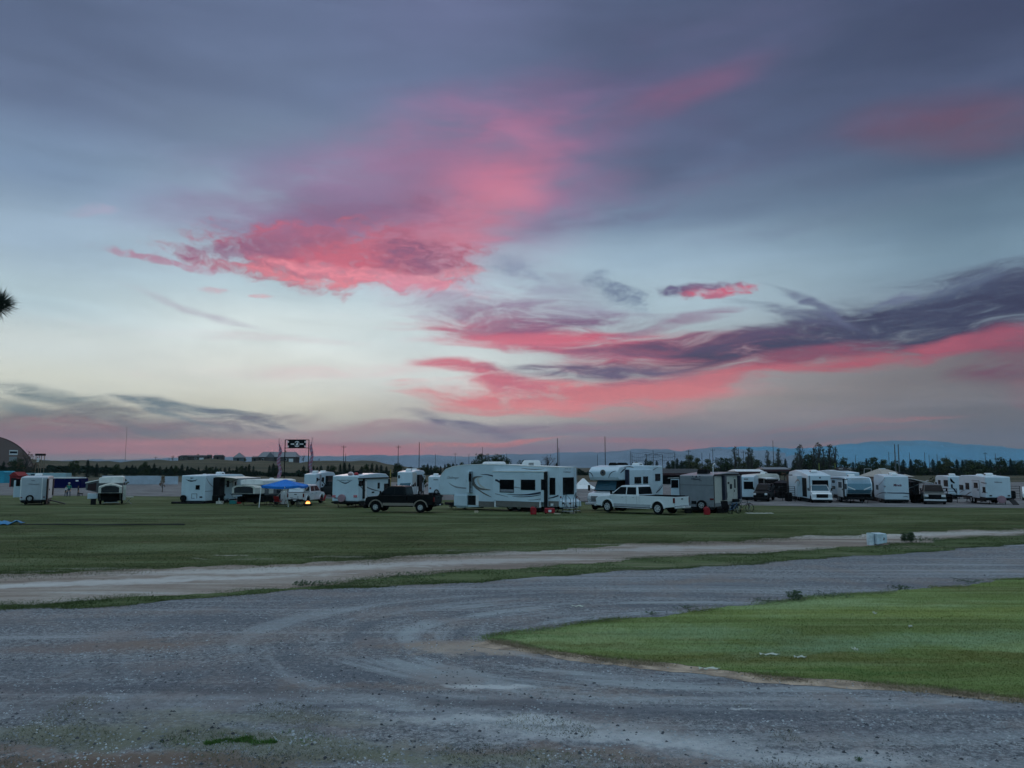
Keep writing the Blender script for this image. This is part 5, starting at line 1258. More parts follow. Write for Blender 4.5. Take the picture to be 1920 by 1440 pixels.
# ================================================================ pop-up tent campers
def popup_white():
    r = Rig('tent_camper', 229, 946, 236, 5.6, 2.3, px_w=187)
    e = r.ze; z = lambda v: e(208, v)
    W = r.W
    m = r.mb(); m.box(0.0, r.L-0.6, 0.0, W, z(939), z(925)); m.build('body', DARKM, r.root, bevel=0.03)
    m = r.mb(); m.prism([(0.0, z(906)), (W, z(906)), (W, z(896)), (W*0.9, z(894.5)), (W*0.12, z(893)), (0, z(894.5))], -0.05, r.L-0.6, 'x'); m.build('roof', ROOF, r.root, bevel=0.05)
    m = r.mb(); m.box(0.1, r.L-0.8, 0.05, W-0.05, z(925)+0.001, z(906)-0.001); m.build('tent_wall', CANVD, r.root)
    # bed end towards us: arched canvas with mesh window
    yb = [0.06, 0.06, W*0.28, W*0.5, W*0.72, W-0.06, W-0.06]; zb = [z(924), z(911), z(907), z(905), z(907), z(911), z(924)]
    m = r.mb(); m.loft([[(0.08, y, zz) for y, zz in zip(yb, zb)], [(-1.2, y, zz if i in (0, 6) else zz-0.12) for i, (y, zz) in enumerate(zip(yb, zb))]]); m.build('bed_end', CANVAS, r.root)
    yw = [W*0.14, W*0.14, W*0.3, W*0.5, W*0.7, W*0.86, W*0.86]; zw = [z(921), z(912), z(909), z(908), z(909), z(912), z(921)]
    m = r.mb(); m.prism(list(zip(yw, [q-0.1 for q in zw])), -1.23, -1.19, 'x'); m.build('mesh_window', MESHD, r.root)
    m = r.mb(); m.box(-1.25, 0.0, 0.1, W-0.1, z(925.5), z(923.8)); m.build('bunk_board', DARKM, r.root)
    for y in (0.2, W-0.2):
        m = r.mb(); m.tube([(-1.1, y, z(925)), (-0.05, y, 0.5)], 0.025); m.build('support_pole', ALU, r.root)
    # side bed at the left
    m = r.mb(); y0, y1 = W, W+1.15
    m.loft([[(0.3, y0, z(924)), (0.3, y0, z(900)), (2.1, y0, z(900)), (2.1, y0, z(924))], [(0.3, y1, z(918)), (0.3, y1, z(905)), (2.1, y1, z(905)), (2.1, y1, z(918))]]); m.build('bed_end', CANVD, r.root)
    m = r.mb(); m.loft([[(0.2, y0, z(899)), (2.2, y0, z(899)), (2.2, y0, z(900.5)), (0.2, y0, z(900.5))], [(0.2, y1+0.05, z(904)), (2.2, y1+0.05, z(904)), (2.2, y1+0.05, z(906)), (0.2, y1+0.05, z(906))]]); m.build('awning', ROOF, r.root)
    m = r.mb(); m.prism([(y0+0.22, z(920)), (y0+0.22, z(905)), (y1-0.2, z(908)), (y1-0.15, z(918))], 0.27, 0.295, 'x'); m.build('mesh_window', material('maroon_mesh', (0.03,0.012,0.016), 0.8), r.root)
    m = r.mb(); m.box(0.3, 1.6, W+0.05, W+0.95, z(935), z(925)); m.build('storage_box', W_, r.root, bevel=0.03)
    m = r.mb(); m.box(0.35, 0.9, W+0.2, W+0.65, 0.0, z(935.3)); m.build('step_box', DARKM, r.root, bevel=0.02)
    m = r.mb(); m.box(0.0, 0.35, -0.28, -0.01, z(938), z(910)); m.build('side_curtain', CANVAS, r.root)
    for y in (0.1, W-0.1): r.wheel(2.4, y, 0.3, 0.2, ALU, outward=-1 if y < 1 else 1)
    m = r.mb(); m.box(-0.12, -0.02, 0.3, W*0.75, z(942.6), z(941.4)); m.build('bumper', ALU, r.root)
    m = r.mb(); m.box(0.2, 4.4, 0.5, W-0.5, 0.25, z(939)-0.002); m.build('chassis', DARKM, r.root)
    tag(r.root, 'pop-up tent camper with white roof and dark mesh bed end at left', 'tent camper')
popup_white()

def popup_dark():
    Z = lambda u: 300+u/6
    r = Rig('tent_camper', 489, 948, 560, 6.0, 2.4, px_w=447)
    z = lambda v: r.ze(468, v); zs = lambda v: r.zs(510, v)
    W = r.W
    m = r.mb(); m.box(0.6, r.L-0.5, 0.0, W, z(941), z(928)); m.build('body', PAINTG, r.root, bevel=0.04)
    m = r.mb(); m.prism([(0.0, z(909)), (W, z(909)), (W, z(901)), (W*0.8, z(899)), (W*0.2, z(899)), (0, z(901))], 0.3, r.L-0.4, 'x'); m.build('roof', ROOF, r.root, bevel=0.05)
    m = r.mb(); m.box(0.5, r.L-0.6, 0.04, W-0.04, z(928)+0.001, z(909)-0.001); m.build('tent_wall', CANVD, r.root)
    ys = [0.0, 0.0, W*0.12, W*0.5, W*0.88, W, W]; zs_ = [z(925), z(914), z(910.5), z(909), z(910.5), z(914), z(925)]
    m = r.mb(); m.loft([[(0.5, y, q) for y, q in zip(ys, zs_)], [(-0.9, y, q) for y, q in zip(ys, zs_)]]); m.build('bed_end', CANVAS, r.root)
    yw = [W*0.10, W*0.10, W*0.2, W*0.5, W*0.8, W*0.9, W*0.9]; zw = [z(924), z(915), z(912.5), z(911.5), z(912.5), z(915), z(924)]
    m = r.mb(); m.prism(list(zip(yw, zw)), -0.93, -0.89, 'x'); m.build('mesh_window', MESHD, r.root)
    m = r.mb(); m.box(-0.95, 0.6, 0.02, W-0.02, z(927), z(925)-0.002); m.build('bunk_board', DARKM, r.root)
    m = r.mb(); m.prism([(0.02, z(941)), (W*0.55, z(941)), (W*0.6, z(930)), (0.02, z(930))], 0.0, 0.59, 'x'); m.build('front_trunk', PAINTG, r.root, bevel=0.03)
    m = r.mb(); m.lathe([(0.05,0),(0.34,0.05),(0.37,0.55),(0.05,0.6)], (0.0, W*0.86, z(942)), n=12); m.build('gas_bottle_cover', BLACK, r.root)
    m = r.mb(); m.box(0.25, r.L-0.7, 0.5, W-0.5, 0.28, z(941)-0.002); m.build('chassis', DARKM, r.root)
    for x in (2.6,): 
        r.wheel(x, 0.12, 0.32, 0.2, ALU); r.wheel(x, W-0.12, 0.32, 0.2, ALU, outward=1)
    for y in (0.4, W-0.4):
        m = r.mb(); m.cyl((0.3, y, z(941)), (0.3, y, 0.0), 0.03); m.build('stabiliser_jack', DARKM, r.root)
    roof_unit(r, 3.4, z(899), 0.4, 0.4, 0.12, name='roof_vent')
    # side screens seen under the canopy
    for i, (a, b) in enumerate(((1.2, 1.9), (2.5, 3.1), (3.5, 4.2))):
        m = r.mb(); m.box(a, b, 0.01, 0.04, z(926), z(911)); m.build('side_screen', CANVAS if i != 1 else MESHD, r.root)
    tag(r.root, 'dark-bodied tent camper with arched mesh window beside the blue canopy', 'tent camper')
popup_dark()

# ================================================================ camp things
BLUEF = material('blue_canopy_fabric', (0.004,0.16,0.56), 0.7, vary=0.06, scale=2)
def canopy_blue():
    g0 = ground(485.5, 951); D = g0.y; sc_ = scale_at(D)
    k = lambda px: (px-960)/F_PX*D
    o = empty('canopy', (k(524), D+1.5, tz(k(524), D)))
    base = tz(0, D)
    z = lambda v: top_z(v, D)-o.location.z
    ze_ = z(912.5); zp = z(899.5)
    W2 = (565-494)/sc_/2; D2 = 1.55
    cx = k((565+494)/2)-o.location.x
    m = MB()
    # hipped fabric roof with sagging edges and a short valance
    n = 8; ring_e = []; corners = [(-W2,-D2),(W2,-D2),(W2,D2),(-W2,D2)]
    for c in range(4):
        a, b = corners[c], corners[(c+1) % 4]
        for i in range(n):
            u = i/n; ring_e.append((cx+a[0]*(1-u)+b[0]*u, a[1]*(1-u)+b[1]*u, ze_+0.10*(2*u-1)**2))
    rings = []
    for t_, s_ in ((0,1.0),(0.3,0.74),(0.65,0.40),(1.0,0.03)):
        rings.append([(cx+(p[0]-cx)*s_, p[1]*s_, p[2]*(1-t_)+zp*t_+0.05*math.sin(t_*3.14)*(-1)) for p in ring_e])
    vl = [(p[0], p[1], p[2]-0.20) for p in ring_e]
    m.loft([vl]+rings, cap=False)
    roof = m.build('canopy_roof', BLUEF, o)
    sm = roof.modifiers.new('thick', 'SOLIDIFY'); sm.thickness = 0.01
    feet = [(485.5, 951), (541.5, 949.5)]
    for (tx, ty), ft in ((corners[0], feet[0]), (corners[1], None)):
        pass
    legs = [((cx-W2, -D2), ground(485.5, 951.2)), ((cx+W2*0.23, -D2), ground(541, 950.5)), ((cx-W2*0.1, D2), ground(505, 946)), ((cx+W2, D2), ground(557, 944.5))]
    for (x, y), f in legs:
        m = MB(); f = f-o.location; m.cyl((x, y, ze_-0.02), (f.x, f.y, 0.0), 0.042, 0.036, 6); m.box(f.x-0.07, f.x+0.07, f.y-0.07, f.y+0.07, -0.01, 0.02); m.build('leg', WHITEP, o)
    m = MB()
    for a, b in ((0,1),(1,2),(2,3),(3,0)):
        A, B = corners[a], corners[b]; m.tube([(cx+A[0]*.98, A[1]*.98, ze_-0.03), (cx+(A[0]+B[0])*.49, (A[1]+B[1])*.49, ze_-0.30), (cx+B[0]*.98, B[1]*.98, ze_-0.03)], 0.015)
        m.tube([(cx+A[0]*.98, A[1]*.98, ze_-0.30), (cx+(A[0]+B[0])*.49, (A[1]+B[1])*.49, ze_-0.02), (cx+B[0]*.98, B[1]*.98, ze_-0.30)], 0.015)
    m.build('truss', ALU, o)
    tag(o, 'bright blue pop-up canopy on splayed pale legs beside the campfire', 'canopy')
canopy_blue()

def put(name, px, py, label, cat, rz=0.0, group=None):
    o = empty(name, ground(px, py), rz); tag(o, label, cat, group); return o
# cooler box, drinks, fridge, red chair and so on under the canopy
o = put('table', 510, 946.5, 'grey folding table under the blue canopy', 'table')
m = MB(); m.box(-0.75,0.75,-0.35,0.35,0.44,0.48); m.build('tabletop', material('grey_plastic', (0.25,0.27,0.28), 0.5), o, bevel=0.01)
for x in (-.65,.65):
    for y in (-.28,.28):
        m = MB(); m.cyl((x,y,0),(x*.96,y*.96,0.44),0.02); m.build('leg', DARKM, o)
g = o.location
def cool(name, dx, dz, w, d, h, body, lid, label, cat):
    o = empty(name, (g.x+dx, g.y, g.z+dz)); tag(o, label, cat)
    m = MB(); m.box(-w/2,w/2,-d/2,d/2,0,h*0.8); b = m.build('body', body, o, bevel=0.02)
    m = MB(); m.box(-w/2-0.01,w/2+0.01,-d/2-0.01,d/2+0.01,h*0.8+0.002,h); m.build('lid', lid, o, bevel=0.015)
    m = MB(); m.tube([(-w/2,0,h*0.55),(-w/2-0.05,0,h*0.6),(-w/2-0.05,0,h*0.95),(-w/2,0,h)],0.012); m.build('handle', DARKM, o)
    return o
BLUEP = material('blue_plastic', (0.03,0.10,0.32), 0.4)
cool('cool_box', -0.32, 0.482, 0.6, 0.42, 0.42, WHITEP, WHITEP, 'white cool box on the table under the blue canopy', 'cool box')
o = cool('cool_box', 0.30, 0.482, 0.55, 0.40, 0.40, BLUEP, WHITEP, 'blue cool box with white lid on the table under the canopy', 'cool box')
m = MB(); m.prism([(-0.10,-0.02),(0.10,-0.02),(0.06,0.24),(-0.04,0.26)], -0.215, -0.205, 'y'); q = m.build('label_patch', WHITEP, o); q.location.z = 0.03
o = put('fridge', 530.5, 946, 'pale upright camping fridge under the right side of the blue canopy', 'fridge')
m = MB(); m.box(-0.32,0.32,-0.3,0.3,0.05,1.3); b = m.build('cabinet', WHITEP, o, bevel=0.03)
m = MB(); m.box(-0.31,0.31,-0.34,-0.302,0.45,1.28); d = m.build('door', WHITEP, o, bevel=0.02)
m = MB(); m.box(0.22,0.25,-0.38,-0.342,0.7,1.0); m.build('handle', ALU, d)
m = MB(); m.box(-0.28,0.28,-0.26,0.26,0,0.049); m.build('foot', DARKM, o)
def camp_chair(px, py, rz, fabric, label, group=None, s=1.0):
    o = put('camp_chair', px, py, label, 'camp chair', rz, group)
    m = MB(); m.loft([[(-.28*s,-.25*s,.42*s),(.28*s,-.25*s,.42*s),(.28*s,-.25*s,.40*s),(-.28*s,-.25*s,.40*s)],[(-.25*s,.0,.37*s),(.25*s,.0,.37*s),(.25*s,.0,.35*s),(-.25*s,.0,.35*s)],[(-.27*s,.24*s,.40*s),(.27*s,.24*s,.40*s),(.27*s,.24*s,.38*s),(-.27*s,.24*s,.38*s)]]); m.build('seat', fabric, o)
    m = MB(); m.loft([[(-.28*s,.22*s,.40*s),(.28*s,.22*s,.40*s),(.28*s,.25*s,.40*s),(-.28*s,.25*s,.40*s)],[(-.29*s,.36*s,.92*s),(.29*s,.36*s,.92*s),(.29*s,.39*s,.92*s),(-.29*s,.39*s,.92*s)]]); m.build('backrest', fabric, o)
    for sx in (-1,1):
        m = MB(); m.cyl((sx*.28*s,-.28*s,0),(sx*.28*s,.30*s,.42*s),.013*s); m.build('leg', DARKM, o)
        m = MB(); m.cyl((sx*.28*s,.30*s,0),(sx*.28*s,-.28*s,.60*s),.013*s); m.build('leg', DARKM, o)
        m = MB(); m.box(sx*.28*s-.04*s,sx*.28*s+.04*s,-.28*s,.30*s,.60*s,.62*s); m.build('armrest', fabric, o)
    return o
camp_chair(521.5, 948, R(160), REDP, 'red folding camp chair under the blue canopy')
camp_chair(513, 949.5, R(140), BLACK, 'black folding camp chair under the canopy, left of the red one')
camp_chair(546, 947, R(80), BLACK, 'dark camp chair with a person sitting in it by the fire')
camp_chair(603, 945, R(-60), REDP, 'dark red camp chair beside the front wheel of the white pickup')
# campfire
def campfire():
    o = put('campfire', 577, 948.5, 'small campfire with bright flames in a metal ring beside the pickup', 'campfire')
    m = MB(); m.lathe([(0.36,0.0),(0.38,0.22),(0.35,0.22),(0.33,0.02),(0.36,0.0)], cap=False, n=18); m.build('fire_ring', DARKM, o)
    char = material('charred_wood', (0.02,0.015,0.012), 0.9)
    for a in (0.3, 1.6, 2.6):
        m = MB(); m.cyl((math.cos(a)*-.28, math.sin(a)*-.28, .08),(math.cos(a)*.26, math.sin(a)*.26, .24),.05,.045,8); m.build('log', char, o)
    fm = bpy.data.materials.new('flame'); fm.use_nodes = True; t = fm.node_tree; t.nodes.clear()
    e = N(t,'ShaderNodeEmission'); tc = N(t,'ShaderNodeTexCoord').outputs['Object']; sp = N(t,'ShaderNodeSeparateXYZ'); t.links.new(tc, sp.inputs[0])
    t.links.new(ramp(t, maprange(t, sp.outputs[2], 0.1, 0.75, kind='LINEAR'), [(0,(1,.55,.2,1)),(0.5,(1,.30,.06,1)),(1,(.8,.08,.01,1))]), e.inputs[0]); e.inputs[1].default_value = 3
    ou = N(t,'ShaderNodeOutputMaterial'); t.links.new(e.outputs[0], ou.inputs[0])
    for dx, dy, h, rr_ in ((0,0,.30,.12),(-.14,.05,.22,.09),(.14,-.03,.24,.10),(.03,-.13,.18,.08)):
        m = MB(); m.lathe([(0.03,.10),(rr_,.2),(rr_*.9,.2+h*.3),(rr_*.45,.2+h*.65),(0.01,.2+h)], (dx,dy,0), n=8); m.build('flame', fm, o, smooth=True)
campfire()

# ---------------------------------------------------------------- people
SKIN = material('skin', (0.38,0.22,0.16), 0.6); HAIR = material('brown_hair', (0.03,0.02,0.014), 0.8)
def skinned(name, pts, edges, rad, root_i=0):
    me = bpy.data.meshes.new(name); me.from_pydata(pts, edges, [])
    o = bpy.data.objects.new(name, me); col.objects.link(o)
    sk = o.modifiers.new('skin', 'SKIN'); sk.use_smooth_shade = True
    for i, v in enumerate(me.skin_vertices[0].data):
        v.radius = (rad[i], rad[i]) if not isinstance(rad[i], tuple) else rad[i]
        v.use_root = (i == root_i)
    ss = o.modifiers.new('sub', 'SUBSURF'); ss.levels = 1; ss.render_levels = 1
    dg = bpy.context.evaluated_depsgraph_get(); dg.update()
    m2 = bpy.data.meshes.new_from_object(o.evaluated_get(dg)); bpy.data.objects.remove(o)
    return m2
def person(px, py, rz, label, top, legs, pose='stand', s=1.0, hat=None, shoes=BLACK, loc=None):
    st = pose == 'stand'
    J = {}
    if st:
        J = dict(pelvis=(0,0,.95), belly=(0,0,1.12), chest=(0,.0,1.32), neck=(0,0,1.48), head=(0,-.02,1.58), crown=(0,-.01,1.70))
        for sx, n in ((-1,'l'),(1,'r')):
            J.update({n+'hip':(sx*.10,0,.90), n+'knee':(sx*.12,-.02+.05*sx,.49), n+'ank':(sx*.13,.02+.10*sx,.09), n+'toe':(sx*.15,-.15+.10*sx,.035),
                      n+'sho':(sx*.19,0,1.42), n+'elb':(sx*.25,.03,1.14), n+'wri':(sx*.24,-.08-.05*sx,.90), n+'hand':(sx*.235,-.11-.05*sx,.82)})
    else:
        J = dict(pelvis=(0,.05,.50), belly=(0,.12,.66), chest=(0,.20,.86), neck=(0,.22,1.02), head=(0,.18,1.12), crown=(0,.19,1.24))
        for sx, n in ((-1,'l'),(1,'r')):
            J.update({n+'hip':(sx*.10,.0,.48), n+'knee':(sx*.13,-.42,.50), n+'ank':(sx*.13,-.72,.12), n+'toe':(sx*.14,-.84,.10),
                      n+'sho':(sx*.19,.20,.96), n+'elb':(sx*.26,.05,.72), n+'wri':(sx*.22,-.18,.66), n+'hand':(sx*.20,-.26,.64)})
    rad = dict(pelvis=(.15,.11), belly=(.13,.10), chest=(.16,.11), neck=.055, head=(.085,.10), crown=(.07,.08))
    for n in 'lr': rad.update({n+'hip':.10, n+'knee':.062, n+'ank':.042, n+'toe':.035, n+'sho':.062, n+'elb':.045, n+'wri':.03, n+'hand':.038})
    E = [('pelvis','belly'),('belly','chest'),('chest','neck'),('neck','head'),('head','crown')]
    for n in 'lr': E += [('pelvis',n+'hip'),(n+'hip',n+'knee'),(n+'knee',n+'ank'),(n+'ank',n+'toe'),('chest',n+'sho'),(n+'sho',n+'elb'),(n+'elb',n+'wri'),(n+'wri',n+'hand')]
    # fingers and thumb
    for sx, n in ((-1,'l'),(1,'r')):
        h = Vector(J[n+'hand']); d = (h-Vector(J[n+'wri'])).normalized(); side = Vector((0,1,0)) if st else Vector((1,0,0))
        for i in range(4):
            q = h+side*(i-1.5)*0.02
            J[f'{n}f{i}'] = tuple(q+d*(0.045)); rad[f'{n}f{i}'] = .010; J[f'{n}g{i}'] = tuple(q+d*(0.085+0.01*(i in (1,2)))+Vector((0,-.012,-.01))); rad[f'{n}g{i}'] = .008
            E += [(n+'hand', f'{n}f{i}'), (f'{n}f{i}', f'{n}g{i}')]
        J[n+'th'] = tuple(h+side*-0.05+d*0.02); rad[n+'th'] = .011; E.append((n+'hand', n+'th'))
    keys = list(J); idx = {k: i for i, k in enumerate(keys)}
    pts = [tuple(c*s for c in J[k]) for k in keys]
    rd = [tuple(c*s for c in rad[k]) if isinstance(rad[k], tuple) else rad[k]*s for k in keys]
    me = skinned('person', pts, [(idx[a], idx[b]) for a, b in E], rd)
    for mm in (SKIN, top, legs, shoes): me.materials.append(mm)
    P = {k: Vector(J[k])*s for k in keys}
    part_of = {}
    for p in me.polygons:
        c = Vector(p.center); k = min(P, key=lambda q: (P[q]-c).length)
        if k in ('neck','head','crown') or k[1:] in ('wri','hand','th') or (len(k) == 3 and k[1] in 'fg'): i = 0
        elif k in ('belly','chest') or k[1:] in ('sho','elb'): i = 1
        elif k[1:] in ('toe',): i = 3
        else: i = 2
        p.material_index = i
    o = bpy.data.objects.new('person', me); col.objects.link(o)
    o.location = ground(px, py) if loc is None else loc; o.rotation_euler = (0,0,rz)
    hd = P['head']; cr = P['crown']
    m = MB(); m.lathe([(0.02*s,.17*s),(.075*s,.155*s),(.105*s,.09*s),(.107*s,.02*s),(.09*s,-.03*s)], (hd.x, hd.y+0.025*s, hd.z), n=12, cap=False); m.build('hair', HAIR, o, smooth=True)
    m = MB()
    for sx in (-1,1): m.lathe([(0.002,-.005*s),(.013*s,0),(.002,.006*s)], (hd.x+sx*.032*s, hd.y-.092*s, hd.z+.035*s), 'y', 6)
    m.build('eye', BLACK, o)
    m = MB(); m.loft([[(hd.x-.012*s,hd.y-.095*s,hd.z+.03*s),(hd.x+.012*s,hd.y-.095*s,hd.z+.03*s),(hd.x,hd.y-.08*s,hd.z+.03*s)],[(hd.x-.016*s,hd.y-.115*s,hd.z-.005*s),(hd.x+.016*s,hd.y-.115*s,hd.z-.005*s),(hd.x,hd.y-.08*s,hd.z-.01*s)]]); m.build('nose', SKIN, o)
    if hat:
        m = MB(); m.lathe([(.19*s,.0),(.12*s,.015*s),(.108*s,.03*s),(.10*s,.11*s),(.02*s,.135*s)], (hd.x, hd.y, hd.z+.055*s), n=14); m.build('hat', hat, o, smooth=True)
    tag(o, label, 'person'); return o
JEANS = material('blue_jeans', (0.03,0.05,0.09), 0.8); GREENT = material('green_cotton', (0.05,0.26,0.19), 0.9); WHT = material('white_cotton', (0.6,0.62,0.62), 0.9); DKC = material('dark_cotton', (0.012,0.014,0.02), 0.9)
person(128.5, 931.5, R(15), 'person in green top and pale wide-brimmed hat by the navy trailer', GREENT, JEANS, s=1.05, hat=material('straw_hat', (0.42,0.46,0.42), 0.8))
person(123.5, 931, R(-20), 'smaller person in white top left of the one in green', WHT, JEANS, s=0.82)
person(146, 930.5, R(120), 'person dressed in dark clothes standing right of the green-topped one', DKC, DKC, s=0.82)
ch = ground(546, 947)
person(0, 0, R(80), 'person in dark clothes and pale cap sitting with legs toward the campfire', DKC, material('khaki_cloth', (0.20,0.17,0.15), 0.9), pose='sit', s=1.0, hat=WHT, loc=ch)
# a small dark dog on the gravel by the dark-dressed person
def dog():
    g = ground(151.5, 930)
    sz = 0.72
    pts = [(0,0,.42),(.22,0,.44),(-.22,0,.43),(.36,0,.56),(.46,0,.60),(.56,0,.56),(-.36,0,.50),(-.46,0,.60),
           (.22,.07,.40),(.23,.08,.22),(.22,.08,.03),(.22,-.07,.40),(.23,-.08,.22),(.22,-.08,.03),(-.22,.08,.36),(-.17,.08,.28),(-.27,.08,.18),(-.24,.08,.03),(-.22,-.08,.36),(-.17,-.08,.28),(-.27,-.08,.18),(-.24,-.08,.03)]
    ed = [(0,1),(0,2),(1,3),(3,4),(4,5),(2,6),(6,7),(1,8),(8,9),(9,10),(1,11),(11,12),(12,13),(2,14),(14,15),(15,16),(16,17),(2,18),(18,19),(19,20),(20,21)]
    rd = [.11,.13,.10,.08,.075,.04,.03,.02]+[.05,.03,.025,.05,.03,.025]+[.06,.045,.028,.025]*2
    pts = [tuple(c*sz for c in p_) for p_ in pts]; rd = [q_*sz for q_ in rd]
    me = skinned('dog', pts, ed, rd); me.materials.append(material('dark_fur', (0.015,0.014,0.016), 0.9))
    o = bpy.data.objects.new('dog', me); col.objects.link(o); o.location = g; o.rotation_euler = (0,0,R(200))
    m = MB()
    for y in (-.06,.06): m.loft([[(.42,y-.02,.64),(.46,y-.02,.65),(.46,y+.02,.65),(.42,y+.02,.64)],[(.41,y,.72),(.415,y,.72),(.415,y+.003,.72),(.41,y+.003,.72)]])
    ea = m.build('ear', MATS['dark_fur'], o); ea.scale = (sz,)*3
    tag(o, 'small dark dog standing beside the person in dark clothes', 'dog')
dog()

# ---------------------------------------------------------------- red fuel cans, generator, boards
def jerry(px, py, label, s=1.0):
    o = put('fuel_can', px, py, label, 'fuel can', R(8))
    m = MB(); m.prism([(-.19*s,0),(.19*s,0),(.19*s,.36*s),(.10*s,.47*s),(-.15*s,.47*s),(-.19*s,.40*s)], -.10*s, .10*s, 'y'); m.build('body', REDP, o, bevel=0.03)
    m = MB(); m.tube([(-.12*s,0,.47*s),(-.10*s,0,.53*s),(.02*s,0,.53*s),(.05*s,0,.47*s)], .015*s); m.build('handle', REDP, o)
    m = MB(); m.cyl((.13*s,0,.42*s),(.20*s,0,.54*s),.03*s,.02*s); m.build('spout', BLACK, o)
    return o
jerry(1000, 964.8, 'red fuel can on the grass under the fifth wheel\'s wide slide-out', 1.1)
jerry(1325.5, 965, 'red fuel can at the rear corner of the grey-backed trailer', 1.1)
o = put('generator', 1030.5, 963.5, 'red portable generator below the rear corner of the fifth wheel', 'generator')
m = MB(); m.box(-.36,.36,-.22,.22,.06,.42); m.build('housing', REDP, o, bevel=0.05)
m = MB(); m.tube([(-.38,0,.1),(-.38,0,.50),(.38,0,.50),(.38,0,.1)], .018); m.build('frame', DARKM, o)
m = MB(); m.box(-.10,.12,-.235,-.221,.14,.30); m.build('panel', WHITEP, o)
for x in (-.28,.28):
    m = MB(); m.cyl((x,-.18,0),(x,-.18,.06),.04); m.build('foot', BLACK, o)
for px, py, w, lab in ((1044.5, 964, .5, 'short pale board on the grass right of the red generator'), (1073, 963, .35, 'small pale wood block under the fifth wheel\'s rear boot'), (893, 961, .3, 'pale block under the nose end of the fifth wheel')):
    m = MB(); m.box(-w/2,w/2,-.1,.1,0,.07 if w > .4 else .14); q = m.build('wood_block', material('pale_pine', (0.45,0.38,0.28), 0.8), bevel=0.005); q.location = ground(px, py); tag(q, lab, 'wood block')
# entry steps beside the fifth wheel's rear
def stair(px, py, label, rz=0, n=4):
    o = put('entry_steps', px, py, label, 'steps', rz)
    for i in range(n):
        m = MB(); m.box(-.4,.4,.22*i,.22*i+.24,.2*(i+1)-.03,.2*(i+1)); m.build('tread', ALU, o)
    for x in (-.42,.42):
        m = MB(); m.tube([(x,0,0),(x,.22*n,.2*n)], .025); m.tube([(x,.1,.2),(x,.1,1.05),(x,.22*n,.2*n+.75),(x,.22*n,.0)], .018); m.build('rail', DARKM, o)
stair(1064, 963.5, 'aluminium entry steps with rails under the back of the fifth wheel', R(-20))
stair(1080, 962.5, 'narrow folding steps behind the fifth wheel near the motorhome bumper', R(30), 3)
# clutter by the sand-sided trailer: bicycles
def bicycle(px, py, rz, label, frame_mat, group='bicycles by the sand-sided trailer'):
    o = put('bicycle', px, py, label, 'bicycle', rz, group)
    for x in (-.52,.52):
        m = MB(); ring = [(x+.33*math.cos(a),0,.34+.33*math.sin(a)) for a in np.linspace(0,2*math.pi,20)]; m.tube(ring, .022, 5); w = m.build('wheel', BLACK, o)
        m = MB()
        for i in range(8): a = i*math.pi/4; m.tube([(x,0,.34),(x+.31*math.cos(a),0,.34+.31*math.sin(a))], .004, 3)
        m.build('spokes', ALU, w)
    m = MB()
    for a, b in (((-.52,.34),(-.12,.34)),((-.12,.34),(-.2,.78)),((-.2,.78),(-.52,.34)),((-.12,.34),(.35,.72)),((-.19,.74),(.34,.80)),((.52,.34),(.33,.86))): m.tube([(a[0],0,a[1]),(b[0],0,b[1])], .018, 6)
    m.build('frame', frame_mat, o)
    m = MB(); m.tube([(.33,-.28,.95),(.33,-.1,.93),(.33,.1,.93),(.33,.28,.95)], .014); m.tube([(.33,0,.86),(.33,0,.93)], .014); m.build('handlebar', BLACK, o)
    m = MB(); m.loft([[(-.34,-.07,.84),(-.34,.07,.84),(-.34,.07,.87),(-.34,-.07,.87)],[(-.08,-.02,.84),(-.08,.02,.84),(-.08,.02,.87),(-.08,-.02,.87)]]); m.build('saddle', BLACK, o)
bicycle(1377, 963.5, R(40), 'blue bicycle leaning at the front corner of the sand-sided trailer', material('blue_enamel', (0.03,0.12,0.25), 0.3))
bicycle(1394, 961, R(10), 'black bicycle standing right of the blue one by the sand-sided trailer', DARKM)
bicycle(551, 950.5, R(5), 'dark bicycle parked in front of the seated person by the canopy', DARKM, group=None)
o = put('camp_kitchen', 1388, 958, 'low grey camp table with dark gear beside the two bicycles', 'camp table')
m = MB(); m.box(-.8,.8,-.4,.4,.66,.70); m.build('tabletop', material('grey_plastic', (0.25,0.27,0.28), 0.5), o)
for x in (-.7,.7):
    m = MB(); m.tube([(x,-.35,0),(x,.35,.66)], .02); m.tube([(x,.35,0),(x,-.35,.66)], .02); m.build('leg', DARKM, o)
m = MB(); m.box(-.6,-.1,-.25,.2,.702,.95); m.build('stove', DARKM, o, bevel=.02)
camp_chair(1364, 963.5, R(20), BLACK, 'dark camp chair left of the bicycles by the sand-sided trailer')
for px, py, s_, mt, lab in ((1350, 962, .6, DARKM, 'dark storage tub beneath the sand-sided trailer, right of the fuel can'), (1358, 961, .5, BLACK, 'black storage tub next to the dark one under the sand-sided trailer'), (1290, 962.5, .55, DARKM, 'dark storage tub behind the white long-bed pickup\'s tailgate')):
    o = put('storage_tub', px, py, lab, 'storage tub')
    m = MB(); m.loft([[(-.4*s_,-.28*s_,0),(.4*s_,-.28*s_,0),(.4*s_,.28*s_,0),(-.4*s_,.28*s_,0)],[(-.46*s_,-.33*s_,.55*s_),(.46*s_,-.33*s_,.55*s_),(.46*s_,.33*s_,.55*s_),(-.46*s_,.33*s_,.55*s_)]]); m.build('body', mt, o)
    m = MB(); m.box(-.5*s_,.5*s_,-.36*s_,.36*s_,.552*s_,.62*s_); m.build('lid', mt, o, bevel=.01)
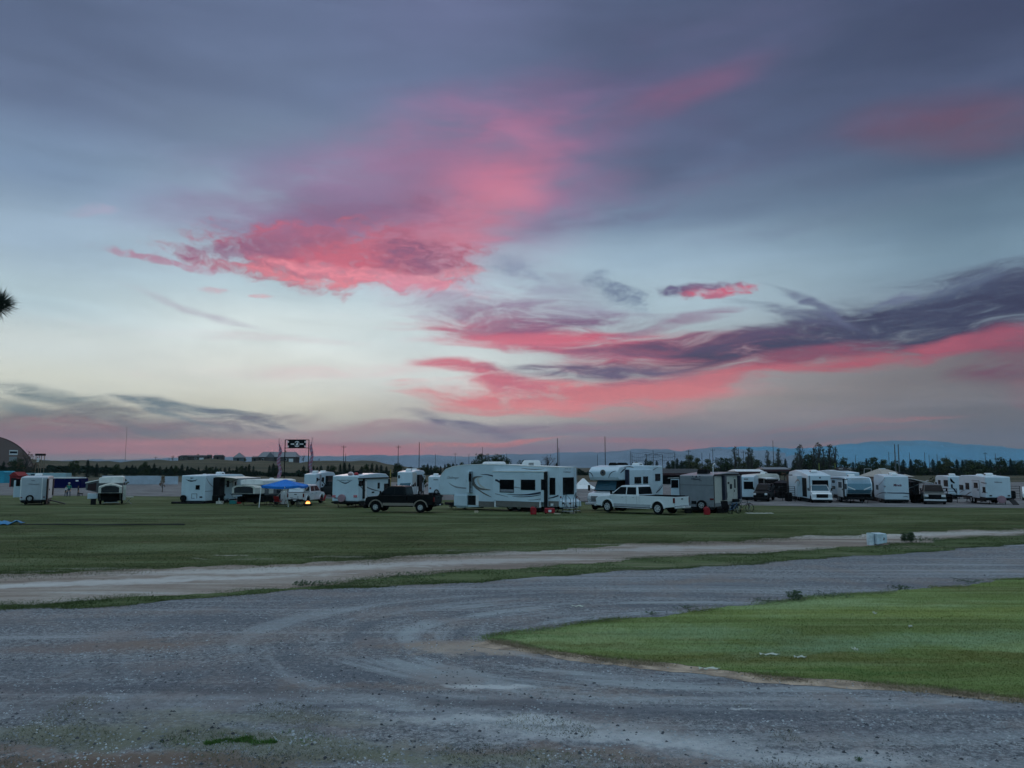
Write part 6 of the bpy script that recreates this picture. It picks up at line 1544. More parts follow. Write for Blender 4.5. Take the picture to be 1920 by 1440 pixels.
# gear under the awning trailer
for px, py, c, lab, nm in ((412, 945, CREAM, 'cream tub under the awning of the cream-awning trailer', 'storage_tub'), (437, 945, material('teal_plastic', (0.02,0.20,0.20), 0.5), 'teal tub under the awning, right of the cream tub', 'storage_tub'), (446, 944.5, REDP, 'small red box under the awning, right of the teal tub', 'storage_box')):
    o = put(nm, px, py, lab, 'tub')
    m = MB(); m.box(-.32,.32,-.22,.22,0,.33); m.build('body', c, o, bevel=.03); m = MB(); m.box(-.34,.34,-.24,.24,.332,.37); m.build('lid', c, o, bevel=.01)
camp_chair(420, 946, R(150), BLACK, 'black camp chair under the cream awning, left of the teal tub')
camp_chair(403, 946.5, R(200), DARKM, 'dark camp chair under the cream awning by the rear corner of the trailer')
# side table at the white-roofed tent camper
o = put('side_table', 240, 945, 'small folding table right of the white-roofed tent camper', 'table')
m = MB(); m.box(-.42,.42,-.3,.3,.70,.74); m.build('tabletop', WHITEP, o)
m = MB(); m.tube([(-.35,0,0),(.35,0,.7)], .02); m.tube([(.35,0,0),(-.35,0,.7)], .02); m.build('leg', ALU, o)
# white canopy between the fifth wheel and the motorhome
def white_canopy():
    o = put('canopy', 1094, 941, 'white peaked canopy between the fifth wheel and the motorhome', 'canopy')
    D = o.location.y; z = lambda v: top_z(v, D)-o.location.z
    w = 1.5
    m = MB(); m.loft([[(-w,-w,z(916)),(w,-w,z(916)),(w,w,z(916)),(-w,w,z(916))],[(-w*.5,-w*.5,z(909)),(w*.5,-w*.5,z(909)),(w*.5,w*.5,z(909)),(-w*.5,w*.5,z(909))],[(-.1,-.1,z(897)),(.1,-.1,z(897)),(.1,.1,z(897)),(-.1,.1,z(897))]]); m.build('canopy_roof', WHITEP, o)
    for x in (-w+.05,w-.05):
        for y in (-w+.05,w-.05):
            m = MB(); m.cyl((x,y,0),(x,y,z(915.5)),.03); m.build('leg', ALU, o)
white_canopy()
# things on the mown field
def cloth_sheet(name, px0, px1, py, depth, mat, label, cat, amp=0.05, n=14):
    a = ground(px0, py); b = ground(px1, py); m = MB(); rows = 5; V = []
    for j in range(rows):
        for i in range(n+1):
            u = i/n; x = a.x+(b.x-a.x)*u; y = a.y+(b.y-a.y)*u+depth*(j/(rows-1)-.5)+0.12*math.sin(u*9)
            V.append((x-a.x, y-a.y, tz(x,y)-a.z+0.02+amp*(0.5+0.5*math.sin(u*17+j*2.1))*(0.3+0.7*math.sin(j/(rows-1)*3.14))))
    F = [(j*(n+1)+i, j*(n+1)+i+1, (j+1)*(n+1)+i+1, (j+1)*(n+1)+i) for j in range(rows-1) for i in range(n)]
    m.add(V, F); o = m.build(name, mat, smooth=True); o.location = a; s_ = o.modifiers.new('t', 'SOLIDIFY'); s_.thickness = 0.02; tag(o, label, cat); return o
cloth_sheet('tarpaulin', -18, 30, 983.5, 1.6, material('blue_tarp', (0.05,0.22,0.42), 0.6), 'crumpled blue and white tarpaulin on the grass at far left', 'tarpaulin', 0.22)
cloth_sheet('hose', 36, 345, 985, 0.12, material('black_hose', (0.008,0.008,0.01), 0.7), 'long black strip lying across the mown grass at left', 'hose', 0.05, 60)
cloth_sheet('groundsheet', 1398, 1448, 963.5, 0.8, material('pale_sheet', (0.42,0.42,0.36), 0.8), 'pale groundsheet flat on the grass right of the bicycles', 'groundsheet', 0.05)
# white plastic drum half by the track
def bin_():
    o = put('plastic_tub', 1634, 1022, 'weathered white plastic barrel end by the dirt track at right', 'tub', R(0))
    D = o.location.y; h = top_z(999.5, D)
    s_ = scale_at(D); r1 = 6.5/s_*1.0
    m = MB(); m.lathe([(r1*0.96,0),(r1*1.0,h*.05),(r1*1.0,h*.95),(r1*1.04,h),(r1*.96,h),(r1*.92,h*.1)], (-r1*0.2,0,0), n=18, cap=False); m.lathe([(r1*.92,h*.9),(r1*.92,h*.92)], (-r1*0.2,0,0), n=18); m.build('barrel', material('weathered_white', (0.62,0.70,0.74), 0.6, vary=0.12, scale=4), o, smooth=False)
    m = MB(); x0 = r1*0.8; x1 = 24.5/s_
    m.prism([(x0,0.04),(x1-0.02,0.12),(x1,h*.55),(x1-.03,h),(x0,h)], -.28, .30, 'y'); bx = m.build('box', material('weathered_white_side', (0.52,0.62,0.68), 0.6, vary=0.12, scale=4), o, bevel=.03)
    m = MB(); xc = x1-.16; m.prism([(xc-.05,h*.45),(xc+.03,h*.45),(xc+.05,h*.62),(xc,h*.72)], -.29, -.281, 'y'); m.build('mark', GREYD, bx)
bin_()
# litter
pap = material('paper', (0.55,0.58,0.50), 0.8)
for px, py, w, lab in ((1443,1231,.36,'long crumpled pale paper strip on the lawn near its lower edge'),(1500,1236,.22,'thin pale strip on the lawn right of the long paper strip'),(1603,1221,.10,'small folded white scrap on the lawn, right of the paper strips'),(1707,1178,.09,'small pale scrap high on the lawn at right'),(1084,1139,.3,'thin white strip lying on the gravel road by the lawn tip'),(1640,1152,.06,'tiny white scrap on the far part of the lawn'),(1330,1258,.35,'bleached stick along the lower lawn edge')):
    g = ground(px, py); m = MB(); n = 7; V = []
    for i in range(n):
        u = i/(n-1)-.5; yy = .03*math.sin(i*1.9+px); V += [(u*w,yy-.02,.035+.02*math.sin(i*2.3)),(u*w,yy+.02,.045+.02*math.cos(i*1.7))]
    m.add(V, [(2*i,2*i+2,2*i+3,2*i+1) for i in range(n-1)]); q = m.build('paper_scrap' if 'stick' not in lab else 'dry_stick', pap); q.location = g; s_ = q.modifiers.new('t','SOLIDIFY'); s_.thickness = .008; tag(q, lab, 'litter')

# ================================================================ beyond the campers
def block(name, px0, px1, pt, pb, mat, depth=2.5, label=None, cat=None, roof=None, bevel=0.03, child=None, part='body'):
    """box-shaped thing whose front face spans the given columns and rows"""
    a = ground((px0+px1)/2, pb); D = a.y
    x0 = (px0-960)/F_PX*D; x1 = (px1-960)/F_PX*D; cx = (x0+x1)/2
    o = empty(name, (cx, D, tz(cx, D))); h = top_z(pt, D)-o.location.z; w = (x1-x0)/2
    m = MB(); m.box(-w, w, 0, depth, 0, h); m.build(part, mat, o, bevel=bevel)
    o['_h'] = h
    if label: tag(o, label, cat)
    return o, w, h, depth
NAVYP = material('navy_container_paint', (0.004,0.007,0.06), 0.6, vary=0.1, spec=0.05)
o, w, h, d = block('enclosed_trailer', 104, 158, 897, 915.5, NAVYP, 2.4, 'navy blue enclosed trailer behind the pale grey travel trailer', 'trailer')
m = MB(); m.box(-w-0.05, w-0.4, -0.05, d+0.05, h+0.002, h+0.22); m.build('roof', ROOF, o)
m = MB(); m.box(w-0.95, w-0.45, -0.02, -0.001, h-0.55, h-0.30); m.build('sign_panel', WHITEP, o)
for i in range(6):
    m = MB(); x = -w+0.4+i*w*0.36; m.box(x, x+0.04, -0.03, -0.001, 0.1, h-0.05); m.build('rib', NAVYP, o)
o, w, h, d = block('shed', -14, 15, 886, 906, material('cyan_fabric', (0.03,0.30,0.42), 0.7), 4, 'bright cyan fabric shed at the left edge of the photo', 'shed')
m = MB(); m.prism([(-w-.1,h),(w+.1,h),(w-.3,h+.35),(-w+.3,h+.35)], -.1, d+.1, 'y'); m.build('roof', MATS['cyan_fabric'], o)
o, w, h, d = block('shed', 25, 40, 892, 913, material('red_siding', (0.22,0.015,0.02), 0.7), 3, 'red shed with peaked roof beside the cyan one', 'shed')
m = MB(); m.prism([(-w-.15,h),(w+.15,h),(0,h+.75)], -.15, d+.15, 'y'); m.build('roof', material('red_roof', (0.25,0.02,0.02), 0.7), o)
m = MB(); m.box(-.5,.5,-.02,-.001,0,h*.8); m.build('door', DARKM, o)
o, w, h, d = block('semi_trailer', 40, 129, 887, 904, material('pale_teal_panel', (0.30,0.45,0.48), 0.5), 2.6, 'long pale teal semi-trailer behind the grey travel trailer', 'trailer')
for a, b, c, dd, mt in ((44, 63, 891, 896, NAVYP), (64, 77, 888.5, 893.5, material('dark_teal', (0.01,0.05,0.08), 0.6))):
    D = o.location.y; s_ = D/F_PX; m = MB(); x0 = (a-960)*s_-o.location.x; x1 = (b-960)*s_-o.location.x; z0 = top_z(dd, D)-o.location.z; z1 = top_z(c, D)-o.location.z
    m.box(x0, x1, -.04, -.001, z0, z1); m.build('side_banner', mt, o)
# long white board fence
o = ground(270, 908.5); D = o.y
def board_fence(px0, px1, pt, label):
    D = ground(270, 908.5).y; x0 = (px0-960)/F_PX*D; x1 = (px1-960)/F_PX*D
    o = empty('board_fence', (x0, D, tz(x0, D))); h = top_z(pt, D)-o.location.z
    n = max(1, int((x1-x0)/2.44)); st = (x1-x0)/n
    for i in range(n):
        m = MB(); m.box(i*st+.01, (i+1)*st-.01, 0, .06, .05, h-.02*(i % 3)); m.build('panel', material('white_board', (0.42,0.48,0.55), 0.6, vary=0.06, scale=0.6), o)
    for i in range(n+1):
        m = MB(); m.box(i*st-.06, i*st+.06, .065, .18, 0, h); m.build('post', ALU, o)
    tag(o, label, 'fence')
board_fence(197, 306, 892, 'long white board fence right of the white-roofed tent camper')
board_fence(314, 338, 893, 'short run of white board fence at the awning trailer\'s rear')
# arched hangar
def hangar():
    D = 300.0; base = tz(-190, D)
    cx = (-25-960)/F_PX*D; hw = (45+24)/F_PX*D; H = top_z(818, D)-base
    o = empty('hangar', (cx, D, base), R(35))
    zc = top_z(900, D)-base; Rr = 83.5/F_PX*D; hw = math.sqrt(Rr**2-zc**2); a0 = math.asin(-zc/Rr)
    prof = [(Rr*math.cos(a), zc+Rr*math.sin(a)) for a in np.linspace(a0, math.pi-a0, 33)]
    m = MB(); m.prism(prof, 0.3, 30, 'y'); m.build('vault', material('hangar_roof', (0.10,0.055,0.05), 0.6, vary=0.1), o)
    m = MB(); m.prism([(x*.97, z*.97) for x, z in prof], 0, 0.29, 'y'); m.build('front_wall', material('tan_siding', (0.20,0.135,0.12), 0.8, vary=0.08), o)
    k = D/F_PX
    for a, b, c, d_, nm, mt in ((13.5,27,843.5,852.5,'sign_board',WHITEP),(14,26.5,856,866,'door',material('pale_siding', (0.25,0.27,0.28), 0.7))):
        x0 = (a-960)*k-cx; x1 = (b-960)*k-cx; z0 = top_z(d_, D)-base; z1 = top_z(c, D)-base
        m = MB(); m.box(x0, x1, -.08, -.002, z0, z1); q = m.build(nm, mt, o)
        if nm == 'sign_board':
            m = MB(); m.box(x0+.15, x1-.15, -.1, -.081, z0+(z1-z0)*.3, z0+(z1-z0)*.75); m.build('sign_band', DARKM, q)
    tag(o, 'brown arched hangar with small white sign at the left edge', 'hangar')
hangar()
# lookout box on legs
def lookout():
    D = 270.0; x = (76-960)/F_PX*D; b = tz(x, D); k = D/F_PX
    o = empty('lookout_tower', (x, D, b)); z = lambda v: top_z(v, D)-b
    m = MB(); m.box(-6.5*k, 6.5*k, 0, 2.2, z(854.5), z(850.5)); m.build('cabin', DARKM, o)
    for sx in (-5*k, 5*k):
        for y in (.2, 2.0):
            m = MB(); m.cyl((sx, y, 0), (sx, y, z(854.5)), .12); m.build('leg', WOOD, o)
    m = MB(); m.box(-3*k, 1*k, .1, .4, z(866), z(859)); m.build('side_panel', WHITEP, o)
    tag(o, 'dark announcer\'s box on tall legs near the brown hangar', 'lookout')
lookout()
# the entrance sign
def gate_sign():
    D = ground(558, 921).y; k = D/F_PX; x = (558-960)*k; b = tz(x, D); o = empty('entrance_sign', (x, D, b)); z = lambda v: top_z(v, D)-b; X = lambda px: (px-558)*k
    for px in (535.8, 580.2):
        m = MB(); m.cyl((X(px), 0, 0), (X(px), 0, z(824.5)), .075, n=8); m.build('post', BLACK, o)
    m = MB(); m.cyl((X(535.8), 0, z(824.7)), (X(580.2), 0, z(824.7)), .06, n=8); m.build('top_rail', BLACK, o)
    m = MB(); m.cyl((X(535.8), 0, z(840)), (X(580.2), 0, z(840)), .045, n=8); m.build('lower_rail', BLACK, o)
    m = MB(); m.box(X(540.5), X(574.5), -.03, .03, z(840), z(824.9)); s = m.build('sign_board', BLACK, o)
    zc = z(832.6); wm = material('sign_white', (0.75,0.70,0.70), 0.6)
    cr = 6.2*k*0.9
    for a0, a1 in ((R(35), R(145)), (R(215), R(325))):
        pts = np.linspace(a0, a1, 9); m = MB()
        m.loft([[(cr*math.cos(a)*.98, -.05, zc+cr*math.sin(a)), (cr*.72*math.cos(a), -.05, zc+cr*.72*math.sin(a)), (cr*.72*math.cos(a), -.031, zc+cr*.72*math.sin(a)), (cr*math.cos(a)*.98, -.031, zc+cr*math.sin(a))] for a in pts]); m.build('ring_mark', wm, s)
    m = MB(); m.prism([(-.12,zc-.22),(.05,zc-.3),(.22,zc-.05),(.16,zc+.22),(.02,zc+.32),(-.05,zc+.12),(-.2,zc+.02)], -.05, -.031, 'y'); m.build('centre_mark', wm, s)
    for px in (547.5, 550, 552, 564, 566.5, 569): m = MB(); m.box(X(px)-.09, X(px)+.08, -.05, -.031, zc-.10, zc+.10); m.build('letter_mark', wm, s)
    for px in (541.6, 573.2):
        for v in (828.5, 837.2): m = MB(); m.box(X(px)-.11, X(px)+.11, -.05, -.031, z(v)-.14, z(v)+.14); m.build('corner_mark', wm, s)
    tag(o, 'tall black entrance sign on two posts above the campers', 'sign')
    fm = bpy.data.materials.new('flag_cloth'); fm.use_nodes = True; t = fm.node_tree; bs = t.nodes['Principled BSDF']; bs.inputs['Roughness'].default_value = .8
    tc = N(t,'ShaderNodeTexCoord').outputs['Object']; wv = N(t,'ShaderNodeTexWave'); t.links.new(mapping(t, tc, rot=(0,R(30),0)), wv.inputs[0]); wv.inputs['Scale'].default_value = .55; wv.inputs['Distortion'].default_value = 5; wv.bands_direction = 'Z'
    t.links.new(ramp(t, wv.outputs[1], [(0,(.30,.08,.12,1)),(.35,(.48,.22,.28,1)),(.6,(.10,.08,.16,1)),(1,(.45,.30,.38,1))]), bs.inputs[0])
    for px, vt, vb, lean, lab in ((528.5, 822, 897, -1, 'pink and purple feather flag left of the entrance sign'), (586, 820.5, 893, 1, 'pink and purple feather flag right of the entrance sign')):
        xx = (px-960)*k; o = empty('feather_flag', (xx, D-.5, tz(xx, D))); zt = z(vt); zb = z(vb)
        m = MB(); m.tube([(0,0,0),(0,0,zb),(.02*lean,0,(zt+zb)/2),(.10*lean,0,zt)], [.035,.03,.025,.015]); m.build('pole', ALU, o)
        m = MB(); rings = []
        n = 26
        for i in range(n+1):
            u = i/n; zz = zb+(zt-zb)*u; wdt = (.52+.10*math.sin(u*19))*(1 if u < .62 else max(.08, (1-u)/.38)); off = .13*math.sin(u*13+lean)
            x0 = .03*lean+.08*u*lean; x1 = x0-lean*0+(-lean if lean < 0 else lean)*0
            xa = x0+off-wdt*.5; xb = x0+off+wdt*.5
            rings.append([(xa, .10*math.sin(u*17), zz), (xb, -.10*math.sin(u*15+1), zz), (xb, -.10*math.sin(u*15+1)+.012, zz), (xa, .10*math.sin(u*17)+.012, zz)])
        m.loft(rings); m.build('flag', fm, o); tag(o, lab, 'flag')
gate_sign()
# far houses on the rise
def house(name, px0, px1, pt, pe, label, wall, roofm, hip=False, D=None, pb=None, feats=()):
    x = ((px0+px1)/2-960)/F_PX*D; b = tz(x, D); k = D/F_PX; w = (px1-px0)/2*k; o = empty(name, (x, D, b-.4)); z = lambda v: top_z(v, D)-b+.4
    he = max(2.2, z(pe)); hr = max(he+.8, z(pt)); dp = max(7, w*.8) if name == 'house' else w*1.6
    m = MB(); m.box(-w*.96, w*.96, 0, dp, 0, he); m.build('wall', wall, o)
    m = MB()
    if hip: m.loft([[(-w*1.05,-.4,he+.01),(w*1.05,-.4,he+.01),(w*1.05,dp+.4,he+.01),(-w*1.05,dp+.4,he+.01)],[(-w*.06,dp*.45,hr),(w*.06,dp*.45,hr),(w*.06,dp*.55,hr),(-w*.06,dp*.55,hr)]])
    else: m.loft([[(-w*1.04,-.5,he+.01),(w*1.04,-.5,he+.01),(w*1.04,dp+.5,he+.01),(-w*1.04,dp+.5,he+.01)],[(-w*.86,dp*.45,hr),(w*.86,dp*.45,hr),(w*.86,dp*.55,hr),(-w*.86,dp*.55,hr)]])
    rf = m.build('roof', roofm, o)
    if name == 'house':
        m = MB(); m.box(w*.3, w*.3+.7, dp*.4, dp*.4+.7, hr-.8, hr+.6); m.build('chimney', WOOD, rf)
        nw = max(3, int(w/2.2))
        for i in range(nw):
            xx = -w*.8+i*(1.6*w/nw); wi = 1.1
            m = MB(); m.box(xx, xx+wi, -.05, -.002, he*.35, he*.75); f = m.build('window', WHITEP, o)
            m = MB(); m.box(xx+.1, xx+wi-.1, -.06, -.051, he*.35+.1, he*.75-.1); m.build('pane', GLASS, f)
        m = MB(); m.box(w*.62, w*.62+2.4, -.06, -.002, .4, he*.72); m.build('garage_door', WHITEP, o)
        m = MB(); m.prism([(-w*.55, he*.98), (-w*.08, he*.98), (-w*.31, hr*.97)], -1.6, dp*.45, 'y'); m.build('gable', rf.data.materials[0], o)
        m = MB(); m.box(-w*.50, -w*.13, -1.5, -.003, 0, he*.97); m.build('porch_wall', wall, o)
    else:
        m = MB(); m.box(-.5, .5, -.05, -.002, 0, he*.8); m.build('door', DARKM, o)
    tag(o, label, 'house' if name == 'house' else 'shed')
HW = material('brown_siding', (0.09,0.075,0.07), 0.8, vary=.1); HR = material('dark_shingles', (0.05,0.05,0.055), 0.8, vary=.1); HG = material('grey_metal_roof', (0.17,0.18,0.20), 0.5, vary=.1); HB = material('bluegrey_siding', (0.10,0.13,0.15), 0.8)
house('house', 336, 386, 854.5, 861.5, 'low dark ranch house on the rise, left of the pyramid-roofed shed', HW, HR, D=425)
house('shed', 389, 398, 855, 859, 'small dark shed just right of the low ranch house', HW, HR, D=420)
house('shed', 402, 419, 854, 859, 'dark lean-to shed between the ranch house and pyramid-roofed shed', HW, HR, D=422)
house('shed', 439, 458, 848.5, 858, 'blue-grey shed with a pyramid roof on the rise', HB, HG, hip=True, D=425)
house('house', 486, 557, 847, 857, 'large house with grey metal roof on the rise behind the entrance sign', HW, HG, D=420)
house('shed', 474, 486, 857, 862, 'low shed against the left end of the large metal-roofed house', HW, HR, D=418)
# pale outbuildings and dark picnic shelters to the right
def shelter(px0, px1, pr, pb, label, D, roofm, h_roof=2.0):
    k = D/F_PX; x = ((px0+px1)/2-960)*k; b = tz(x, D); w = (px1-px0)/2*k; o = empty('picnic_shelter', (x, D, b)); z = lambda v: top_z(v, D)-b
    zr = z(pr); m = MB(); m.loft([[(-w,-.3,zr-h_roof*k*F_PX/1443),(w,-.3,zr-h_roof*k*F_PX/1443),(w,7,zr-h_roof*k*F_PX/1443),(-w,7,zr-h_roof*k*F_PX/1443)],[(-w*.97,2.8,zr),(w*.97,2.8,zr),(w*.97,3.2,zr),(-w*.97,3.2,zr)]]); m.build('roof', roofm, o)
    zf = zr-h_roof*k*F_PX/1443
    m = MB(); m.box(-w, w, -.31, -.25, zf-.5, zf-.01); m.build('fascia', material('maroon_fascia', (0.05,0.02,0.022), 0.7), o)
    n = max(2, int(2*w/4))
    for i in range(n+1):
        m = MB(); xx = -w*.95+i*1.9*w/n; m.box(xx-.1, xx+.1, .2, .4, 0, zf); m.build('post', DARKM, o)
    m = MB(); m.box(-w*.9, w*.9, 6, 6.3, 0, zf*.95); m.build('back_wall', DARKM, o)
    tag(o, label, 'shelter')
shelter(1236, 1312, 879, 893, 'long dark shelter behind the motorhome and grey-backed trailer', 170, HR, 8)
shelter(1378, 1430, 880, 893, 'dark shelter with pale roof behind the sand-sided trailer', 165, WHITEP, 4)
shelter(1430, 1478, 876, 890, 'dark shelter with narrow pale roof left of the tall fifth wheel', 185, HG, 4)
# pale-roofed barn among the right-hand campers
def barn():
    D = 112.0; k = D/F_PX; x = (1678-960)*k; b = tz(x, D); o = empty('barn', (x, D, b), R(8)); z = lambda v: top_z(v, D)-b; w = 30*k
    m = MB(); m.box(-w*.9, w*.9, 0, 6, 0, z(894)); m.build('wall', material('tan_siding', (0.16,0.125,0.11), 0.8), o)
    m = MB(); m.loft([[(-w,-.4,z(894)),(w*1.05,-.4,z(894)),(w*1.05,6.4,z(894)),(-w,6.4,z(894))],[(-w*.45,2.8,z(879.5)),(w*.05,2.8,z(879.5)),(w*.05,3.2,z(879.5)),(-w*.45,3.2,z(879.5))]]); rf = m.build('roof', material('cream_roof', (0.40,0.36,0.32), 0.7), o)
    zz = z(888); m = MB(); m.box(w*.30, w*.62, 0.55, 1.5, z(889.5), z(886)); m.build('skylight', DARKM, rf)
    m = MB(); m.box(-w*.3, -w*.05, 2.6, 3.4, z(880), z(878)); m.build('vent', WHITEP, rf)
    tag(o, 'tan hut with cream pitched roof and dark skylight behind the lettered trailer', 'hut')
barn()
# wire pens
def pen(px0, px1, pt, pb, label, D=None, rails=6):
    a = ground((px0+px1)/2, pb); D = a.y; k = D/F_PX; o = empty('pen_fence', a); w = (px1-px0)/2*k; h = top_z(pt, D)-a.z
    for yy in (0, 1.8):
        m = MB()
        for i in range(rails): zz = .12+(h-.15)*i/(rails-1); m.tube([(-w, yy, zz), (w, yy, zz)], .022, 5)
        m.build('rails', DARKM, o)
        for x in np.linspace(-w, w, max(2, int(w*2/.9)+1)):
            m = MB(); m.cyl((x, yy, 0), (x, yy, h), .03, n=6); m.build('post', DARKM, o)
    m = MB(); m.box(-w*.8, w*.8, .5, 1.4, .02, h*.6); m.build('gear_pile', BLACK, o, bevel=.15)
    tag(o, label, 'pen')
pen(1717, 1736, 916, 944, 'dark wire pen left of the dark green pickup')
pen(1770, 1795, 916, 943, 'dark wire pen between the dark green pickup and right-hand trailer')
pen(1896, 1913, 911, 936, 'dark livestock panel fence right of the right-hand trailer')
def gear_tent(px0, px1, pt, pb, label):
    o, w, h, d = block('screen_tent', px0, px1, pt+3, pb, BLACK, 3, label, 'tent', part='wall')
    m = MB(); m.loft([[(-w-.1,-.1,h+.002),(w+.1,-.1,h+.002),(w+.1,d+.1,h+.002),(-w-.1,d+.1,h+.002)],[(-.1,d/2-.1,h+.4),(.1,d/2-.1,h+.4),(.1,d/2+.1,h+.4),(-.1,d/2+.1,h+.4)]]); m.build('roof', DARKM, o)
gear_tent(1703, 1717, 901, 938, 'black screen tent right of the lettered trailer')
gear_tent(1463, 1478, 903, 934, 'black screen tent left of the tall fifth wheel camper')
gear_tent(1636, 1640, 905, 940, 'narrow black screen tent between blue-nosed and lettered trailers')
pen(1462, 1478, 912, 935, 'dark folding panels left of the tall fifth wheel camper')
pen(1478, 1491, 912, 941, 'dark steel stair frame in front of the tall fifth wheel camper', rails=8)
r = Rig('parked_car', 1918, 939, 1912, 4.4, 1.9, px_w=1950)
m = r.mb(); m.prism([(0,.35),(0,.8),(.2,.95),(1.1,1.05),(1.7,1.55),(3.2,1.58),(4.1,1.1),(4.4,.95),(4.4,.4)], 0, 1.9, 'y'); m.build('body', PAINTW, r.root, bevel=.08)
m = r.mb(); m.prism([(1.3,1.1),(1.78,1.5),(3.1,1.52),(3.8,1.1)], -.01, 1.91, 'y'); m.build('window', GLASS, r.root)
for x in (.9, 3.5): r.wheel(x, .1, .34, .22); r.wheel(x, 1.8, .34, .22, outward=1)
tag(r.root, 'white car cut off by the right edge of the photo', 'car')

# ---------------------------------------------------------------- poles
GALV = material('galvanised_steel', (0.10,0.11,0.12), 0.6); POLEW = material('pole_wood', (0.05,0.042,0.038), 0.85, vary=.15)
ORD = ['first','second','third','fourth','fifth','sixth','seventh','eighth','ninth','tenth','eleventh','twelfth','thirteenth','fourteenth','fifteenth','sixteenth','seventeenth','eighteenth','nineteenth','twentieth']
def pole(px, pt, D, label, r0=.13, arm=True, mat=None, name='utility_pole', cat='pole', group='utility poles on the skyline'):
    k = D/F_PX; x = (px-960)*k; b = tz(x, D); h = top_z(pt, D)-b; o = empty(name, (x, D, b))
    m = MB(); m.cyl((0,0,0),(0,0,h), r0, r0*.7, 7); m.build('pole', mat or POLEW, o)
    if arm:
        m = MB(); m.box(-1.0,1.0,-.06,.06,h-.75,h-.6); m.build('crossarm', mat or POLEW, o)
        m = MB()
        for xx in (-.85,0,.85): m.cyl((xx,0,h-.6),(xx,0,h-.42),.04,n=5)
        m.build('insulators', DARKM, o)
    tag(o, label, cat, group); return o, h
PO = [(645.5,835,300,1,'left of the lifted black pickup'),(649.5,850,420,0,''),(747.5,835,300,1,''),(786.7,829,280,0,''),(817,851,420,0,''),(854,849,420,1,''),(879.5,851,430,0,''),(905,838,430,0,''),(950,850,430,0,''),
      (1045,821.5,260,0,''),(1047.6,840,330,0,''),(1119.5,852,400,0,''),(1134,818.5,260,0,''),(1290,843,330,1,''),(1314.5,849,350,0,''),(1335,841,330,1,''),(1329,850,400,0,''),(1383,840,330,0,''),(1392,845,350,1,''),(1448,826,340,0,''),(1601,853,430,0,''),(1663.5,848,380,0,''),(1702,848,400,0,''),(1730.5,848,400,0,''),(1738.5,853,420,0,''),(1753.5,851,400,0,''),(1770,853,420,0,''),(1843.5,848,380,1,''),(1862.5,850,400,0,''),(295,856,440,1,''),(320,858,440,0,'')]
zones = [(0,500,'on the left rise'),(500,820,'between the entrance sign and the fifth wheel'),(820,1085,'above the fifth wheel camper'),(1085,1260,'above the motorhome'),(1260,1480,'above the sand-sided trailer and dark shelters'),(1480,1700,'above the tall fifth wheel and lettered trailer'),(1700,1921,'at the far right skyline')]
cnt = {}
for px, pt, D, arm, _ in sorted(PO):
    z_ = next(i for i, q in enumerate(zones) if q[0] <= px < q[1]); cnt[z_] = cnt.get(z_, -1)+1
    pole(px, pt, D, f'{ORD[cnt[z_]]} thin dark utility pole from left {zones[z_][2]}', r0=.16 if D < 300 else .15, arm=bool(arm))
pole(1675.2, 833, 300, 'left one of the twin steel masts above the lettered trailer', .26, False, GALV, 'steel_mast', 'mast', 'twin steel masts')
pole(1682, 833, 300, 'right one of the twin steel masts above the lettered trailer', .26, False, GALV, 'steel_mast', 'mast', 'twin steel masts')
o_, h_ = pole(238.2, 800, 400, 'tall thin radio mast on the left rise above the board fence', .09, False, GALV, 'radio_mast', 'mast', None)
pole(733.7, 880, 150, 'yellow post behind the trailer with pink tyre cover', .14, False, material('yellow_paint', (0.35,0.25,0.06), .7), 'marker_post', 'post', None)
pole(1532.5, 868, 170, 'short yellow-green post behind the tall fifth wheel, left one', .10, False, material('lime_paint', (0.22,0.27,0.06), .7), 'marker_post', 'post', None)
pole(1562.5, 868, 170, 'short yellow-green post right of the other, above the blue-nosed trailer', .10, False, MATS['lime_paint'], 'marker_post', 'post', None)
# practice net hung between poles
def net():
    D = 330.0; k = D/F_PX; x = (1183-960)*k; b = tz(x, D); o = empty('practice_net', (x, D, b)); X = lambda px: (px-1183)*k; z = lambda v: top_z(v, D)-b
    for px, v in ((1181,846),(1184,850),(1211,852),(1223.5,844),(1241,852),(1264,850)):
        m = MB(); m.cyl((X(px),0,0),(X(px),0,z(v)),.13,n=6); m.build('post', GALV, o)
    m = MB()
    for v, a, c in ((848,1183,1265),(851,1208,1240),(855.5,1183,1265),(862,1183,1265)):
        n = 14; m.tube([(X(a+(c-a)*i/n),0,z(v)-.5*math.sin(math.pi*((i*3.0/n) % 1))) for i in range(n+1)], .05, 4)
    for px in np.arange(1184, 1265, 4.0): m.tube([(X(px),0,z(848.5)),(X(px+.5),0,z(870))], .02, 3)
    m.build('net', DARKM, o)
    m = MB(); m.box(X(1207),X(1219),-.1,0,z(853.6),z(852.6)); m.box(X(1224.5),X(1236),-.1,0,z(853.6),z(852.6)); m.build('platform', DARKM, o)
    tag(o, 'tall practice net strung between thin poles above the motorhome', 'net')
net()
# goal frame
def goal():
    D = 210.0; k = D/F_PX; x = (1623-960)*k; b = tz(x, D); o = empty('goal_frame', (x, D, b)); z = top_z(879, D)-b; w = 6.5*k
    for sx in (-w, w):
        m = MB(); m.cyl((sx,0,0),(sx,0,z),.06); m.build('post', ALU, o)
    m = MB(); m.cyl((-w,0,z),(w,0,z),.06); m.build('crossbar', ALU, o)
    m = MB(); m.tube([(-w,0,z),(-w,1.5,0)],.04); m.tube([(w,0,z),(w,1.5,0)],.04); m.build('stay', ALU, o)
    tag(o, 'pale goal frame in the field above the lettered trailer', 'goal')
goal()

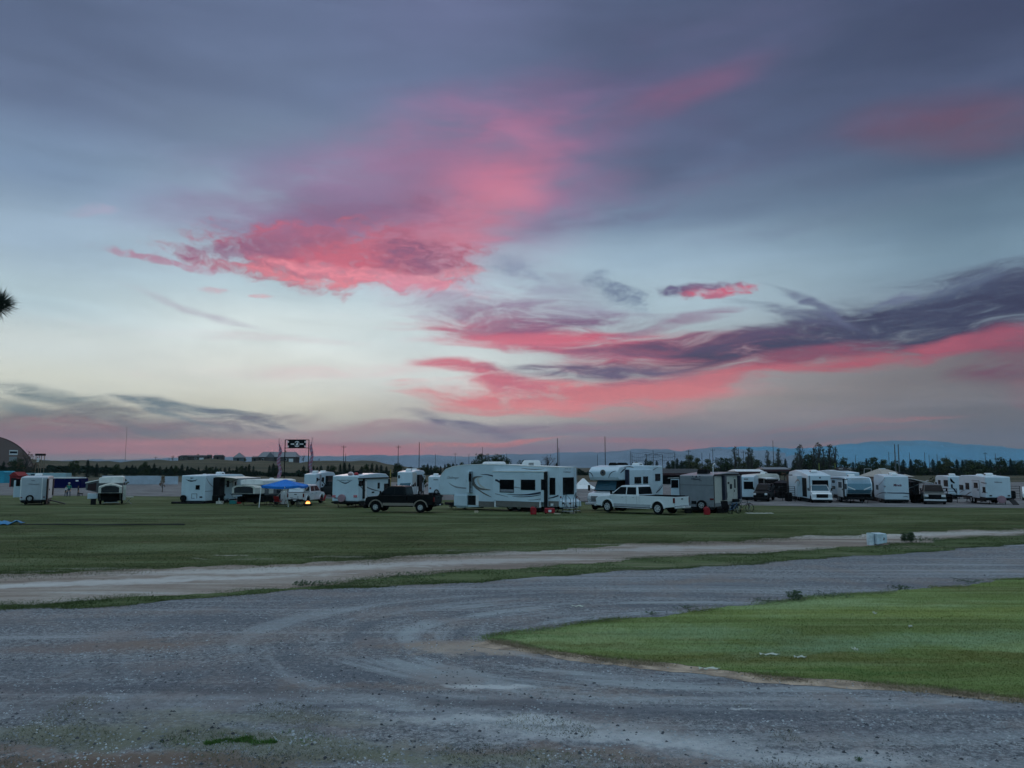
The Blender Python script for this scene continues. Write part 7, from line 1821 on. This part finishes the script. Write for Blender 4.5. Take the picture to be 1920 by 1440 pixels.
# ---------------------------------------------------------------- trees
def leaf_mat(name, c, v=.35):
    m = bpy.data.materials.new(name); m.use_nodes = True; t = m.node_tree; b = t.nodes['Principled BSDF']
    oi = N(t,'ShaderNodeNewGeometry'); P = oi.outputs['Position']; nz = noise(t, P, .9, 4, .6)
    lo = tuple(x*(1-v) for x in c)+(1,); hi = tuple(x*(1+v) for x in c)+(1,)
    t.links.new(mix(t, maprange(t, nz, .35, .65), lo, hi), b.inputs['Base Color']); b.inputs['Roughness'].default_value = .8; b.inputs['Specular IOR Level'].default_value = .1
    MATS[name] = m; return m
CON = leaf_mat('conifer_needles', (.016,.030,.018)); BROAD = leaf_mat('broad_leaves', (.035,.052,.022)); OLIVE = leaf_mat('spring_leaves', (.075,.085,.035)); SPARSE = leaf_mat('sparse_leaves', (.065,.075,.05)); RUST = leaf_mat('rust_leaves', (.11,.065,.04)); BARK = material('bark', (.05,.042,.036), .9, vary=.2)
def clump_mesh(name, centres, sizes, n_per, leaf, mat, parent, rg, flat=.5):
    V = []; F = []
    C = np.repeat(np.asarray(centres), n_per, 0); S = np.repeat(np.asarray(sizes), n_per)
    n = len(C); d = rg.normal(size=(n,3)); d /= np.linalg.norm(d, axis=1)[:,None]
    P = C+d*(S*rg.random(n)**.45)[:,None]*np.array([1,1,.8])
    u = rg.normal(size=(n,3)); u /= np.linalg.norm(u, axis=1)[:,None]; w = np.cross(u, rg.normal(size=(n,3))); w /= np.linalg.norm(w, axis=1)[:,None]
    l = leaf*(.6+.8*rg.random(n))[:,None]
    V = np.stack([P-u*l, P+w*l*flat, P+u*l, P-w*l*flat], 1).reshape(-1,3); F = np.arange(4*n).reshape(-1,4)
    return np_mesh(name, V, F, mat, parent)
def make_conifer(h, rw, seed, label):
    rg = np.random.default_rng(seed); o = empty('conifer_tree'); tag(o, label, 'conifer')
    m = MB(); m.cyl((0,0,0),(0,0,h*.97), .035*h, .005*h, 7); m.build('trunk', BARK, o)
    V = []; lev = 19
    for k in range(lev):
        f = k/(lev-1); z = h*(.07+.9*f); rad = rw*(1-f)**.6*(.7+.45*rg.random())+.16
        nb = int(12-2*f)
        for j in range(nb):
            if rg.random() < .08: continue
            a = j*2*math.pi/nb+rg.random()*.7+k; L = rad*(.65+.55*rg.random())
            tip = np.array([math.cos(a)*L, math.sin(a)*L, z-L*.28+.1*rg.random()])
            base = np.array([0,0,z+.05*h*.3]); nn = 7
            for q in range(nn):
                u = (q+1)/nn; c = base*(1-u)+tip*u; s_ = h*.030*(1.25-u*.5)
                for e in range(2):
                    d = rg.normal(size=3); d /= np.linalg.norm(d); d2 = np.cross(d, rg.normal(size=3)); d2 /= np.linalg.norm(d2)
                    V += [c-d*s_, c+d2*s_*.55-[0,0,s_*.4], c+d*s_]
    V = np.array(V); np_mesh('crown', V, np.arange(len(V)).reshape(-1,3), CON, o); return o
def make_broad(h, rw, seed, label, mat, name='broadleaf_tree', base=.28, n=26, leaf=.22, per=60, sparse=False, spread=1.0):
    rg = np.random.default_rng(seed); o = empty(name); tag(o, label, 'tree')
    m = MB(); m.tube([(0,0,0),(.03*h,0,h*.22),(0,.02*h,h*.5),(.01*h,0,h*.82)], [.035*h*.7,.028*h*.7,.016*h,.005*h], 7)
    cen = []; siz = []
    for i in range(n):
        a = rg.random()*6.283; f = rg.random(); z = h*(base+(1-base)*f*.93)
        env = math.sin(math.pi*min(1, max(.06, (z/h-base*.7)/(1-base*.7)))**.8)**.6
        rr_ = rw*env*(rg.random()**.5)*.92
        c = (math.cos(a)*rr_, math.sin(a)*rr_, z); cen.append(c); siz.append(rw*(.26+.2*rg.random())*(.6 if sparse else 1))
        if i % 2 == 0: m.tube([(0,0,max(h*.15, z*.55)), (c[0]*.5, c[1]*.5, z*.8), c], [.012*h,.008*h,.003*h], 5)
    m.build('trunk', BARK, o); clump_mesh('crown', cen, siz, per, leaf, mat, o, rg); return o
FAR = dict()
con_v = [make_conifer(8, 2.1, 11, ''), make_conifer(8, 2.7, 12, ''), make_conifer(8, 1.7, 13, ''), make_conifer(8, 2.4, 14, '')]
rnd_v = [make_broad(9, 4.6, 21, '', BROAD, n=46, per=55, leaf=.34, base=.1), make_broad(9, 4.2, 22, '', OLIVE, n=40, per=50, leaf=.32, base=.12), make_broad(8, 3.4, 23, '', BROAD, n=34, per=50, leaf=.3, base=.15)]
pop_v = [make_broad(11, 2.2, 31, '', SPARSE, 'poplar_tree', n=70, per=8, leaf=.19, base=.2, sparse=True), make_broad(11, 1.9, 32, '', SPARSE, 'poplar_tree', n=80, per=11, leaf=.19, base=.18, sparse=True)]
bare_v = [make_broad(8, 3.6, 41, '', RUST, 'bare_tree', n=46, per=7, leaf=.2, base=.2, sparse=True)]
yng_v = [make_broad(4, .9, 51, '', OLIVE, 'young_tree', n=18, per=26, leaf=.13, base=.35, sparse=True), make_broad(4, .8, 52, '', RUST, 'young_tree', n=16, per=20, leaf=.12, base=.35, sparse=True)]
used = set()
def plant(src, native_h, px, pt, D, label, cat, group=None, wide=1.0, name=None):
    if id(src) in used: o = copy_tree(src)
    else: o = src; used.add(id(src))
    k = D/F_PX; x = (px-960)*k; b = tz(x, D); h = top_z(pt, D)-b; s_ = h/native_h
    o.location = (x, D, b-.05); o.scale = (s_*wide, s_*wide, s_); o.rotation_euler = (0,0,(px*1.7) % 6.28)
    if name: o.name = name
    tag(o, label, cat)
    if group: o['group'] = group
    return o
con = [(12,864,270),(37,859,268),(53,866,275),(71,867,272),(96,874,290),(108,876,290),(133,874,290),(144,862,270),(154,873,288),(169,859,268),(178,872,285),(186,868,275),(203,870,280),(222,869,278),(231,875,290),(242,872,285),(252,870,285),(258,872,285),(266,871,288),(274,865,275),(284,871,285),(293,868,278),(304,872,290),(316,872,290),(325,870,290),(335,872,290),(345,869,290),(355,872,295),(362,873,295),(376,872,292),(390,872,295),(399,874,298),(408,873,295),(417,874,298),(425,873,297),(433,875,299),(447,873,295),(455,872,297),(464,871,292),(470,867,285),(478,873,296),(508,871,290),(515,867,283),(522,871,290),(572,870,290),(590,873,295),(597,874,297),(604,871,290),(617,870,290),(626,871,292),(640,869,288),(648,866,284),(657,867,285),(664,870,290),(680,871,290),(690,869,288),(699,867,285),(708,869,288),(716,869,288),(726,871,290),(742,870,300),(748,867,290),(752,871,300),
       (792,873,330),(797,870,330),(803,869,330),(809,871,335),(818,872,335),(827,871,335),(835,867,330),(842,868,332),(850,867,330),(857,868,332),(865,866,330),(872,867,332),(880,869,335),(980,861,320),(1043,866,330),
       (1185,864,340),(1190,865,345),(1197,868,345),(1210,859,335),(1217,863,340),(1230,861,340),(1251,861,338),(1262,863,345),(1268,858,335),(1276,862,345),(1284,863,348),(1470,857,340),(1485,862,345),(1580,857,340),(1596,864,350),(1621,857,338),(1634,856,338),(1650,862,345),(1668,864,350),(1676,862,345),(1690,859,342),(1704,858,340),(1717,860,342),(1730,864,350),(1745,859,342),(1755,863,346),(1790,858,340),(1800,862,346),(1815,863,350),(1846,861,345),(1852,859,342),(1870,857,340),(1879,862,346),(1890,859,342),(1912,861,345),(1925,863,345)]
czones = [(0,90,'near the brown hangar'),(90,200,'above the navy trailer'),(200,310,'above the long white board fence'),(310,440,'below the low ranch house'),(440,500,'below the pyramid-roofed shed'),(500,610,'around the entrance sign'),(610,760,'above the trailer with pink tyre cover'),(760,900,'left of and above the fifth wheel nose'),(900,1100,'above the fifth wheel roof'),(1100,1300,'above the motorhome'),(1300,1560,'above the shelters'),(1560,1640,'above the blue-nosed trailer'),(1640,1720,'above the lettered trailer'),(1720,1800,'above the dark green pickup'),(1800,1930,'above the right-hand trailer')]
cnt = {}; bz = {}
for i, (px, pt, D) in enumerate(sorted(con)):
    z_ = next(j for j, q in enumerate(czones) if q[0] <= px < q[1]); cnt[z_] = cnt.get(z_, -1)+1
    nm_ = ORD[cnt[z_]] if cnt[z_] < 20 else 'last'
    if (i*5+1) % 3 == 0 and (px > 780 or i % 2):
        bz[z_] = bz.get(z_, -1)+1; cnt[z_] -= 1
        plant(rnd_v[2 if i % 2 else 0], 8 if i % 2 else 9, px, pt+1.5, D, f'{ORD[bz[z_]]} dark bushy round-topped tree from left {czones[z_][2]}', 'tree', 'bushy trees of the far tree belt', wide=.8+.3*((i*13) % 7)/7)
    else: plant(con_v[(i*7+3) % 4], 8, px, pt+((i*11) % 5)*.7, D, f'{nm_} dark conifer from left {czones[z_][2]}', 'conifer', 'conifers of the far tree belt', wide=.95+.4*((i*37) % 10)/10)
for i, (px, pt, D, v, w_, lab) in enumerate([(904,851,330,0,1.0,'round dense dark tree above the middle of the fifth wheel roof'),(934,853,330,2,1.1,'broad dark tree right of the round one above the fifth wheel'),(947,858,335,2,.9,'smaller dark tree on the right flank of the broad one'),
    (1293,855,350,1,1.0,'olive green tree right of the practice net'),(1305,860,352,1,.9,'small olive tree next to the utility pole right of the net'),(1349,858,355,0,.9,'round dark tree above the grey-backed trailer'),(1363,859,355,0,.9,'round dark tree just right of the other above the trailer'),(1325,862,350,1,.9,'low olive tree between two poles above the grey-backed trailer'),(1385,859,350,1,.9,'olive tree at the right end of the sand-sided trailer'),
    (1402,857,350,1,1.1,'pale olive tree below the first poplar'),(1418,862,350,0,1.0,'dark low tree left of the middle poplar'),(1440,864,352,1,1.0,'olive low tree under the middle poplars'),(1456,862,352,0,.9,'dark low tree right of the middle poplars'),(1500,858,340,0,1.1,'dark tree at the left foot of the tall poplars'),(1518,852,338,0,1.25,'largest dark round tree below the tall poplars'),(1540,858,340,0,1.1,'dark tree at the right foot of the tall poplars'),(1557,860,345,2,1.0,'dark tree under the rightmost tall poplar'),
    (1610,866,350,2,1,'low dark tree left of the twin masts'),(1655,863,350,1,.9,'olive low tree just left of the twin masts'),(1768,860,345,1,1.0,'olive tree above the wire pen at right'),(1775,862,346,2,1,'dark tree above the wire pen at right'),(1810,862,345,0,1,'dark tree over the roof of the right-hand trailer'),(1822,864,348,2,1,'dark low tree left of the bright roof strip'),(1835,864,348,2,1,'dark low tree just above the big green mound'),(1900,864,348,2,1,'dark low tree near the right edge of the skyline')]):
    plant(rnd_v[v], 9 if v < 2 else 8, px, pt, D, lab, 'tree', wide=w_)
for px, pt, D, v, w_, lab in [(1401,836,330,1,.75,'slim poplar left of the row above the shelters'),(1407,838,332,0,.75,'slim sparse poplar beside the leftmost one'),(1376,835,330,0,.8,'sparse poplar above the sand-sided trailer'),(1437,842,332,0,.6,'thin sparse poplar in the middle of the skyline'),(1457,838,330,1,.75,'sparse poplar left of the tall pair'),(1498,831,325,0,.9,'left sparse poplar of the tall group'),(1524,836,325,1,.8,'short poplar of the tall group'),(1533,827,322,0,.95,'tallest poplar above the white pickup'),(1541,838,325,1,.7,'slender poplar beside the tallest one'),(1553,830,322,1,1.0,'rightmost leafy poplar of the tall group'),(1563,836,325,0,.8,'sparse poplar at the right of the tall group'),(1492,846,330,0,.9,'low sparse poplar left of the tall group')]:
    plant(pop_v[v], 11, px, pt, D, lab, 'poplar', 'poplars on the skyline', wide=w_)
for px, pt, D, w_, lab in [(1026,850,320,.95,'bare twiggy tree above the rear of the fifth wheel'),(56,843,262,.95,'bare brown tree right of the hangar'),(327,853,430,.8,'bare tree left of the low ranch house'),(571,852,425,.8,'bare tree right of the large metal-roofed house'),(600,859,425,1,'small bare tree on the rise right of the feather flags'),(625,860,425,.9,'dark bush-like tree on the crest by the utility poles')]:
    plant(bare_v[0], 8, px, pt, D, lab, 'tree', 'bare trees', wide=w_)
plant(rnd_v[1], 9, 462, 859, 400, 'orange-tinged bushy tree below the pyramid-roofed shed', 'tree', wide=1.0)
for px, pt, D, v, w_, lab in [(239,893,118,0,1.1,'young tree right of the white-roofed tent camper'),(310,893,118,1,.9,'thin rusty young tree between the board fence and awning trailer'),(776,883,108,0,1.3,'leafy young tree above the lifted black pickup'),(786,882,106,1,1.2,'rusty young tree right of the leafy one above the lifted pickup'),(795,886,104,0,.9,'slim young tree between black pickup and small white trailer'),(414,877,150,0,.8,'yellowish young tree behind the awning trailer'),(707,880,140,0,.9,'yellow-green young tree above the trailer with pink tyre cover'),(1466,884,108,1,1.2,'rusty young tree left of the tall fifth wheel camper'),(1503,886,92,0,1.3,'green young tree at the side of the tall fifth wheel camper'),(1741,892,120,0,.9,'small green tree above the dark green pickup'),(1811,890,90,1,1.0,'rusty young tree in front of the right-hand trailer'),(1808,884,115,0,1.0,'green young tree behind the right-hand trailer')]:
    plant(yng_v[v], 4, px, pt, D, lab, 'young tree', 'young trees among the campers', wide=w_)
# low brush filling the foot of the belt
def brush(name, spans, seed, mat, n, leaf):
    rg = np.random.default_rng(seed); P = []; S = []
    for px0, px1, D0, D1, h in spans:
        k = int(n*(px1-px0)/1000)
        px = rg.uniform(px0, px1, k); D = rg.uniform(D0, D1, k); x = (px-960)/F_PX*D; z = terrain(x, D)
        hh = h*(.55+.45*np.sin(px*.21)*np.sin(px*.053+1)); zz = z+rg.random(k)**1.2*np.maximum(.5, hh)
        P.append(np.stack([x, D, zz], 1))
    P = np.concatenate(P); o = clump_mesh(name, P, np.full(len(P), .5), 5, leaf, mat, None, rg, .7); tag(o, kind='stuff'); return o
brush('undergrowth', [(-10,95,285,300,.9),(95,480,296,315,1.3),(480,560,300,310,1.2),(560,760,296,315,2.0),(760,900,336,352,2.6),(900,1080,350,372,2.4),(1080,1300,350,372,2.6),(1300,1470,355,375,4.2),(1470,1930,352,380,4.2)], 5, CON, 9000, .55)
def mound():
    D = 300.0; o = plant(rnd_v[0], 9, 1829, 870.5, D, 'large low green mound of bushes above the right-hand trailer', 'bush', wide=2.2); o.name = 'bush'
mound()
o, w, h, d = block('farm_shed', 1866, 1896, 875, 883, DARKM, 8, 'low far shed with bright roof strip at right', 'shed')
m = MB(); m.box(-w, w, -.2, 4, h+.01, h+.5); m.build('roof', HG, o); m = MB(); m.box(w*.0, w, -.3, -.201, h+.05, h+.55); m.build('roof_strip', WHITEP, o)
# pine bough reaching in at the left edge, with the tree it grows from
def pine():
    D = 9.0; k = D/F_PX
    P0 = Vector((0,0,CAM_H))+ray(2, 566)*1.0; d = ray(2, 566); tip = Vector((0,0,CAM_H))+d*(D/d.y)
    bx, by = tip.x-3.4, tip.y+.6
    o = empty('pine_tree', (bx, by, 0))
    m = MB(); m.tube([(0,0,-.05),(.05,0,2),(0,.05,5),(.03,0,9.5)], [.22,.19,.14,.03], 10); m.build('trunk', BARK, o)
    t = tip-Vector((bx, by, 0))
    rg = np.random.default_rng(3); br = [Vector((0,0,t.z-.9)), Vector((t.x*.5, t.y*.4, t.z-.35)), Vector((t.x*.86, t.y*.9, t.z-.08)), Vector(t)]
    m = MB(); m.tube(br, [.06,.035,.018,.010], 6); b = m.build('branch', BARK, o)
    nm = material('pine_needles', (.012,.022,.014), .7, vary=.2)
    mm = MB()
    def tuft(c, dr, n, ln):
        for i in range(n):
            v = Vector(rg.normal(size=3)).normalized()
            v = (dr*.42+v*.75).normalized()
            s_ = c-dr*rg.random()*.12
            e = s_+v*ln*(.75+.35*rg.random()); w = v.cross(Vector((0,1,0))).normalized()*.003
            mid = (s_+e)/2+Vector((0,0,-.006))
            mm.add([tuple(s_-w), tuple(s_+w), tuple(mid+w), tuple(e), tuple(mid-w)], [(0,1,2,3,4)])
    tuft(Vector(t), Vector((.6,0,.55)), 320, .215)
    tuft(Vector(t)-Vector((.05,0,.06)), Vector((.6,0,-.6)), 180, .20)
    for u in (.55,.7,.8,.9):
        c = br[1].lerp(br[3], (u-.4)/.6); tuft(c+Vector((0,.05,.08)), Vector((.5,.2,.6)).normalized(), 60, .18)
    q = mm.build('needles', nm, o)
    # rest of the crown, out of frame
    cen = []; siz = []
    for i in range(40):
        a = rg.random()*6.28; z = 3.4+rg.random()*6.3; rr_ = (2.3*(1-(z-3.4)/7)+.2)*rg.random()
        cen.append((math.cos(a)*rr_, math.sin(a)*rr_, z)); siz.append(.4)
    clump_mesh('crown', cen, siz, 60, .10, nm, o, rg, .12)
    tag(o, 'dark pine bough with long needles reaching in at the left edge', 'pine tree')
pine()

# ---------------------------------------------------------------- grass and stones
def blades(name, P, h, w, mat, seed, lean=.5):
    rg = np.random.default_rng(seed); n = len(P); a = rg.uniform(0, 6.283, n)
    hh = h*(.5+.8*rg.random(n)); ww = w*(.6+.8*rg.random(n)); dx = np.cos(a); dy = np.sin(a)
    ld = rg.normal(size=(n,2))*lean*hh[:,None]
    A = P+np.stack([-dx*ww, -dy*ww, np.zeros(n)], 1); B = P+np.stack([dx*ww, dy*ww, np.zeros(n)], 1)
    C = P+np.stack([ld[:,0], ld[:,1], hh], 1)
    V = np.stack([A, B, C], 1).reshape(-1,3); o = np_mesh(name, V, np.arange(3*n).reshape(-1,3), mat); tag(o, kind='stuff'); return o
def inside(P, poly):
    x, y = P[:,0], P[:,1]; c = np.zeros(len(P), bool); q = np.array([(p.x, p.y) for p in poly]); j = len(q)-1
    for i in range(len(q)):
        xi, yi = q[i]; xj, yj = q[j]
        m_ = ((yi > y) != (yj > y)) & (x < (xj-xi)*(y-yi)/(yj-yi+1e-12)+xi); c ^= m_; j = i
    return c
def scatter(poly, n, ymax, seed, dens=1.4, xl=(-1.05,1.05)):
    """more samples near the viewer, fewer far off"""
    rg = np.random.default_rng(seed); q = np.array([(p.x, p.y) for p in poly]); y0 = max(6, q[:,1].min()); y1 = min(ymax, q[:,1].max())
    u = rg.random(n); y = (y0**(1-dens)+u*(y1**(1-dens)-y0**(1-dens)))**(1/(1-dens)); x = y*rg.uniform(-.80, .80, n)
    P = np.stack([x, y, np.zeros(n)], 1); P = P[inside(P, poly)]; P[:,2] = terrain(P[:,0], P[:,1])+.01; return P
BL = leaf_mat('lawn_blade', (.105,.165,.06), .45); BF = leaf_mat('field_blade', (.06,.078,.028), .4); BV = leaf_mat('verge_blade', (.05,.078,.028), .45); BD = leaf_mat('dry_blade', (.26,.21,.14), .35); WEED = leaf_mat('weed_leaf', (.09,.135,.075), .4)
lawn_poly = e_lt[:-1]+list(reversed(e_lb))
blades('lawn_grass', scatter(lawn_poly, 420000, 42, 61), .022, .006, M_lawn, 1)
verge_poly = e_tb+list(reversed(e_vb))
VP = scatter(verge_poly, 500000, 50, 62, 1.6); VP = VP[np.sin(VP[:,0]*.9)+np.sin(VP[:,0]*2.3+VP[:,1]*1.7)+np.sin(VP[:,1]*3.1-VP[:,0]*.4)+rng.normal(size=len(VP))*.5 > -.3]
blades('verge_grass', VP, .035, .010, M_verge, 2)
fp = [Vector((p.x, p.y, 0)) for p in e_tt]+[Vector((50,56,0)), Vector((-50,56,0))]
blades('field_grass', scatter(fp, 110000, 56, 63, 1.5), .022, .015, M_field, 3)
# ragged tufts along every edge
def along(line, n, width, seed, side=0.0):
    rg = np.random.default_rng(seed); L = np.array([(p.x, p.y) for p in line]); keep = (np.abs(L[:,0]) < L[:,1]*.72) & (L[:,1] > 5); L = L[keep]
    i = rg.integers(0, len(L)-1, n); u = rg.random(n)[:,None]; Q = L[i]*(1-u)+L[i+1]*u
    cl = np.sin(i*.37)+np.sin(i*.11+1)+rg.normal(size=n)*.6; Q = Q[cl > 0]; n = len(Q)
    Q = Q+rg.normal(size=(n,2))*width+np.array([0, side]); P = np.zeros((n,3)); P[:,:2] = Q; P[:,2] = terrain(Q[:,0], Q[:,1])+.005; return P
blades('lawn_edge_grass', np.concatenate([along(e_lt, 30000, .14, 71), along(e_lb, 14000, .06, 72, .03)]), .026, .007, M_lawn, 14)
blades('edge_grass', np.concatenate([along(e_vb, 22000, .12, 73, .06), along(e_tb, 40000, .3, 74), along(e_tt, 60000, .7, 75)]), .032, .008, M_verge, 4)
blades('dry_grass', np.concatenate([along(e_lb, 22000, .10, 76, -.14), along(e_lt, 5000, .15, 77), along(e_tt, 6000, .5, 78)]), .03, .006, BD, 5, 1.4)
# green strip in the gravel at the bottom, and thin growth in the lower left corner
def patch(px0, px1, py, dy, n, seed):
    rg = np.random.default_rng(seed); a = ground(px0, py); b = ground(px1, py); u = rg.random(n); P = np.zeros((n,3)); P[:,0] = a.x+(b.x-a.x)*u; P[:,1] = a.y+(b.y-a.y)*u+rg.normal(size=n)*dy*(.4+.6*np.sin(u*3.14)); return P
TP = np.concatenate([patch(388, 520, 1391, .05, 2200, 81), patch(300, 620, 1388, .25, 500, 82)]); TP[:2200,1] += .05*np.sin(TP[:2200,0]*9)+.03*np.sin(TP[:2200,0]*23); TP = TP[rng.random(len(TP)) < .35+.65*(np.sin(TP[:,0]*17)*.5+.5)]
blades('grass_tuft', TP, .038, .005, leaf_mat('tuft_blade', (.07,.14,.035), .4), 6)
rg_ = np.random.default_rng(9)
q = np.zeros((26000,3)); q[:,1] = rg_.uniform(8.7, 11.5, 26000); q[:,0] = rg_.uniform(-6.3, 3.5, 26000); kk = np.sin(q[:,0]*1.9+1)+np.sin(q[:,1]*5+q[:,0]*.8)+np.sin(q[:,0]*4.1+q[:,1]*3)*.7-(q[:,1]-9.6)*.9-q[:,0]*.18; q = q[kk > .25]
blades('sparse_grass', q, .03, .004, leaf_mat('sparse_blade', (.12,.125,.075), .4), 7, 1.0)
# weeds beside the road
def weed(px, py, h, w, label, upright=False, seed=1, name='weed'):
    g = ground(px, py); o = empty(name, g); rg = np.random.default_rng(seed); n = 12
    m = MB()
    for i in range(n):
        a = rg.random()*6.28; l = w*rg.random()*.6; m.tube([(0,0,0),(math.cos(a)*l*.6,math.sin(a)*l*.6,h*.5),(math.cos(a)*l,math.sin(a)*l,h*(.4+.4*rg.random()))], .003, 4)
    m.build('stem', WEED, o)
    cen = [(math.cos(a)*w*.5*u, math.sin(a)*w*.4*u, h*(.15+.75*(v if upright else v*(1-u*.6)))) for a, u, v in zip(rg.uniform(0,6.28,60), rg.random(60)**.6, rg.random(60))]
    clump_mesh('foliage', cen, [h*.14]*60, 22, h*.06, WEED, o, rg, .35); tag(o, label, 'weed')
for a in [(1489,1126,.26,.4,'spiky tallest weed on the upper lawn edge',True,1),(1564,1120,.14,1.0,'low spreading weed right of the spiky one on the upper lawn edge',False,2),(1688,1105,.15,.7,'dark bushy weed on the upper lawn edge at right',False,3),(1822,1092,.12,1.0,'low weed on the upper lawn edge near the right border',False,4),(1696,1016,.42,.26,'left upright weed of the pair right of the white barrel',True,5),(1708,1017.5,.48,.28,'right upright weed of the pair right of the white barrel',True,6),(1729,1015,.30,1.8,'low spreading bush right of the upright weed pair',False,7),
          (568,1099,.20,.6,'clump of weeds on the verge left of centre',False,8),(604,1098,.18,.9,'low weed just right of the verge clump',False,9),(770,1084,.22,2.2,'broad low weeds on the verge above the gravel road',False,10),(1220,1152,.08,.5,'small weed near the tip side of the upper lawn edge',False,11),(1285,1141,.10,.6,'small dark weed on the upper lawn edge, left of the spiky one',False,12),(1435,1127,.10,.9,'flat weed just left of the spiky one',False,13),(1610,1427,.05,.1,'tiny sprig at the bottom of the gravel',True,14)]: weed(*a)
# loose stones
def stones(name, n, seed, y0, y1, size, mat, poly=None, dens=2.0):
    rg = np.random.default_rng(seed); u = rg.random(n); y = (y0**(1-dens)+u*(y1**(1-dens)-y0**(1-dens)))**(1/(1-dens)); x = y*rg.uniform(-.72,.72,n)
    P = np.stack([x, y, np.full(n, .006)], 1); P = P[inside(P, poly)]; P = P[~inside(P, lawn_poly)]; n = len(P)
    oc = np.array([(1,0,0),(0,1,0),(-1,0,0),(0,-1,0),(0,0,.7),(0,0,-.3)]); F0 = np.array([(0,1,4),(1,2,4),(2,3,4),(3,0,4)])
    S = size*(.4+1.0*rg.random(n)**2.2); a = rg.uniform(0,6.28,n); c, s_ = np.cos(a), np.sin(a)
    V = oc[None]*(.7+.6*rg.random((n,6,1)))*S[:,None,None]; X = V[...,0]*c[:,None]-V[...,1]*s_[:,None]; Y = V[...,0]*s_[:,None]+V[...,1]*c[:,None]
    V = np.stack([X, Y, V[...,2]], 2)+P[:,None,:]; F = F0[None]+np.arange(n)[:,None,None]*6
    o = np_mesh(name, V.reshape(-1,3), F.reshape(-1,3), mat); tag(o, kind='stuff')
road_poly = e_vb+[Vector((60,5,0)), Vector((-60,5,0))]
SM = leaf_mat('stone', (.25,.28,.30), .6); 
_t = SM.node_tree
stones('gravel_stones', 16000, 91, 8.5, 34, .016, SM, road_poly)
stones('pale_stones', 1800, 92, 8.5, 30, .015, leaf_mat('pale_stone', (.42,.44,.46), .3), road_poly)
stones('dark_stones', 1500, 93, 8.5, 30, .022, leaf_mat('dark_stone', (.06,.065,.075), .3), road_poly)
HAZE = True

# ---------------------------------------------------------------- haze
def build_haze():
    mb = MB(); mb.box(-9500, 9500, -120, 12500, -60, 520)
    m = bpy.data.materials.new('haze'); m.use_nodes = True; t = m.node_tree; t.nodes.clear()
    v = N(t, 'ShaderNodeVolumePrincipled'); v.inputs['Color'].default_value = (0.55,0.72,0.85,1); v.inputs['Density'].default_value = 0.00007
    o = N(t, 'ShaderNodeOutputMaterial'); t.links.new(v.outputs[0], o.inputs['Volume'])
    h = mb.build('haze', m); tag(h, kind='stuff')
if HAZE: build_haze()
